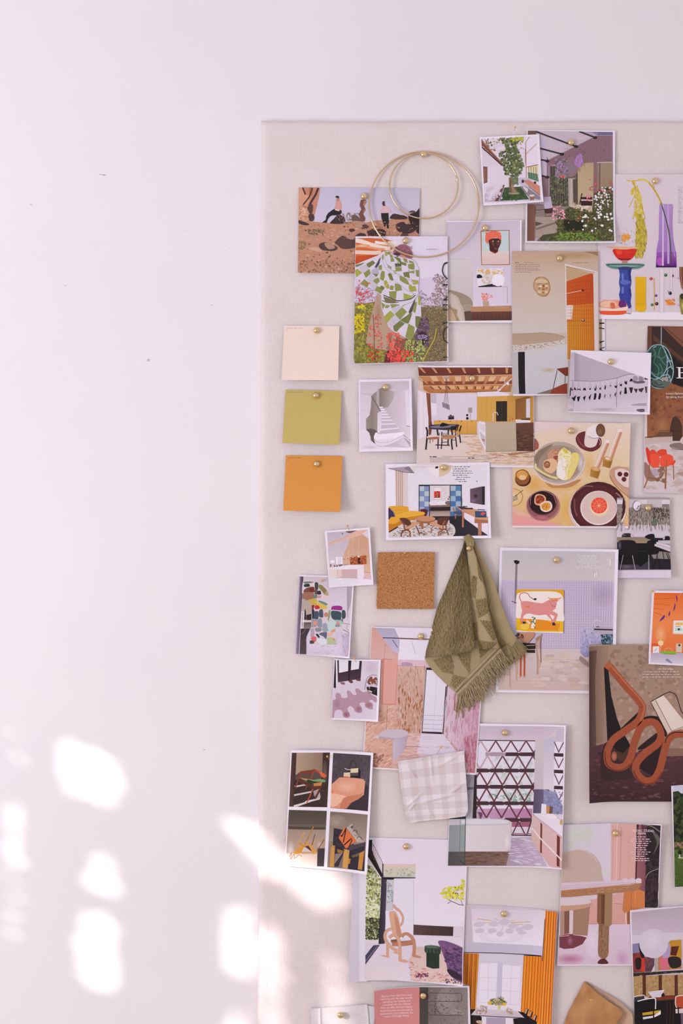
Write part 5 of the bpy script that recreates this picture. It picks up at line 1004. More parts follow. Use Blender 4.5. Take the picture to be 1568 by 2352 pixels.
a.p('d0beb4',245,640,400,612,430,630,262,662).p('c8bab8',240,770,520,715,500,745,242,798).p('d8cccc',235,940,400,895,430,870,650,825,640,850,520,880,300,960,235,962).p('a89aa0',540,720,640,680,560,810).p('b8aab0',640,730,655,820,590,840)
a.l('8a3a24',20,355,412,265,660).l('8a3020',34,350,425,440,435,520,415,560,385).l('a84830',30,560,385,620,420,690,455,740,485).p('d86038',630,410,700,440,752,475,715,515,660,490).l('a84a30',14,545,420,510,525).l('b85438',17,585,570,440,905).l('7a3020',16,620,545,590,560,540,620).l('a04028',10,440,640,420,700).l('a04028',12,680,580,600,760,570,850)
a.p('c09858',330,512,520,540,600,560,560,600,440,560).b('2c3a24',450,540,540,560,600,580,540,620,450,590).b('7aa06c',520,560,600,535,680,535,735,560,700,580,600,570).p('5a3020',320,520,560,650,670,640,670,680,540,690,300,560).p('c8844c',540,600,680,580,665,635,560,640)
a.clip=q0
a.img('4c4248',852,124,1440,160,1393,1025,808,985)
a.g('4c4248','5e5258',1330,500,120,200).s(['544a50','443a40','5a5056'],160,(10,26),(850,130,1430,1010)).p('3a2c34',1200,850,1350,600,1400,640,1393,1025,1060,1000)
a.p('dc9c80-d8967c',830,610,950,505,1130,508,1320,530,1352,570,1330,770,1250,840,1130,900,1060,990,808,985,815,760).g('dc9c80','e8b49c',1060,650,170,100).b('ecb8a0',818,770,930,770,1060,810,990,880,870,960,810,930).b('c87c60',1000,850,1080,800,1250,770,1320,740,1250,840,1140,890,1060,985,960,985).g('dc9c80','e07c58',835,720,30,40)
a.p('221c24',1010,430,1240,360,1282,400,1275,515,1120,512).p('e0c4a8',1018,432,1115,425,1118,500,1012,500).p('d8642c',1015,488,1118,498,1118,506,1012,502).p('dccca8',1125,370,1245,360,1240,430,1120,435).p('54444c',1120,435,1240,432,1240,480,1118,485).l('e2d4cc',9,1030,362,1060,380,1120,388).c('241c24',6,1115,370,1125,290,1160,235,1200,260,1215,360)
a.clip=q0
a.img('8a786c',160,1012,752,1028,706,1895,110,1880)
a.r('4e443c-5c5048',100,1010,760,1240).p('6a5c50',150,1240,740,1240,735,1290,150,1290).p('50463e',150,1270,740,1285,735,1330,150,1310)
a.r('a08c7c-c4a494',100,1320,740,1700).g('a8917f','d8b8a8',640,1560,60,80).p('c49c88',100,1540,350,1700,720,1620,720,1900,100,1900).p('443840',610,1610,725,1610,706,1895,600,1890).g('b4a0a0','e0ccc8',190,1620,60,120)
a.p('e8d0c4',350,1700,600,1690,600,1890,110,1890,110,1700).p('ecd8d0',110,1690,360,1690,300,1880,110,1880)
a.l('d89c50',15,405,1350,235,1690).l('b87c38',16,545,1270,360,1650).l('6a5038',13,570,1385,520,1560).l('8a5c30',14,715,1470,595,1655).l('d89c50',12,565,1490,525,1570)
a.b('d8963c',230,1690,290,1640,350,1560,430,1550,400,1600,350,1680,300,1700).b('dc9a48',420,1510,480,1540,560,1630,600,1660,560,1700,500,1680,450,1560).p('d9c8c8',360,1660,400,1590,520,1665).p('4a3038',410,1580,470,1570,510,1640,520,1665).l('c48440',12,320,1530,430,1600).c('c07840',9,170,1740,200,1680,190,1780,240,1700,250,1770,320,1710,360,1740).p('d8a870',350,1680,600,1670,600,1692,360,1700)
a.clip=q0
a.img('8a7a6c',806,1038,1388,1078,1336,1950,760,1905)
a.r('7c6c62-a08e80',750,1030,1400,1500).g('8c7c70','a39484',900,1200,160,110).p('8f7e74',790,1500,1360,1500,1340,1950,760,1905)
a.p('342a34',862,1295,1000,1320,1080,1480,1200,1560,1355,1500,1345,1620,1120,1760,880,1610,845,1560).s(['40343e','2a222c'],60,(10,24),(870,1320,1000,1600)).p('4a3c44',1000,1600,1330,1510,1345,1640,1130,1740)
a.p('3a2c38',870,1600,1010,1650,1000,1900,870,1900).p('8f7e74',880,1700,1000,1680,870,1860).p('7a6c6c',930,1900,1010,1700,1000,1910)
a.p('2c2430',1110,1640,1345,1560,1336,1950,1080,1930).p('6a5444',1140,1720,1300,1650,1250,1720,1150,1750)
a.p('cc9448',822,1560,880,1570,862,1900,798,1895).p('d09a50',1022,1620,1105,1640,1075,1920,995,1910).p('c08438',1260,1680,1338,1630,1300,1930,1235,1925).p('c08438',1085,1770,1125,1770,1110,1850,1080,1840).p('a06c30',915,1620,1010,1650,1000,1680,920,1680)
for x,y in ((825,1575),(860,1585),(1033,1643),(1077,1660)): a.e('4a3420',x,y,6)
a.p('d8703c',1030,1270,1215,1490,1050,1612,935,1445)
for q in [(1055,1290,990,1420,975,1400),(1050,1320,1010,1520),(1140,1450,1020,1560,1110,1480),(1150,1470,1100,1580)]: a.c('2c2028',16,*q)
a.p('4a4048',1090,1290,1150,1230,1160,1280,1130,1310).p('b4a49c',1060,1290,1140,1225,1165,1240,1120,1280,1330,1500,1215,1510,1210,1480).c('342c34',9,1160,1350,1180,1325,1215,1335,1225,1370).c('342c34',9,1225,1450,1245,1420,1290,1440,1300,1475).c('5a5058',6,1180,1390,1200,1410,1240,1390,1265,1385)
a.done()

# --- truss wall bathroom
a = Print('magazine_page', 'page with a white bathtub before a wall of red triangular trusses', 'magazine page', [(1037,1660),(1297.5,1664.4),(1287,1992.6),(1027,1989)], 2, 'ece3ef', bends=[(1230,1800,1,.1,60,4)])
a.view(900,1650,3.824)
a.img('d8cad8',530,62,1502,70,1478,1300,490,1290)
a.p('c8b8c8-d4c4d4',530,60,1505,70,1440,90,1330,185,560,190).p('e4dcea',740,190,1260,190,1230,1030,740,880)
a.s(['cfd4d8','dfe4e6','b8c4c0','e8e4ec','c4d0cc'],150,(10,26),(900,340,1240,350,1230,730,830,700)).s(['7ca894','94b4a4'],40,(8,20),(860,660,1230,725),2)
a.p('c49cc0|b880a8',745,790,1230,790,1225,880,745,880).p('a4607c',1050,905,1220,905,1215,960,1050,960).p('dcd0dc',1050,950,1215,950,1215,1030,1050,1030)
a.l('3c2830',8,740,190,1260,195)
rows=[(195,300),(325,440),(470,585),(610,725),(755,870)]
for r,(y0,y1) in enumerate(rows):
    off = 0 if r%2==0 else 64
    c1='6f4656' if r<2 else '6c3640'
    for i in range(-1,5):
        x=710+i*133+off*(0 if r in(0,) else 1)-(r*4)
        fade = (r==0 and i<1)
        c2='c0a4b4' if fade or (r==1 and i<1) else c1
        a.l(c2,13,x+66,y0,x+133,y1); a.l(c2,12,x+66,y0,x,y1)
for r,y in enumerate((312,455,598,742,888)):
    x0=820 if r==0 else (742 if r<4 else 980)
    a.p('b098a8' if r==0 else '4a3038',x0,y-17,1250,y-15,1245,y+17,x0,y+17); 
    if r==0: a.p('4a3038',1000,y-15,1250,y-15,1250,y+17,990,y+17)
    for x in (850,980,1112): a.e('dcd0d8',x,y-15,10,5); a.e('dcd0d8',x+5,y+16,8,4)
a.l('5c3440',10,1105,905,1050,1025).l('5c3440',10,1110,905,1170,1025).l('5c3440',10,1222,890,1180,1025).l('4a3038',9,1048,1022,1225,1025).l('9a6a88',9,1050,1010,1220,1010)
a.p('d4c6cc-cabcc4',1255,190,1330,185,1440,90,1505,70,1502,200,1420,200,1420,620,1245,620).p('c4bcd0-dcd0dc',1330,190,1425,150,1418,620,1325,620)
a.p('e4dcea',1425,200,1500,200,1492,740,1410,700).p('c8b8cc',1440,95,1502,75,1500,195,1425,195)
for y in (315,460,600): a.p('3c2830',1418,y-15,1498,y-15,1496,y+15,1416,y+15)
for y in (200,335,480,620): a.l('7a5068',10,1420,y,1460,y+95).l('7a5068',10,1500,y,1455,y+95)
a.p('5c4a60|6a6080',1245,620,1330,620,1325,830,1235,830).p('8a8cb0',1328,620,1420,640,1490,760,1490,830,1325,830).s(['a4a4c4','74749c'],50,(8,18),(1330,640,1485,825),2)
a.p('6a5048',1380,765,1410,770,1400,830,1375,830).p('e8e0ea',1310,745,1350,750,1350,830,1305,830).p('c48858',1350,765,1380,765,1375,830,1350,830)
a.p('8a8490-b0a8b0',650,490,745,490,720,880,640,880).p('2c2024',722,490,742,490,740,875,705,875).l('6a6468',5,655,590,700,510).p('5c606c',660,600,715,600,715,620,660,625)
a.p('b0b4b8|c8bcc4',495,880,720,880,1045,920,1045,1160,640,1165,490,1165)
a.p('dfd6dc|d8ccd0',640,930,1042,930,1040,1130,1000,1165,640,1168).b('c8c4cc',500,880,800,876,980,882,1042,905,1030,925,960,935,500,932).b('dcd6de',640,886,860,884,1000,895,1020,912,950,922,640,922).g('d8ccd0','e8e0e4',1005,1080,25,80)
a.p('7a6c68|c4b0c8',490,1165,1040,1165,1045,1050,1220,1040,1350,1290,490,1290).p('5c4438|8a6c68',490,1168,1030,1165,1000,1290,490,1290).s(['6a5044','5c4438','7a5c4c','8a6c5c'],150,(12,40),(495,1172,1020,1175,960,1285,500,1285),6,0,6).s(['d4c8dc','c8b4d0','dcd2e4','bca8c4'],90,(12,44),(1050,1055,1210,1050,1320,1280,1040,1285),6,5,8)
a.p('8c9498|98a0a0',490,935,645,930,640,1165,490,1165).p('4c4c4c|5c5854',490,1168,640,1168,636,1290,490,1288).l('2c4844',6,648,640,636,1288).l('4a6468',3,598,880,590,1230).p('2c3440',495,868,645,850,645,880,495,882).l('2a2c28',5,590,1240,635,1280)
a.p('d8bcb8-d4a8a8',1225,835,1480,1030,1478,1300,1380,1290,1220,1075).p('e4d8e4',1225,830,1410,830,1490,900,1485,1025).l('d8a8a4',5,1225,850,1485,1040).p('7a3c34',1300,910,1316,925,1312,1180,1296,1170).p('6a2c2c',1440,1010,1465,1030,1460,1290,1436,1280).l('ecdcdc',11,1225,960,1300,1050,1480,1230).b('e9e0e6',1310,850,1400,835,1440,855,1380,880).b('c8a06c',1470,880,1490,875,1490,920,1465,915)
a.b('6a4c54',750,820,790,830,775,880,760,840)
a.done()

# --- creature chair page
a = Print('magazine_page', 'page with a creature-like leather chair on four curved legs beside a dark green stool', 'magazine page', [(815,1922),(1074,1930),(1060.7,2258.7),(799.2,2250.5)], 1, 'e9e1ee', bends=[(1000,2180,.3,1,60,3),(850,2100,-1,.1,50,3)], tilt=2,
   edge=[(815,1922),(1074,1930),(1060.7,2258.7),(1000,2254),(900,2249),(826,2250),(824,2248),(799.2,2251)])
a.view(790,1900,5.227)
a.r('dcd4e2|d8cfdc',60,100,180,1860).r('e4dcea|e8e0ec',180,100,270,1860)
a.img('e6dcea',300,140,1460,165,1405,1850,250,1815,262,560)
a.p('e4d8e8-eae2ee',330,140,1460,165,1440,1190,830,1165,860,610,860,440,470,430)
a.p('dcc8bc-c8ccb8',470,435,860,440,855,595,470,595).s(['b0b49c','d8d4c4','98a088'],60,(6,16),(480,490,850,590))
a.p('241a18',300,150,338,148,335,290,470,580,445,600,285,350).l('4a3c38',5,340,190,470,440).l('4a3c38',6,300,210,450,520).l('3a2c2c',7,350,200,345,300).l('5c4c4c',5,300,280,480,590).p('d8ccd4',340,210,465,440,460,560,350,320).l('8a7c84',4,350,380,390,370).l('3a3034',14,465,435,462,600)
a.p('ece8e4',285,400,440,600,420,1340,255,1350,270,600)
a.s(['5c6c34','e4e8b8','849448','2c3420','a8b060','f0f0d8','c4cc80'],420,(8,26),(290,430,400,560,440,620,425,860,270,860,275,560),2).s(['e8ecc8','a8b868','5c6c3c','f4f4e4','c8d090'],260,(10,28),(265,850,430,850,425,1100,258,1100),2).s(['2c3420','4c5a34','161c14','8a9458','c8c88c'],300,(8,26),(260,1080,425,1100,415,1340,255,1340),2).p('dcd4dc',255,1345,415,1345,415,1395,260,1400)
a.p('28202c|4a4050',448,600,512,620,485,1390,412,1395).p('221a1e',450,595,855,598,855,608,600,610,595,628,450,620).p('c8c8d0',512,628,595,625,580,1010,498,1020).s(['a8acb4','dcdce0','8c949c'],60,(8,18),(515,640,590,900)).p('e2dcea-e8e0ec',595,615,830,612,830,1290,500,1390,495,1000,585,990)
a.p('5a4440|3c2c2c',832,1162,930,1170,1330,1190,1305,1300,830,1285).l('6a544c',3,930,1170,925,1290).l('2c201e',3,1050,1180,1050,1300).l('2c201e',3,1180,1185,1180,1300).p('dccfdc',1310,1190,1430,1190,1428,1310,1305,1300).p('e0d4e2-e4dae6',830,1288,1428,1312,1420,1430,840,1420)
a.s(['e0dc3c','d4cc28','f0ec70','b8b020','e8e450'],150,(8,20),(1150,790,1210,720,1440,690,1440,870,1220,860),1.4).s(['e0dc3c','c8c020'],16,(8,18),(1400,630,1445,700)).s(['3c3420','54482c'],14,(4,9),(1220,700,1440,860)).l('3c2430',6,1438,932,1380,925,1280,880,1255,865).l('3c2430',4,1280,885,1240,912).l('3c2430',4,1420,925,1400,870).l('3c2430',4,1438,860,1405,850)
a.p('ddd0e0-e0d4d8',250,1400,480,1395,840,1425,780,1820,250,1815).p('4a4258',350,1410,430,1405,255,1640,255,1530).l('8a84a0',7,400,1420,255,1600).p('dcd4e6',745,1590,785,1590,800,1825,760,1820)
a.p('d8bcb8-dcc0b8',840,1430,1430,1430,1405,1850,795,1825,770,1600).s(['c8847c','dca498','ecd8d8','b86c6c','e4c8c4'],170,(8,26),(790,1600,980,1700,1200,1700,1400,1830,800,1820),2.5,0,20).s(['a83c34','c05c44','3c4c8c','5c3458'],40,(6,16),(860,1740,1010,1780),1.5).s(['7a2c34','4a5c8c'],20,(6,14),(1200,1800,1400,1845))
k1,k2,k3='c0886c','d4a48c','a87058'
a.c(k2,26,595,950,650,985,700,1060,700,1130,670,1180); a.b(k2,580,935,600,920,630,960,650,1000,620,990)
a.b('d8a88c',540,1020,575,1000,615,1010,650,1080,670,1180,690,1290,640,1310,590,1290,560,1180).b('c48c70',600,1040,640,1090,665,1190,685,1300,640,1300)
a.c(k2,36,590,1210,520,1230,490,1280,500,1350,560,1430,640,1480).c('8a5840',30,560,1360,640,1350).p(k3,570,1370,820,1350,840,1400,700,1420,580,1420).c('b87c60',34,575,1400,700,1395,830,1370)
a.c(k1,38,690,1310,720,1275,770,1280,820,1330,840,1400,835,1530).c(k2,38,540,1320,590,1285,640,1320,665,1400,668,1480,670,1580).l(k2,32,520,1390,520,1545)
a.b(k1,815,1530,860,1525,925,1550,900,1562,830,1550).b(k2,650,1590,700,1575,770,1600,740,1620,670,1605).b(k2,445,1530,500,1530,540,1550,520,1556,450,1540).b(k2,590,1490,640,1490,640,1510,600,1505)
a.b('3a4838',965,1430,985,1412,1060,1410,1150,1430,1155,1500,1130,1515,980,1500).b('5c6a5c',975,1420,1050,1408,1140,1428,1100,1445,1000,1440).p('28342a',985,1495,1140,1510,1138,1680,1060,1685,985,1660).p('33423a',975,1450,1155,1460,1150,1505,980,1500)
for x in (1010,1050,1095,1135): a.l('1c261e',5,x,1455,x,1670)
for x in (995,1030,1075): a.l('6a7c6c',4,x,1460,x+1,1500)
a.b('7a5480',1130,1360,1240,1365,1420,1440,1425,1500,1410,1810,1260,1750,1220,1620,1160,1450).s(['5c3c64','4a3054','94689c','3a2844','704c78'],170,(12,36),(1180,1400,1415,1460,1405,1800,1270,1750,1220,1600),2.5,30,20).b('342434',1230,1700,1280,1690,1405,1760,1405,1812,1290,1770)
a.done()

# --- orange curtains dining page
a = Print('magazine_page', 'page with orange curtains, a leaf chandelier and flowers on a long dining table', 'magazine page', [(1035,2076),(1278,2091.9),(1256,2430),(1018,2425)], 0, 'e9dfe9', bends=[(1200,2200,1,.1,60,3)],
   edge=[(1035,2079),(1090,2078),(1150,2080.5),(1210,2085),(1278,2091.9),(1256,2430),(1018,2425)])
a.view(1030,2060,5.807)
a.img('d8ccdc',40,112,560,112,1000,140,1440,186,1340,2100,0,2100)
a.r('d2c4d0-ddd2e0',0,110,1290,600).p('c4b8c0|cfc0cc',190,115,300,118,330,740,200,735).p('dcd0de-ece4f0',300,160,1290,180,1245,650,330,600).g('e2d8e6','ece4f2',700,530,300,80)
a.p('c4bccc|ccc4d8',200,605,1245,650,1235,775,200,735).l('2a2034',10,200,738,700,750,1235,780).l('b8b0c4',3,740,225,742,295)
for x,y,rx,ry in ((405,365,72,36),(605,360,65,36),(740,335,72,42),(860,385,68,38),(1055,400,72,38),(580,450,62,34),(415,450,62,34),(810,455,58,34),(945,435,58,30),(685,495,48,32),(980,480,60,20)): a.e('d0c6d6',x,y,rx,ry,-5)
a.l('d0a860',8,380,290,580,318).l('d0a860',8,820,342,1095,332).l('d0a860',6,465,340,545,342).l('d0a860',6,815,320,885,312).l('d0a860',6,930,365,990,368).l('d0a860',6,605,290,670,312).l('c8a878',4,720,390,705,460)
a.p('d6cede-e8e0ee',400,755,1000,780,960,1560,370,1500).p('ece4f2',420,890,650,880,630,1460,400,1450).p('ece4f2',720,905,960,925,935,1510,700,1470).p('ccc4d8',655,870,720,880,700,1440,630,1440)
for q in [(535,880,520,1450),(840,900,818,1450),(415,1072,640,1078),(715,1085,950,1090),(405,1240,635,1248),(710,1250,945,1262),(400,1408,630,1412),(700,1430,940,1440),(400,860,985,880)]: a.l('c8c0d4',4,*q)
a.p('a85818|d88424',195,745,405,758,355,1500,280,1500,270,1180,180,1150)
for i in range(11): a.l(['7a3010','e09438','b86018'][i%3],7,200+i*19,750,175+i*18,1500)
a.s(['5a2810','c8782c','e8b070'],20,(8,14),(0,1145,180,1175),1.5)
a.p('e88c20|e47c18',1000,785,1240,790,1200,1700,960,1530).p('e88c24|e07818',1290,175,1436,186,1355,1700,1175,1700,1235,900)
for i in range(13): a.l(['c45c10','f0a43c','b85010','e89030'][i%4],8,1005+i*19,790,968+i*18,1560+i*8)
for i in range(9): a.l(['c05810','f0a848','a84810','e89030'][i%4],9,1300+i*16,180,1215+i*17,1700)
a.l('2c2038',8,1280,290,1245,850).l('241828',9,1000,778,1235,785)
a.p('2a1a1c',285,1500,350,1495,460,1640,440,1700,290,1700).p('d8ccd4-cabcc8',370,1490,900,1520,990,1610,290,1575).l('2a2024',9,290,1578,990,1612).s(['a88c7c','c8b098','8a7868','e0d0c8'],50,(7,16),(390,1450,520,1450,500,1560,360,1550)).s(['a88c7c','c8b098','e0d0c8'],40,(7,16),(770,1470,850,1500,850,1560,760,1540)).p('b0a0b8',500,1610,760,1612,760,1700,500,1700).p('e8e0ea',440,1600,500,1600,500,1700,440,1700).p('e8e0ea',760,1610,850,1620,860,1700,760,1700)
a.s(['5c7c34','a8b848','384c24','dcc4b0','c88c9c'],110,(8,20),(560,1370,700,1330,770,1400,740,1440,560,1430)).e('e8b838',545,1415,24).e('e8b838',740,1430,24).p('c8cc78',655,1440,690,1440,685,1500,655,1500).s(['5c4480'],5,(7,10),(670,1320,700,1360))
k='1c1218'
a.p(k,860,1620,1000,1610,1170,1650,1165,1700,870,1700).p(k,920,1525,1020,1540,1060,1590,1170,1660,1170,1690,1050,1650,980,1580)
for x,y in ((1025,1480),(1080,1515),(1135,1560)): a.p(k,x,y,x+42,y+15,x+20,y+90,x-20,y+75).p('c89878',x+2,y+6,x+28,y+14,x+6,y+75,x-18,y+68)
a.p('1c1218',390,1590,440,1600,440,1640,380,1640).b('c8a890',370,1650,440,1650,440,1690,380,1680)
a.done()

# --- pink stone studio page
a = Print('magazine_page', 'page with a pink stone table and stool against pink doors, small white serif caption', 'magazine page', [(1293.8,1894),(1516,1890.3),(1506,2216),(1278,2216.6)], 3, 'ebe1ee', bends=[(1470,1960,1,-.3,50,2.5)])
a.view(1270,1800,5.262)
a.img('dccad4',122,492,690,472,1282,485,1245,2175,55,2178)
a.p('d4ccd4|dcd0e0',122,490,695,475,690,1170,100,1180).g('d8d0d6','cdd2c4',310,620,180,110).g('d4cfd4','cbd0be',200,730,70,50).g('d4d0d4','ccd2c2',430,560,60,40).g('dcd0e0','d0d8c8',620,1070,50,50)
a.e('c8b0a4',335,1070,248,270,0,180,360).p('c8b0a4',100,880,200,830,400,800,520,900,580,1060,580,1180,95,1190).b('c8b0a4',95,860,200,810,320,795,440,840,540,960,585,1100,560,1200,95,1200).c('d8c8c4',8,110,850,200,800,320,790,440,835,530,940)
a.p('e0b0a8|dca8a0',695,475,1005,482,985,1170,690,1170).l('c88c84',7,820,520,800,1160).l('ecc8c0',9,770,480,755,1160).l('cf9c94',4,910,560,900,1160).l('c88c84',4,720,490,710,1150)
a.p('3a2430',1002,485,1030,485,1010,1160,985,1160).p('9c6068|84505c',1025,485,1125,490,1100,1480,1000,1480,1000,1160).p('5c3440',1060,485,1125,490,1120,900,1050,900)
a.p('2c2028',1125,488,1282,490,1255,1490,1100,1490).s(['3c2c34','48343c','241a22'],110,(12,34),(1125,900,1260,900,1255,1480,1105,1480)).c('7c8468',12,1080,490,1180,505,1280,570).c('8a9078',8,1110,1140,1150,1070,1260,1020).b('5c5c54',1180,560,1260,620,1270,700,1200,850,1240,700)
a.t('BODIAC STUDIO,',1212,575,42,'f2e6ea','RIGHT',0,.80); a.t('MIAMI',1110,610,42,'f2e6ea','RIGHT',0,.86)
for i in range(12): a.lines('e4ccd2',893,632+i*26,1205,632+i*26,1,9,'C')
a.p('dcaaa4-d8a098',430,1400,870,1300,870,1690,420,1700,400,1500).l('c07c74',6,725,1440,850,1450).l('c88884',8,420,1685,870,1690)
a.p('c87c4c|d8844c',850,1290,1010,1260,1100,1300,1100,1490,920,1530,910,1900,870,1850,860,1560,830,1520).l('e87c38',9,905,1300,900,1540).l('e88c50',10,985,1290,980,1500).l('a85c38',5,940,1290,935,1520).p('e8c8bc',862,1560,880,1540,890,1870,870,1850).p('a0603c',890,1550,918,1530,918,1900,895,1880)
a.p('dcc8d8-d8c0d0',60,1700,420,1690,920,1690,920,2178,55,2178).g('dcc8d8','e4d8e8',470,1900,100,200).g('d8c0d0','c89cc0',830,2100,90,110).g('d8bccc','b8789c',200,2110,180,70).p('7a3c48',70,1830,180,1810,240,1810,400,1850,350,1930,240,1980,130,1990,70,1970).g('7a3c48','a06c84',200,1890,40,60)
a.p('b49080|a07c6c',80,1500,440,1460,410,1830,230,1815,235,1520,190,1520,190,1800,80,1835).p('84584c',130,1520,190,1520,190,1800,130,1810).p('a4806c',240,1500,430,1470,410,1830,230,1815).l('dccad4',44,215,1525,210,1800).l('e8c8c8',5,75,1840,190,1825).l('e8c8c8',5,240,1820,410,1835)
a.b('c89c84',85,1440,250,1400,440,1420,440,1475,300,1510,85,1530).b('dccad0',88,1390,200,1370,360,1368,440,1400,430,1440,250,1460,88,1462)
a.p('b08468',95,1290,535,1240,540,1330,92,1365).b('b07c58',95,1280,500,1245,800,1215,1040,1180,1060,1200,1000,1280,800,1310,500,1335,95,1362).p('dcc8d4-d4bcc8',95,1190,580,1170,830,1160,1050,1150,1062,1190,900,1220,500,1250,95,1285)
for q in [(95,1230,600,1205,1000,1180),(95,1258,600,1228,1000,1200)]: a.l('c8a8b8',4,*q)
for x in (865,945,1025): a.e('e0ccd8',x,1160,38,26)
a.c('c08c68',8,95,1285,500,1250,800,1222,1000,1195).s(['9c6c50','c49478'],70,(10,26),(200,1290,900,1240,950,1270,400,1330),3,-5,10)
a.p('84583c|9c7454',530,1320,708,1310,702,1690,670,1720,665,1900,664,2030,650,2080,625,2106,595,2108,562,2092,540,2060,535,2020,545,1690,525,1660).p('6a4430',575,1330,620,1330,615,1690,575,1680).p('a07c5c',620,1320,706,1315,700,1690,640,1720,612,1690).p('946c50',545,1690,612,1700,665,1720,664,1900,662,2030,648,2075,625,2102,595,2106,565,2090,545,2060,538,2020).l('6a4430',5,580,1700,575,2060).s(['7c5840','ac8464'],90,(8,24),(550,1700,660,1730,655,2050,560,2060),3,88,10).b('5c2c30',535,2165,560,2115,610,2105,640,2125,655,2165)
a.done()

# --- round lamp page
a = Print('magazine_page', 'page with a big round paper lamp above a table of black chairs', 'magazine page', [(1443.7,2087.5),(1650,2074),(1664,2430),(1460,2430)], 4, 'e8dfea', bends=[(1500,2100,-.6,-1,40,2)])
a.view(1260,2060,5.091)
a.img('cabcca',957,168,1568,108,2100,80,2100,1900,1010,1900)
a.p('b8a8b4-ccbccc',950,160,2100,60,2100,400,1340,410,960,440).p('d8ccd8',960,445,1340,412,2100,390,2100,520,960,545)
a.p('8a80a8',962,542,1050,530,1060,640,968,655).p('7a3038|a8402c',968,650,1060,640,1110,720,1110,870,975,878).b('241814',1005,720,1030,700,1070,710,1072,800,1050,840,1015,830,1003,780).b('1c1418',1045,535,1075,620,1110,680,1105,710,1070,690,1048,600).p('d03828',1075,710,1112,700,1110,860,1075,865).p('7a4044|5c4458',1110,690,1225,700,1225,790,1190,865,1112,868).s(['8a5450','4a3040'],30,(8,18),(1120,700,1215,860)).p('b0a4a0',1225,705,1270,705,1268,855,1225,860).p('dcd0cc',1190,865,1225,795,1228,862)
a.p('b88048',1270,700,1410,500,1540,490,1545,830,1270,850).p('c48c2c',1405,505,1540,490,1545,700,1400,690).b('d87084',1290,720,1330,690,1400,700,1400,800,1350,845,1300,830).p('5a2418',1425,570,1515,565,1480,680,1410,670).b('28221c',1385,710,1440,685,1520,700,1540,760,1520,810,1440,825,1400,790).b('b09cc4',1320,690,1380,540,1410,560,1400,690).p('c8b8c8',1545,490,1568,488,2100,470,2100,840,1550,850)
a.e('d6cad8',1218,535,168,172).g('d6cad8','ded4e0',1190,500,130,130)
a.p('2c2420',975,880,1568,845,2100,820,2100,880,1568,870,975,920).s(['6a6c60','4a4c44'],40,(8,20),(980,880,1560,870),3,0,10)
a.p('b89468-ac8858',975,920,2100,870,2100,1140,985,1160).s(['c4a074','a07c50'],120,(8,18),(980,920,1560,900,1560,1130,990,1150))
for x in (1088,1275,1460,1650): a.p('5a2c20',x,905,x+38,900,x+40,1150,x+2,1160)
a.p('140e12-1c1418',985,1200,2100,1160,2100,1900,1000,1900).p('7a3424',1180,1150,1480,1135,1500,1180,1250,1200,1120,1190).l('3a2c2c',8,1250,1205,1460,1190)
a.p('ece4ec',1150,1100,1345,1075,1300,1160,1200,1165).s([ 'b8a8b8'],0,(1,2),(0,0,1,1))
for i in range(5): a.l('a898ac',4,1160+i*8,1108+i*13,1330-i*7,1092+i*13)
a.b('1a1416',1310,1130,1330,1110,1345,1130,1340,1150,1310,1150)
a.c('e2d8e0',9,985,1160,1050,1140,1110,1142,1115,1175).p('34343c',990,1162,1108,1148,1112,1190,1050,1200,990,1220)
a.b('100c10',1030,1215,1120,1190,1225,1175,1238,1200,1235,1300,1060,1340,1035,1300).c('ece4ec',12,1030,1210,1100,1190,1220,1172,1240,1200,1238,1300)
a.p('c8a028',1085,1345,1300,1310,1280,1350,1090,1375).p('ece4ea',1210,1380,1300,1320,1300,1360,1230,1395).p('e0d8e0',1090,1395,1220,1375,1215,1400,1095,1420).l('100c10',16,1060,1330,1075,1487).l('100c10',14,1215,1300,1218,1487)
for x in (1375,1410,1450): a.l('4a2c20',5,x,1210,x-4,1487)
a.b('b84c30',1480,1160,1568,1140,1700,1130,1700,1280,1480,1270).c('e8dce0',10,1568,1140,1490,1150,1472,1180,1475,1260,1490,1285).p('dccad0',1470,1300,1700,1280,1700,1340,1475,1350).l('100c10',14,1505,1280,1508,1487).p('6a5468',1530,1350,1700,1330,1700,1487,1540,1487)
a.done()

# --- torn brown page
torn=[(1354.4,1486.4),(1600,1480),(1600,1833),(1352.2,1838),(1351.6,1822),(1350.6,1812),(1351.4,1790),(1350.8,1762),(1349.2,1742),(1350.2,1722),(1351,1700),(1350.8,1680),(1352,1655),(1351.8,1630),(1353,1600),(1352.6,1575),(1353.6,1545),(1353.2,1520)]
a = Print('magazine_page', 'torn brown page with a looping terracotta tube chair and cream handbag', 'magazine page', [(1354.4,1486.4),(1600,1480),(1600,1833),(1349,1838)], 4, '8f7460', edge=torn, bends=[(1400,1640,-1,.1,40,3)])
a.clip=[(1350,1480),(1600,1480),(1600,1845),(1348,1840)]
a.view(1340,1340,4.522)
a.r('a88c78-a08070',40,630,1400,1750).p('7a6050|a08570',50,655,260,640,220,1000,200,1650,40,1650)
a.p('4c3434|6c5044',48,700,130,690,110,1000,120,1700,42,1700,45,1200).s(['b09480','987a68','a4887a','8c7060'],220,(10,30),(230,660,1200,1100)).s(['a88c7c','b89c88','947464'],170,(10,34),(300,1000,1200,1740))
a.p('5c3840-3c2228',38,1690,250,1650,560,1780,900,1740,1400,1760,1400,2260,38,2260).s(['4c2c34','643c44','38202a','70484c'],200,(14,44),(45,1720,1300,2240),3,0,20).p('8a6858',800,1700,1400,1730,1400,1780,820,1790)
a.p('1e1418',205,865,250,890,280,1160,340,1400,380,1500,480,1680,470,1800,400,1860,350,1990,330,2030,180,2020,172,1760,240,1640).b('3a2428',180,1760,260,1650,500,1980,400,2030,180,2020)
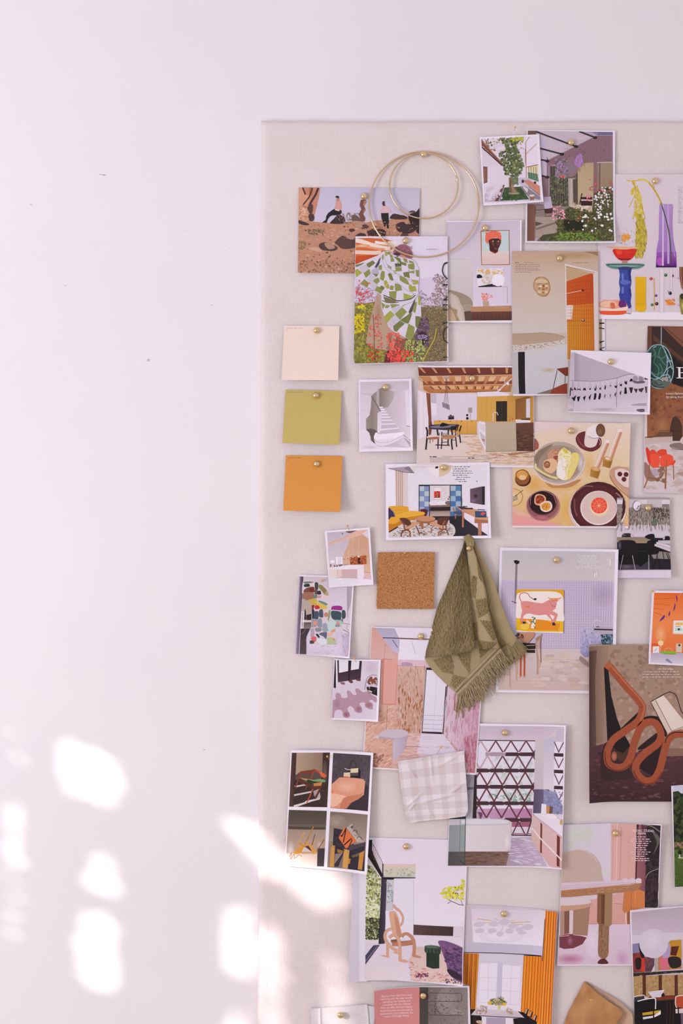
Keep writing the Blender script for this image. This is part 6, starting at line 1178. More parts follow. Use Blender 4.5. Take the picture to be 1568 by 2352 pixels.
a.p('241618',380,1500,560,1330,560,1380,420,1520).b('241618',610,1400,690,1370,800,1400,840,1520,860,1600,700,1460).b('2c1a1c',560,1700,760,1540,780,1560,700,1680,600,1720).b('2c1a1c',580,1880,720,1740,840,1600,860,1620,760,1900,720,1980,640,1960).p('4c3028',300,1720,360,1840,440,1850,470,1690,400,1760)
r1,r2='a05034','b0603c'
a.c(r1,76,250,845,420,1050,585,1240,600,1310,560,1420,420,1530,300,1620,240,1740,250,1860,330,1905,420,1890,480,1800,520,1650,580,1500,650,1440,740,1450,795,1560,760,1660,640,1750,550,1850,535,1940,580,2010,640,2045,720,2030,780,1930,820,1780,860,1640,930,1570,1040,1560,1200,1580,k=9)
a.c('b86a48',18,262,835,440,1040,600,1225,622,1300,585,1420); a.c('7c3826',16,215,1740,225,1860,300,1930,400,1930,500,1860); a.c('7c3826',16,508,1940,560,2030,640,2078,740,2050,810,1950)
a.b('b0603c',210,850,250,812,285,830,260,880,225,880).g('8c4c34','c07c5c',310,1790,30,50)
a.c('241618',9,1040,1545,930,1545,860,1590,840,1650)
a.p('d8c4b4',690,1225,820,1160,860,1200,1031,1440,1100,1480,905,1530,860,1562).p('e4d4c8',745,1205,822,1160,1031,1420,1050,1470,905,1525).l('4c3428',5,740,1212,905,1525,1050,1475).l('3c2824',7,690,1230,860,1555).c('3c2824',8,690,1225,750,1190,820,1150,890,1125,950,1160,980,1240,1010,1330,1060,1370)
a.t('on the edge',845,893,33,'ecdcd8','CENTER'); 
for i in range(3): a.lines('d4bcb0',605 if i else 622,910+i*27,1200,910+i*27,1,8)
a.done()

# --- orange nook
a = Print('photo_print', 'photo of an orange alcove with purple feather garland, overlapping the torn brown page', 'photo print', [(1494.8,1355.9),(1630,1357),(1624,1531.5),(1486,1524)], 6, 'ece2ee', bends=[(1510,1500,-.6,1,30,1.5)])
a.view(1340,1340,4.522)
a.img('ec7c34',722,95,1400,100,1400,850,682,815)
a.r('e86c28-f08c50',680,90,1400,400).r('f08c50-e8703c',680,400,1400,740).g('ee8848','f4b080',790,520,60,110).r('e05c28',690,620,790,650)
for q in [(720,160,950,150),(730,205,880,225),(720,255,820,270),(725,300,860,350)]: a.l('c85420',4,*q)
for q in [(948,112,963,150,960,192,950,150),(940,200,942,245,920,285,928,240),(885,285,888,315,870,340,874,305),(830,325,825,360,778,392,798,355)]: a.b('6a2c80',*q)
a.l('d8d0a8',3,1040,60,980,130)
a.p('e4dcd8',922,382,1060,380,1060,525,915,520).p('f0ece8',932,390,1060,390,1060,512,928,508).p('f0c060',942,402,1020,402,1018,432,940,430).t('AMABI',940,452,20,'3c3430').p('b8dcd4',940,460,1015,460,1015,492,938,490).p('2c2428',965,465,985,462,990,480,970,485)
a.p('b8a8b8-dcd4e4',685,712,1400,725,1400,850,682,815).p('ece4e8',708,650,775,648,775,715,708,718).l('8a8088',4,725,700,750,670).e('f4d8a0',790,616,28).l('f0d8b0',5,790,645,788,700)
a.b('8cb830',795,702,860,698,942,705,940,732,850,728,795,722).p('6a9824',820,722,940,728,938,735,820,728).c('d8c898',4,830,700,850,670,890,668,915,700).p('d8c4b0',950,622,1012,620,1008,712,946,708).b('3c3c34',970,635,985,625,995,640,980,650)
a.p('8a90a8',845,775,870,780,910,820,900,828,840,800)
a.done()

# --- dark garden photo
a = Print('photo_print', 'photo of a dark green garden and lawn, at the right edge below the brown page', 'photo print', [(1538.9,1803.5),(1680,1793),(1686,2030),(1546.9,2036)], 5, 'e4dce8')
a.view(1270,1800,5.262)
a.img('3c4424',1435,20,2200,-20,2200,1210,1459,1237)
a.r('c0c4d8-d8d8e4',1430,-30,2200,180).p('2c341c',1435,90,1500,80,1560,130,2200,150,2200,720,1440,720)
a.s(['2c361c','1c2414','3c4828','4c5830','141a10'],260,(12,34),(1436,100,1640,130,1640,720,1440,720)).s(['8a6c50','a88464','6a5c3c'],30,(8,20),(1445,700,1560,760)).p('5c6c34-3c5420',1445,790,2200,780,2200,1240,1455,1240)
a.s(['4a6428','3c5420','5c7434'],130,(10,26),(1450,800,1640,1225),4,0,10).e('20280f',1520,820,26,30).l('d8ccc8',14,1515,845,1518,890).l('d0c0b4',12,1500,885,1640,890)
a.done()

# --- rosy text page beside brick
a = Print('magazine_page', 'page half rose pink with white text and half grey brick wall, bottom edge', 'magazine page', [(857.4,2270.5),(1077,2262.7),(1082,2430),(866,2430)], 3, 'ebe2ec', bends=[(950,2300,-1,-.3,60,2)],
  edge=[(857.4,2270.5),(900,2266.5),(950,2263.8),(1000,2262.6),(1077,2262.7),(1082,2430),(866,2430)])
a.view(690,2230,3.824)
a.img('d48c84',642,156,780,146,1040,136,1465,140,1475,760,660,760)
a.r('d0888a-d48c84',640,130,1045,760).r('6f6460|8f8482',1043,130,1480,760).p('4c4240',1043,138,1120,138,1120,760,1048,760).g('8f8482','9c9090',1280,260,90,120)
tx=['Express from the front row,','we bring you the new moods','sweeping the runway and','swooping into our homes.','Find out why the best luxury','fashion houses are pivoting to','homewares, and celebrate the','return of Design Week.']
for i,t_ in enumerate(tx): a.t(t_,842,213+i*26,25,'f4dcdc','CENTER',-1,.94)
for q in [(1110,185,1410,192),(1105,262,1405,262),(1100,380,1420,384),(1415,200,1412,262),(1180,275,1180,380)]: a.l('4a403e',5,*q)
a.s(['4a403e','5c504c','7c706c'],60,(4,10),(1110,270,1300,378),2,0,40).s(['b0a4a4','a89c9c','5a4e4c'],60,(5,14),(1300,330,1420,376),2,0,20).s(['5a4e4c','a09494'],90,(4,10),(1110,150,1460,460),2)
a.done()
# ================================================================ brass ball pins
M_BRASS, nt, b = nodes_mat('brass', 0.16, 1.0, lin('d9ae62'))
mp, n, r = noise_color(nt, b, lin('e2c896'), lin('efd9ae'), 300, 3)
M_HOOP, nt, b = nodes_mat('satin_brass', 0.24, 1.0, lin('e0c8a2'))
M_STEEL, nt, b = nodes_mat('steel_needle', 0.3, 1.0, lin('b8b4b4'))
M_YELLOW, nt, b = nodes_mat('golden_pin_head', 0.28, 0.35, lin('eeb850'))
def lathe(bm, prof, seg=24):
    rings = []
    for r_, h in prof:
        if r_ < 1e-7: rings.append([bm.verts.new((0, -h, 0))]); continue
        rings.append([bm.verts.new((r_*math.cos(k/seg*2*math.pi), -h, r_*math.sin(k/seg*2*math.pi))) for k in range(seg)])
    for a_, b_ in zip(rings, rings[1:]):
        for k in range(seg):
            q = [a_[k % len(a_)], a_[(k+1) % seg if len(a_) > 1 else 0], b_[(k+1) % seg if len(b_) > 1 else 0], b_[k % len(b_)]]
            u = []
            for v in q:
                if v not in u: u.append(v)
            if len(u) > 2: bm.faces.new(u)
    bmesh.ops.recalc_face_normals(bm, faces=bm.faces)
bm = bmesh.new(); mm = 0.001
lathe(bm, [(0, 0), (3.9*mm, 0), (4.2*mm, .3*mm), (4.2*mm, .7*mm), (3.4*mm, 1.1*mm)]+[(5.3*mm*math.cos(t/12*math.pi/2), 2.4*mm+4.2*mm*math.sin(t/12*math.pi/2)) for t in range(-5, 13)], 28)
hm = bpy.data.meshes.new('pin_head'); bm.to_mesh(hm); bm.free(); hm.materials.append(M_BRASS)
for p_ in hm.polygons: p_.use_smooth = True
bm = bmesh.new(); lathe(bm, [(0, -6*mm), (.5*mm, -4*mm), (.5*mm, .2*mm)], 8)
nm = bpy.data.meshes.new('pin_point'); bm.to_mesh(nm); bm.free(); nm.materials.append(M_STEEL)
def brass_pin(px, py, h, label):
    r_ = bpy.data.objects.new('push_pin', None); C.objects.link(r_); r_.location = W(px, py, h*mm)
    tag(r_, label, 'push pin', 'brass ball pins on the board')
    for nme, me in (('head', hm), ('point', nm)):
        o = bpy.data.objects.new(nme, me); C.objects.link(o); o.parent = r_
PINS = [(972.5,356,1.2,'brass ball pin from which the two hoops hang'),(835.5,452,1.6,'brass ball pin in the desert rocks photo, left of the big hoop'),(931,555,5.4,'brass ball pin in the green checked blanket cover'),
 (1113,525,2.6,'brass ball pin just above the portrait in the coral headscarf'),(1283,595,4.3,'brass ball pin in the sun face plaque page'),(1310,329,2.6,'brass ball pin in the greenhouse patio photo'),
 (1503,417,1.6,'brass ball pin in the coloured glass vases page'),(1400,832,6.2,'brass ball pin in the hanging swimsuits print'),(727,760,2.8,'brass ball pin in the cream colour card'),
 (725,909,2.9,'brass ball pin in the olive green colour card'),(727,1066,3.0,'brass ball pin in the orange colour card'),(885,890,2.6,'brass ball pin in the white staircase photo'),
 (1083,870,3.6,'brass ball pin in the beamed kitchen page'),(1310,990,2.7,'brass ball pin in the food and candles page'),(1017,1074,5.3,'brass ball pin in the mustard sofa living room photo'),
 (1485.5,1167,4.4,'brass ball pin in the black dining chairs photo'),(1276,1286,2.6,'brass ball pin in the pink bull painting page'),
 (966,1461,3.5,'brass ball pin in the pink stone bathroom page, left of the towel'),(1158,1682,2.6,'brass ball pin in the bathtub and trusses page'),(932,1943,1.7,'brass ball pin in the creature chair page'),
 (1411,1912,3.6,'brass ball pin in the pink stone table page'),(1156,2098,0.9,'brass ball pin in the orange curtains page'),(971,2284,3.6,'brass ball pin between the rose panel and brick of the bottom page'),
 (782,2327,6.0,'brass ball pin in the pale woven cloth at the bottom edge')]
for p_ in PINS: brass_pin(p_[0], p_[1], p_[2]*1.2+.2, p_[3])
# small yellow-headed needles
def needle_pin(hx, hy, hh, tx, ty, th, label):
    A_, B_ = W(hx, hy, hh*mm), W(tx, ty, th*mm)
    r_ = bpy.data.objects.new('map_pin', None); C.objects.link(r_); r_.location = B_
    tag(r_, label, 'map pin', 'small yellow map pins')
    bm = bmesh.new(); bmesh.ops.create_uvsphere(bm, u_segments=16, v_segments=10, radius=1.75*mm)
    o = link_mesh('pin_head', bm, M_YELLOW, r_, True); o.location = A_-B_
    bm = bmesh.new(); dv = A_-B_; B3 = -dv.normalized()*2*mm; qq = dv.to_track_quat('Z', 'Y'); R1 = []; R2 = []
    for k in range(6):
        t_ = k/6*6.283; e = qq @ Vector((math.cos(t_), math.sin(t_), 0))*.32*mm; R1.append(bm.verts.new(B3+e)); R2.append(bm.verts.new(dv+e))
    for k in range(6): bm.faces.new((R1[k], R1[(k+1) % 6], R2[(k+1) % 6], R2[k]))
    link_mesh('needle', bm, M_STEEL, r_, True)
for p_ in [(1181,296.5,11,1176,315,5.2,'yellow map pin above the indoor tree photo'),(797.5,1207.5,11,802,1218,5.4,'yellow map pin above the attic kitchen photo'),
 (739.5,1332,8,740,1336,3.6,'yellow map pin in the painted arch photo'),(813.5,1510.5,10,817,1521,5.6,'yellow map pin above the scalloped rug photo'),
 (928.8,1269.5,8,928.8,1273,4,'yellow map pin at the top of the cork square'),(751.5,1735,11,757,1745,4.6,'yellow map pin in the sheet of four furniture pictures'),
 (1011.5,1713.5,12,1002,1731,6.5,'yellow map pin above the gingham cloth'),(1352.5,2288,19,1353.5,2291,13,'yellow map pin in the tan leather piece'),
 (1495.5,1357.5,9,1496.5,1360,6.4,'yellow map pin at the top left corner of the orange alcove photo'),(1574,1347,13,1557,1369,6.4,'yellow map pin at the photo edge leaning over the orange alcove photo')]: needle_pin(*p_)

# ================================================================ hoops
def hoop(cx, cy, rx, ry, wr, h_top, h_bot, label, joint):
    bm = bmesh.new(); N, Mn = 128, 12; rings = []
    for i in range(N):
        t = 2*math.pi*i/N; c = Vector((rx*S*math.cos(t), 0, ry*S*math.sin(t)))
        h = h_bot+(h_top-h_bot)*(0.5+0.5*math.sin(t)); c.y = -h*mm
        rad = Vector((math.cos(t), 0, math.sin(t))); w_ = wr*mm*(1.35 if abs(((t-joint+math.pi) % (2*math.pi))-math.pi) < 0.05 else 1)
        rings.append([bm.verts.new(c+rad*math.cos(u)*w_+Vector((0, -1, 0))*math.sin(u)*w_) for u in [2*math.pi*k/Mn for k in range(Mn)]])
    for i in range(N):
        for k in range(Mn): bm.faces.new((rings[i][k], rings[(i+1) % N][k], rings[(i+1) % N][(k+1) % Mn], rings[i][(k+1) % Mn]))
    bmesh.ops.recalc_face_normals(bm, faces=bm.faces)
    o = link_mesh('brass_hoop', bm, M_HOOP, None, True); o.location = W(cx, cy, 0); tag(o, label, 'hoop'); return o
hoop(973, 471.5, 125.5, 122, 1.35, 3.0, 11.5, 'large thin brass hoop hanging from a pin', 0.0)
hoop(972.5, 428.5, 78, 75.5, 1.3, 5.2, 7.5, 'small thin brass hoop hanging inside the large one', 0.2)

# ================================================================ cork square
M_CORK, nt, b = nodes_mat('cork', 0.9, 0, spec=0.1)
tc = nt.nodes.new('ShaderNodeTexCoord'); vo = nt.nodes.new('ShaderNodeTexVoronoi'); vo.inputs['Scale'].default_value = 900; vo.inputs['Randomness'].default_value = 1
nz = nt.nodes.new('ShaderNodeTexNoise'); nz.inputs['Scale'].default_value = 500; nz.inputs['Detail'].default_value = 6
nt.links.new(tc.outputs['Object'], vo.inputs['Vector']); nt.links.new(tc.outputs['Object'], nz.inputs['Vector'])
sp = nt.nodes.new('ShaderNodeSeparateColor'); nt.links.new(vo.outputs['Color'], sp.inputs[0])
mi = nt.nodes.new('ShaderNodeMath'); mi.operation = 'MULTIPLY_ADD'; nt.links.new(sp.outputs[0], mi.inputs[0]); mi.inputs[1].default_value = 0.45; nt.links.new(nz.outputs['Fac'], mi.inputs[2])
rp = nt.nodes.new('ShaderNodeValToRGB'); nt.links.new(mi.outputs[0], rp.inputs[0])
rp.color_ramp.elements[0].position = 0.42; rp.color_ramp.elements[0].color = (*lin('7a4622'), 1); rp.color_ramp.elements[1].position = 0.98; rp.color_ramp.elements[1].color = (*lin('cd9666'), 1)
for pos, c_ in ((0.42, '7a4622'), (0.5, 'a86c42'), (0.72, 'bf8454'), (0.98, 'cd9666')):
    if 0.42 < pos < 0.98: e = rp.color_ramp.elements.new(pos); e.color = (*lin(c_), 1)
nt.links.new(rp.outputs[0], b.inputs['Base Color']); bump(nt, b, mi.outputs[0], 0.7, 0.001)
bm = bmesh.new(); rn = random.Random(8); q = [(866.9,1268.7),(997.8,1267.8),(995.5,1398.6),(864.2,1397.9)]; ed = []
for i in range(4):
    a_, b_ = q[i], q[(i+1) % 4]
    for k in range(26): t = k/26; ed.append((a_[0]+(b_[0]-a_[0])*t+rn.uniform(-.7, .7), a_[1]+(b_[1]-a_[1])*t+rn.uniform(-.7, .7)))
fr = [bm.verts.new(W(x, y, 4.2*mm)-W(931, 1333)) for x, y in ed]; bk = [bm.verts.new(W(x, y, 0.6*mm)-W(931, 1333)) for x, y in ed]
bm.faces.new(fr); bm.faces.new(bk[::-1])
for i in range(len(ed)): j = (i+1) % len(ed); bm.faces.new((fr[i], bk[i], bk[j], fr[j]))
bmesh.ops.recalc_face_normals(bm, faces=bm.faces)
o = link_mesh('cork_square', bm, M_CORK); o.location = W(931, 1333); tag(o, 'square of brown granular cork pinned left of the towel', 'cork tile')

# ================================================================ cloth helpers
def cloth_mat(name, bump_scale, strength, rough=0.95, attr='Dye', dist=0.001):
    m, nt, b = nodes_mat(name, rough, 0, spec=0.05)
    at = nt.nodes.new('ShaderNodeAttribute'); at.attribute_name = attr
    tc = nt.nodes.new('ShaderNodeTexCoord'); n = nt.nodes.new('ShaderNodeTexNoise'); n.inputs['Scale'].default_value = bump_scale; n.inputs['Detail'].default_value = 3
    nt.links.new(tc.outputs['Object'], n.inputs['Vector'])
    mr = nt.nodes.new('ShaderNodeMapRange'); mr.inputs['From Min'].default_value = 0.3; mr.inputs['From Max'].default_value = 0.7; mr.inputs['To Min'].default_value = 0.82; mr.inputs['To Max'].default_value = 1.12
    nt.links.new(n.outputs['Fac'], mr.inputs['Value']); mx = nt.nodes.new('ShaderNodeVectorMath'); mx.operation = 'SCALE'
    nt.links.new(at.outputs['Color'], mx.inputs[0]); nt.links.new(mr.outputs[0], mx.inputs['Scale']); nt.links.new(mx.outputs[0], b.inputs['Base Color'])
    bump(nt, b, n.outputs['Fac'], strength, dist); return m
def curve_at(P, t):
    """P = list of (x,y) ; t in 0..1 by index"""
    n = len(P)-1; f = min(max(t, 0), 1)*n; i = min(int(f), n-1); f -= i
    a, b_, c, d_ = P[max(i-1, 0)], P[i], P[i+1], P[min(i+2, n)]
    return tuple(0.5*((2*b_[k])+(-a[k]+c[k])*f+(2*a[k]-5*b_[k]+4*c[k]-d_[k])*f*f+(-a[k]+3*b_[k]-3*c[k]+d_[k])*f**3) for k in range(2))
def sheet(name, left, right, nu, nv, hfun, colfun, mat, parent, origin, thick=0.0012, jit=None, view=(0, 0, 1), seed=1):
    """cloth surface between two boundary curves; hfun/colfun get (u, v, X, Y) in view units"""
    bm = bmesh.new(); lay = bm.verts.layers.float_color.new('Dye'); rn = random.Random(seed); G = []; x0, y0, k = view; o0 = W(*origin)
    for j in range(nv+1):
        v = j/nv; L = curve_at(left, v); R = curve_at(right, v); row = []
        for i in range(nu+1):
            u = i/nu; X = L[0]+(R[0]-L[0])*u; Y = L[1]+(R[1]-L[1])*u; h = hfun(u, v, X, Y); jj = jit(u, v, X, Y) if jit else 0
            if jj: h += rn.uniform(-1, 1)*jj
            p = W(x0+X/k, y0+Y/k, h*mm)-o0; vt = bm.verts.new(p); vt[lay] = (*colfun(u, v, X, Y), 1); row.append(vt)
        G.append(row)
    for j in range(nv):
        for i in range(nu): bm.faces.new((G[j+1][i], G[j+1][i+1], G[j][i+1], G[j][i]))
    if thick:
        # turned back edge: a rim behind the outline
        ring = G[0][:]+[G[j][nu] for j in range(1, nv+1)]+[G[nv][i] for i in range(nu-1, -1, -1)]+[G[j][0] for j in range(nv-1, 0, -1)]
        B = []
        for v_ in ring: w_ = bm.verts.new(v_.co+Vector((0, thick, 0))); w_[lay] = v_[lay]; B.append(w_)
        n = len(ring)
        for i in range(n): bm.faces.new((ring[i], ring[(i+1) % n], B[(i+1) % n], B[i]))
    o = link_mesh(name, bm, mat, parent, True); return o, G
def strands(name, segs, r_, col, mat, parent, origin, view):
    """segs: list of point lists (X, Y, h)"""
    bm = bmesh.new(); lay = bm.verts.layers.float_color.new('Dye'); x0, y0, k = view; o0 = W(*origin)
    for pts, c_ in segs:
        P = [W(x0+X/k, y0+Y/k, h*mm)-o0 for X, Y, h in pts]; rings = []
        for i, p in enumerate(P):
            dv = (P[min(i+1, len(P)-1)]-P[max(i-1, 0)]).normalized(); s1 = dv.cross(Vector((0, 1, 0))).normalized(); s2 = dv.cross(s1); rr = r_*mm*(1 if i < len(P)-1 else .55)
            ring = []
            for q_ in range(5):
                t = q_/5*6.283; vt = bm.verts.new(p+s1*math.cos(t)*rr+s2*math.sin(t)*rr); vt[lay] = (*c_, 1); ring.append(vt)
            rings.append(ring)
        for a_, b_ in zip(rings, rings[1:]):
            for q_ in range(5): bm.faces.new((a_[q_], a_[(q_+1) % 5], b_[(q_+1) % 5], b_[q_]))
    bmesh.ops.recalc_face_normals(bm, faces=bm.faces)
    return link_mesh(name, bm, mat, parent, True)

# ================================================================ olive towel
TV = (855, 1220, 4.3556); TO = (1074, 1250)
M_TERRY = cloth_mat('olive_terry', 1300, 0.9, dist=0.0012)
from mathutils import noise as mnoise
def ribs(X, Y, a_): return a_*(mnoise.noise(Vector((X/15, Y/34, 3.1)))+.55*mnoise.noise(Vector((X/7, Y/11, 8.7))))
towel = bpy.data.objects.new('hand_towel', None); C.objects.link(towel); towel.location = W(*TO)
tag(towel, 'olive green fringed terry towel hanging folded from a pin', 'towel')
c_flat, c_terry, c_lt = lin('c0ab86'), lin('ad976e'), lin('c8b490')
mixc = lambda a, b_, t: tuple(a[k]+(b_[k]-a[k])*t for k in range(3))
sm = lambda x: x*x*(3-2*x) if 0 < x < 1 else (0 if x <= 0 else 1)
# back layer, right
def hb(u, v, X, Y):
    return 7.4+4.5*sm((u-0.45)/0.55)*(0.4+0.8*v)+2.2*math.sin(u*9+v*2)*v*(1-v*.3)+(ribs(X, Y, 1.2) if u < .6 else 0)
def cb(u, v, X, Y): return mixc(lin('a08c64'), lin('bca880'), sm((u-.45)/.3))
sheet('back_layer', [(945,60),(960,300),(985,600),(1010,900),(1130,1180),(1300,1290)], [(1000,55),(1110,280),(1215,520),(1300,770),(1385,985),(1440,1070)], 70, 170, hb, cb, M_TERRY, towel, TO, jit=lambda u, v, X, Y: 0.9 if u < .62 else .12, view=TV, seed=4)
# middle fold with the woven diamonds
TERRY = [[(985,440),(1035,455),(1020,670),(975,650)],[(1020,680),(1130,660),(1165,790),(1045,865)],[(1060,880),(1190,890),(1228,1060),(1190,1085)],[(985,925),(1040,895),(1050,1085),(1000,1085)],[(1048,1080),(1235,1100),(1068,1268)],
         [(600,1290),(770,1235),(805,1300),(800,1425),(690,1400)],[(835,1225),(975,1195),(965,1425),(900,1330)],[(800,1430),(945,1460),(850,1592),(770,1530)],[(1030,270),(1110,330),(1120,560),(1050,455)]]
def is_terry(X, Y): return any(inpoly(X, Y, P) for P in TERRY)
def hm_(u, v, X, Y):
    base = 9+17*math.sin(min(u*1.15, 1)*math.pi*0.5)*(0.35+0.65*v)
    edge = 1-sm((u-0.9)/0.1)*0.3
    return base*edge+2.0*math.sin(u*6+v*5)*v+(ribs(X, Y*2, 1.9)+.8 if is_terry(X, Y) else .25*math.sin((X*.5+Y)*.5))
midL = [(935,90),(950,300),(955,600),(960,850),(975,1050),(985,1180)]; midR = [(985,120),(1045,290),(1115,530),(1160,800),(1225,1040),(1262,1150)]
sheet('middle_fold', midL, midR, 80, 240, hm_, lambda u, v, X, Y: c_terry if is_terry(X, Y) else c_flat, M_TERRY, towel, TO, jit=lambda u, v, X, Y: 0.75 if is_terry(X, Y) else .10, view=TV, seed=5)
# lower flap below the folded front
def hl(u, v, X, Y): 
    return (5+15*sm(u*1.3)*(1-.25*v))*(.25+.75*sm(v*2.0))+3.0*math.sin(u*5.2+.6)*(.4+.6*v)+(0 if X == 0 else (ribs(X, Y*2, 1.9)+.8 if is_terry(X, Y) else .25*math.sin((X*.5+Y)*.5)))
flL = [(527,1240),(528,1290),(590,1378),(690,1475),(770,1550),(815,1600)]; flR = [(985,1150),(1060,1140),(1262,1145),(1265,1150),(1255,1160),(1240,1180)]
sheet('lower_flap', [(575,1150),(522,1268),(600,1388),(708,1500),(812,1590)], [(985,1140),(1080,1130),(1160,1130),(1225,1130),(1255,1128)], 150, 110, hl, lambda u, v, X, Y: c_terry if is_terry(X, Y) else c_flat, M_TERRY, towel, TO, jit=lambda u, v, X, Y: 0.7 if is_terry(X, Y) else .10, view=TV, seed=6)
# woven border band
def hbn(u, v, X, Y): return hl(u, 1, X, Y)+.5-(1.2 if abs(v-.52) < .07 else 0)
sheet('woven_border', [(812,1582),(850,1640)], [(1250,1125),(1285,1185)], 120, 22, hbn, lambda u, v, X, Y: lin('a08c66') if abs(v-.52) < .09 or v < .08 else c_lt, M_TERRY, towel, TO, jit=lambda u, v, X, Y: .08, view=TV, seed=7)
# big front panel, terry side out
def hf(u, v, X, Y):
    b0 = 3+(6+16*sm(v*1.2))*sm(u*1.6+.12)
    roll = -5*sm((u-.9)/.1)*(1-v*.5)
    rip = 1.5*math.sin(u*10+v*4)*v+1.2*math.sin(v*17+u*3)
    return b0+roll+rip+11*sm((v-.84)/.16)*(.4+.6*sm(u*3))+ribs(X, Y, 2.0)
frL = [(925,55),(890,190),(810,380),(730,570),(655,740),(610,900),(572,1060),(535,1190),(527,1262)]; frR = [(960,45),(935,170),(950,330),(968,480),(972,640),(980,800),(992,950),(1002,1060),(990,1165)]
bowl = [(0,0)]
def sag(L, R): return L, R
o, G = sheet('front_panel', frL, frR, 150, 300, hf, lambda u, v, X, Y: mixc(c_terry, lin('a08c66'), .5+.5*math.sin(Y*.02+X*.05)*.5), M_TERRY, towel, TO, jit=lambda u, v, X, Y: 0.8, view=TV, seed=8)
# peak of the towel folded over the pin
sheet('top_fold', [(925,80),(905,60),(930,40),(965,22)], [(945,200),(985,215),(1010,120),(1010,70)], 26, 40, lambda u, v, X, Y: 7+5*math.sin(v*3)+3*u, lambda u, v, X, Y: lin('ac9870'), M_TERRY, towel, TO, jit=lambda u, v, X, Y: .35, view=TV, seed=9)
# fringes
rn = random.Random(21); sg = []
for i in range(170):
    t = i/169; bx, by = 850+(1285-850)*t+rn.uniform(-3, 3), 1640+(1185-1640)*t+rn.uniform(-3, 3); h = hl(t, 1, 0, 0)
    Ln = 225+rn.uniform(-40, 30) if t < .5 else 210-110*(t-.5)+rn.uniform(-35, 35)
    a_ = math.radians(72+rn.gauss(0, 9)-14*t+(14 if t < .12 else 0)); cu = rn.uniform(-38, 38); pts = []
    for s_ in range(7):
        f = s_/6; pts.append((bx-4+math.cos(a_)*Ln*f+cu*math.sin(f*2.6)*f, by-4+math.sin(a_)*Ln*f, h+rn.uniform(-1.3, 1.3)-h*.45*f*f+rn.uniform(-.8, .8)))
    sg.append((pts, mixc(lin('b09c74'), lin('cdb994'), rn.random())))
for i in range(150):
    t = i/149; bx, by = 1230+(1440-1230)*t, 1210+(1065-1210)*t+rn.uniform(-14, 6); Ln = (130+70*math.sin(t*2.6))*rn.uniform(.8, 1.05)
    a_ = math.radians(80-26*t+rn.gauss(0, 5)); pts = []; cu = rn.uniform(-16, 16)
    for s_ in range(6):
        f = s_/5; pts.append((bx+math.cos(a_)*Ln*f+cu*f*f, by+math.sin(a_)*Ln*f, 7+4*t+rn.uniform(-1, 1)-1.5*f))
    sg.append((pts, mixc(lin('a08c64'), lin('bca882'), rn.random())))
strands('fringe', sg, .62, None, M_TERRY, towel, TO, TV)
# pin that holds the towel: sits in the opening of the peak
r_ = bpy.data.objects.new('push_pin', None); C.objects.link(r_); r_.location = W(1073.5, 1259, 15*mm); tag(r_, 'brass ball pin holding the olive towel', 'push pin', 'brass ball pins on the board')
for nme, me in (('head', hm), ('point', nm)):
    o = bpy.data.objects.new(nme, me); C.objects.link(o); o.parent = r_; o.scale = (.72, 1, .8) if nme == 'head' else (1, 2, 1)

# ================================================================ gingham cloth
GV = (900, 1650, 3.824); M_GING = cloth_mat('gingham_cotton', 1600, 0.35, dist=0.0006)
def hg(u, v, X, Y):
    h = 8.0+1.2*math.sin(u*7+v*3)+1.4*math.sin(v*6-u*5)*(.3+.7*v)
    for cx, cy, dx, dy, L, A, w_ in ((400,690,.97,-.22,140,3.2,16),(560,610,.8,-.6,70,2.6,14),(200,700,.75,-.66,70,2.2,12),(340,420,.1,1,120,2.0,16),(500,360,.85,-.5,90,1.8,14),(180,480,.6,.8,60,1.8,14),(340,830,.6,.8,45,2.2,12),(180,760,.6,-.8,60,1.6,10)):
        a_ = (X-cx)*dx+(Y-cy)*dy; b_ = -(X-cx)*dy+(Y-cy)*dx; h += A*math.exp(-(b_/w_)**2)*math.exp(-(a_/L)**2)
    return h
def cg(u, v, X, Y):
    a_ = (u*4.6+.30) % 1 < .5; b_ = (v*4.7+.1) % 1 < .5
    if u > .46 and u < .60: a_ = False
    th = .012*math.sin(X*1.9)*math.sin(Y*1.7)
    c = lin('f2e8ee') if not (a_ or b_) else (lin('decfd1') if (a_ and b_) else lin('e6dbdf')); return tuple(q+th for q in c)
o, G = sheet('gingham_cloth', [(48,368),(62,470),(78,600),(100,740),(118,840),(150,912)], [(628,276),(636,380),(650,560),(660,700),(663,800),(640,850)], 150, 140, hg, cg, M_GING, None, (993,1800), thick=.0006, view=GV, seed=3)
o.location = W(993, 1800); tag(o, 'crumpled pink beige gingham cloth square pinned over the bathroom pages', 'cloth swatch')

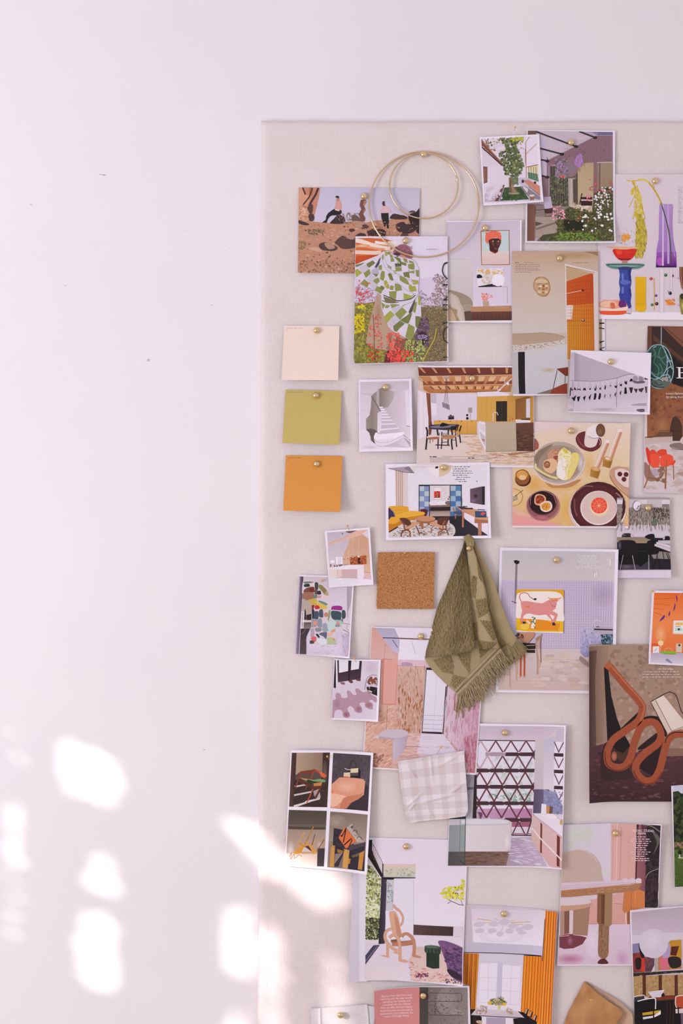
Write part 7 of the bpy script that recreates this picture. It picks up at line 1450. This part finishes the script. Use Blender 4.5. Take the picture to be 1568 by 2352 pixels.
# ================================================================ woven cloth at the bottom edge
LV = (690, 2230, 3.824); M_WOV = cloth_mat('woven_linen', 1500, 0.5, dist=0.0007)
lc = lambda u, v, X, Y: mixc(lin('d8d0d0'), lin('f0eaee'), .5+.5*math.sin(X*2.1)*.5+.25*math.sin(Y*1.3))
wo, G = sheet('woven_cloth', [(85,326),(92,420),(95,560),(100,800)], [(585,288),(598,400),(604,560),(610,800)], 120, 110,
   lambda u, v, X, Y: 3.2+1.6*math.exp(-((X-165-.02*Y)/9)**2)+1.2*math.sin(u*6)+1.4*sm((u-.95)/.05), lc, M_WOV, None, (780,2352), thick=.001, view=LV, seed=12)
wo.location = W(780, 2352); tag(wo, 'pale grey woven cloth swatch pinned at the bottom edge of the board', 'cloth swatch')
sheet('folded_edge', [(583,300),(592,420),(598,560),(602,800)], [(668,312),(655,380),(648,470),(655,800)], 24, 60, lambda u, v, X, Y: 2.6+.5*u, lambda u, v, X, Y: lin('e9e2ea'), M_WOV, wo, (780,2352), thick=.0006, view=LV, seed=13)
hs = []
for i in range(60):
    x = 90+i*8.2; hs.append(([(x, 326-38*(i/60)+2, 3.6), (x+rn.uniform(-3, 3), 318-38*(i/60)+rn.uniform(-3, 2), 3.7)], lin('e4dce0')))
strands('frayed_edge', hs, .3, None, M_WOV, wo, (780,2352), LV)

# ================================================================ leather piece
YV = (1260, 2060, 5.091)
M_LEATH, nt, b = nodes_mat('tan_leather', 0.5, 0, spec=0.35)
mp, n, r = noise_color(nt, b, lin('b07c4c'), lin('c89460'), 38, 6, lo=.35, hi=.65)
n2 = nt.nodes.new('ShaderNodeTexNoise'); n2.inputs['Scale'].default_value = 700; n2.inputs['Detail'].default_value = 5; nt.links.new(mp.outputs[0], n2.inputs['Vector']); bump(nt, b, n2.outputs['Fac'], 0.55, 0.0008)
M_SUEDE, nt, b = nodes_mat('suede_back', 0.95, 0, spec=0.05); noise_color(nt, b, lin('c8a48c'), lin('d4b49c'), 300, 5)
one = lambda u, v, X, Y: (1, 1, 1)
lt = bpy.data.objects.new('leather_piece', None); C.objects.link(lt); LO = (1352, 2300); lt.location = W(*LO)
tag(lt, 'folded piece of tan leather pinned above the bottom edge', 'leather')
sheet('front_flap', [(415,985),(375,1060),(300,1200),(230,1340),(165,1500),(60,1800)], [(430,992),(560,1110),(700,1212),(850,1325),(762,1490),(640,1800)], 60, 90,
   lambda u, v, X, Y: 3+9*sm(u*2.2)*(0.25+.75*v)+3*sm((u-.8)/.2)*v+1.2*math.sin(v*9+u*4)*v, one, M_LEATH, lt, LO, thick=.0022, view=YV, seed=14)
sheet('back_flap', [(425,992),(480,1060),(600,1180),(640,1330),(650,1490),(600,1800)], [(440,990),(600,1085),(780,1185),(905,1290),(978,1415),(930,1800)], 40, 70,
   lambda u, v, X, Y: 1.2+5.5*sm((u-.3)/.7)*(.3+v*.7), one, M_SUEDE, lt, LO, thick=.002, view=YV, seed=15)
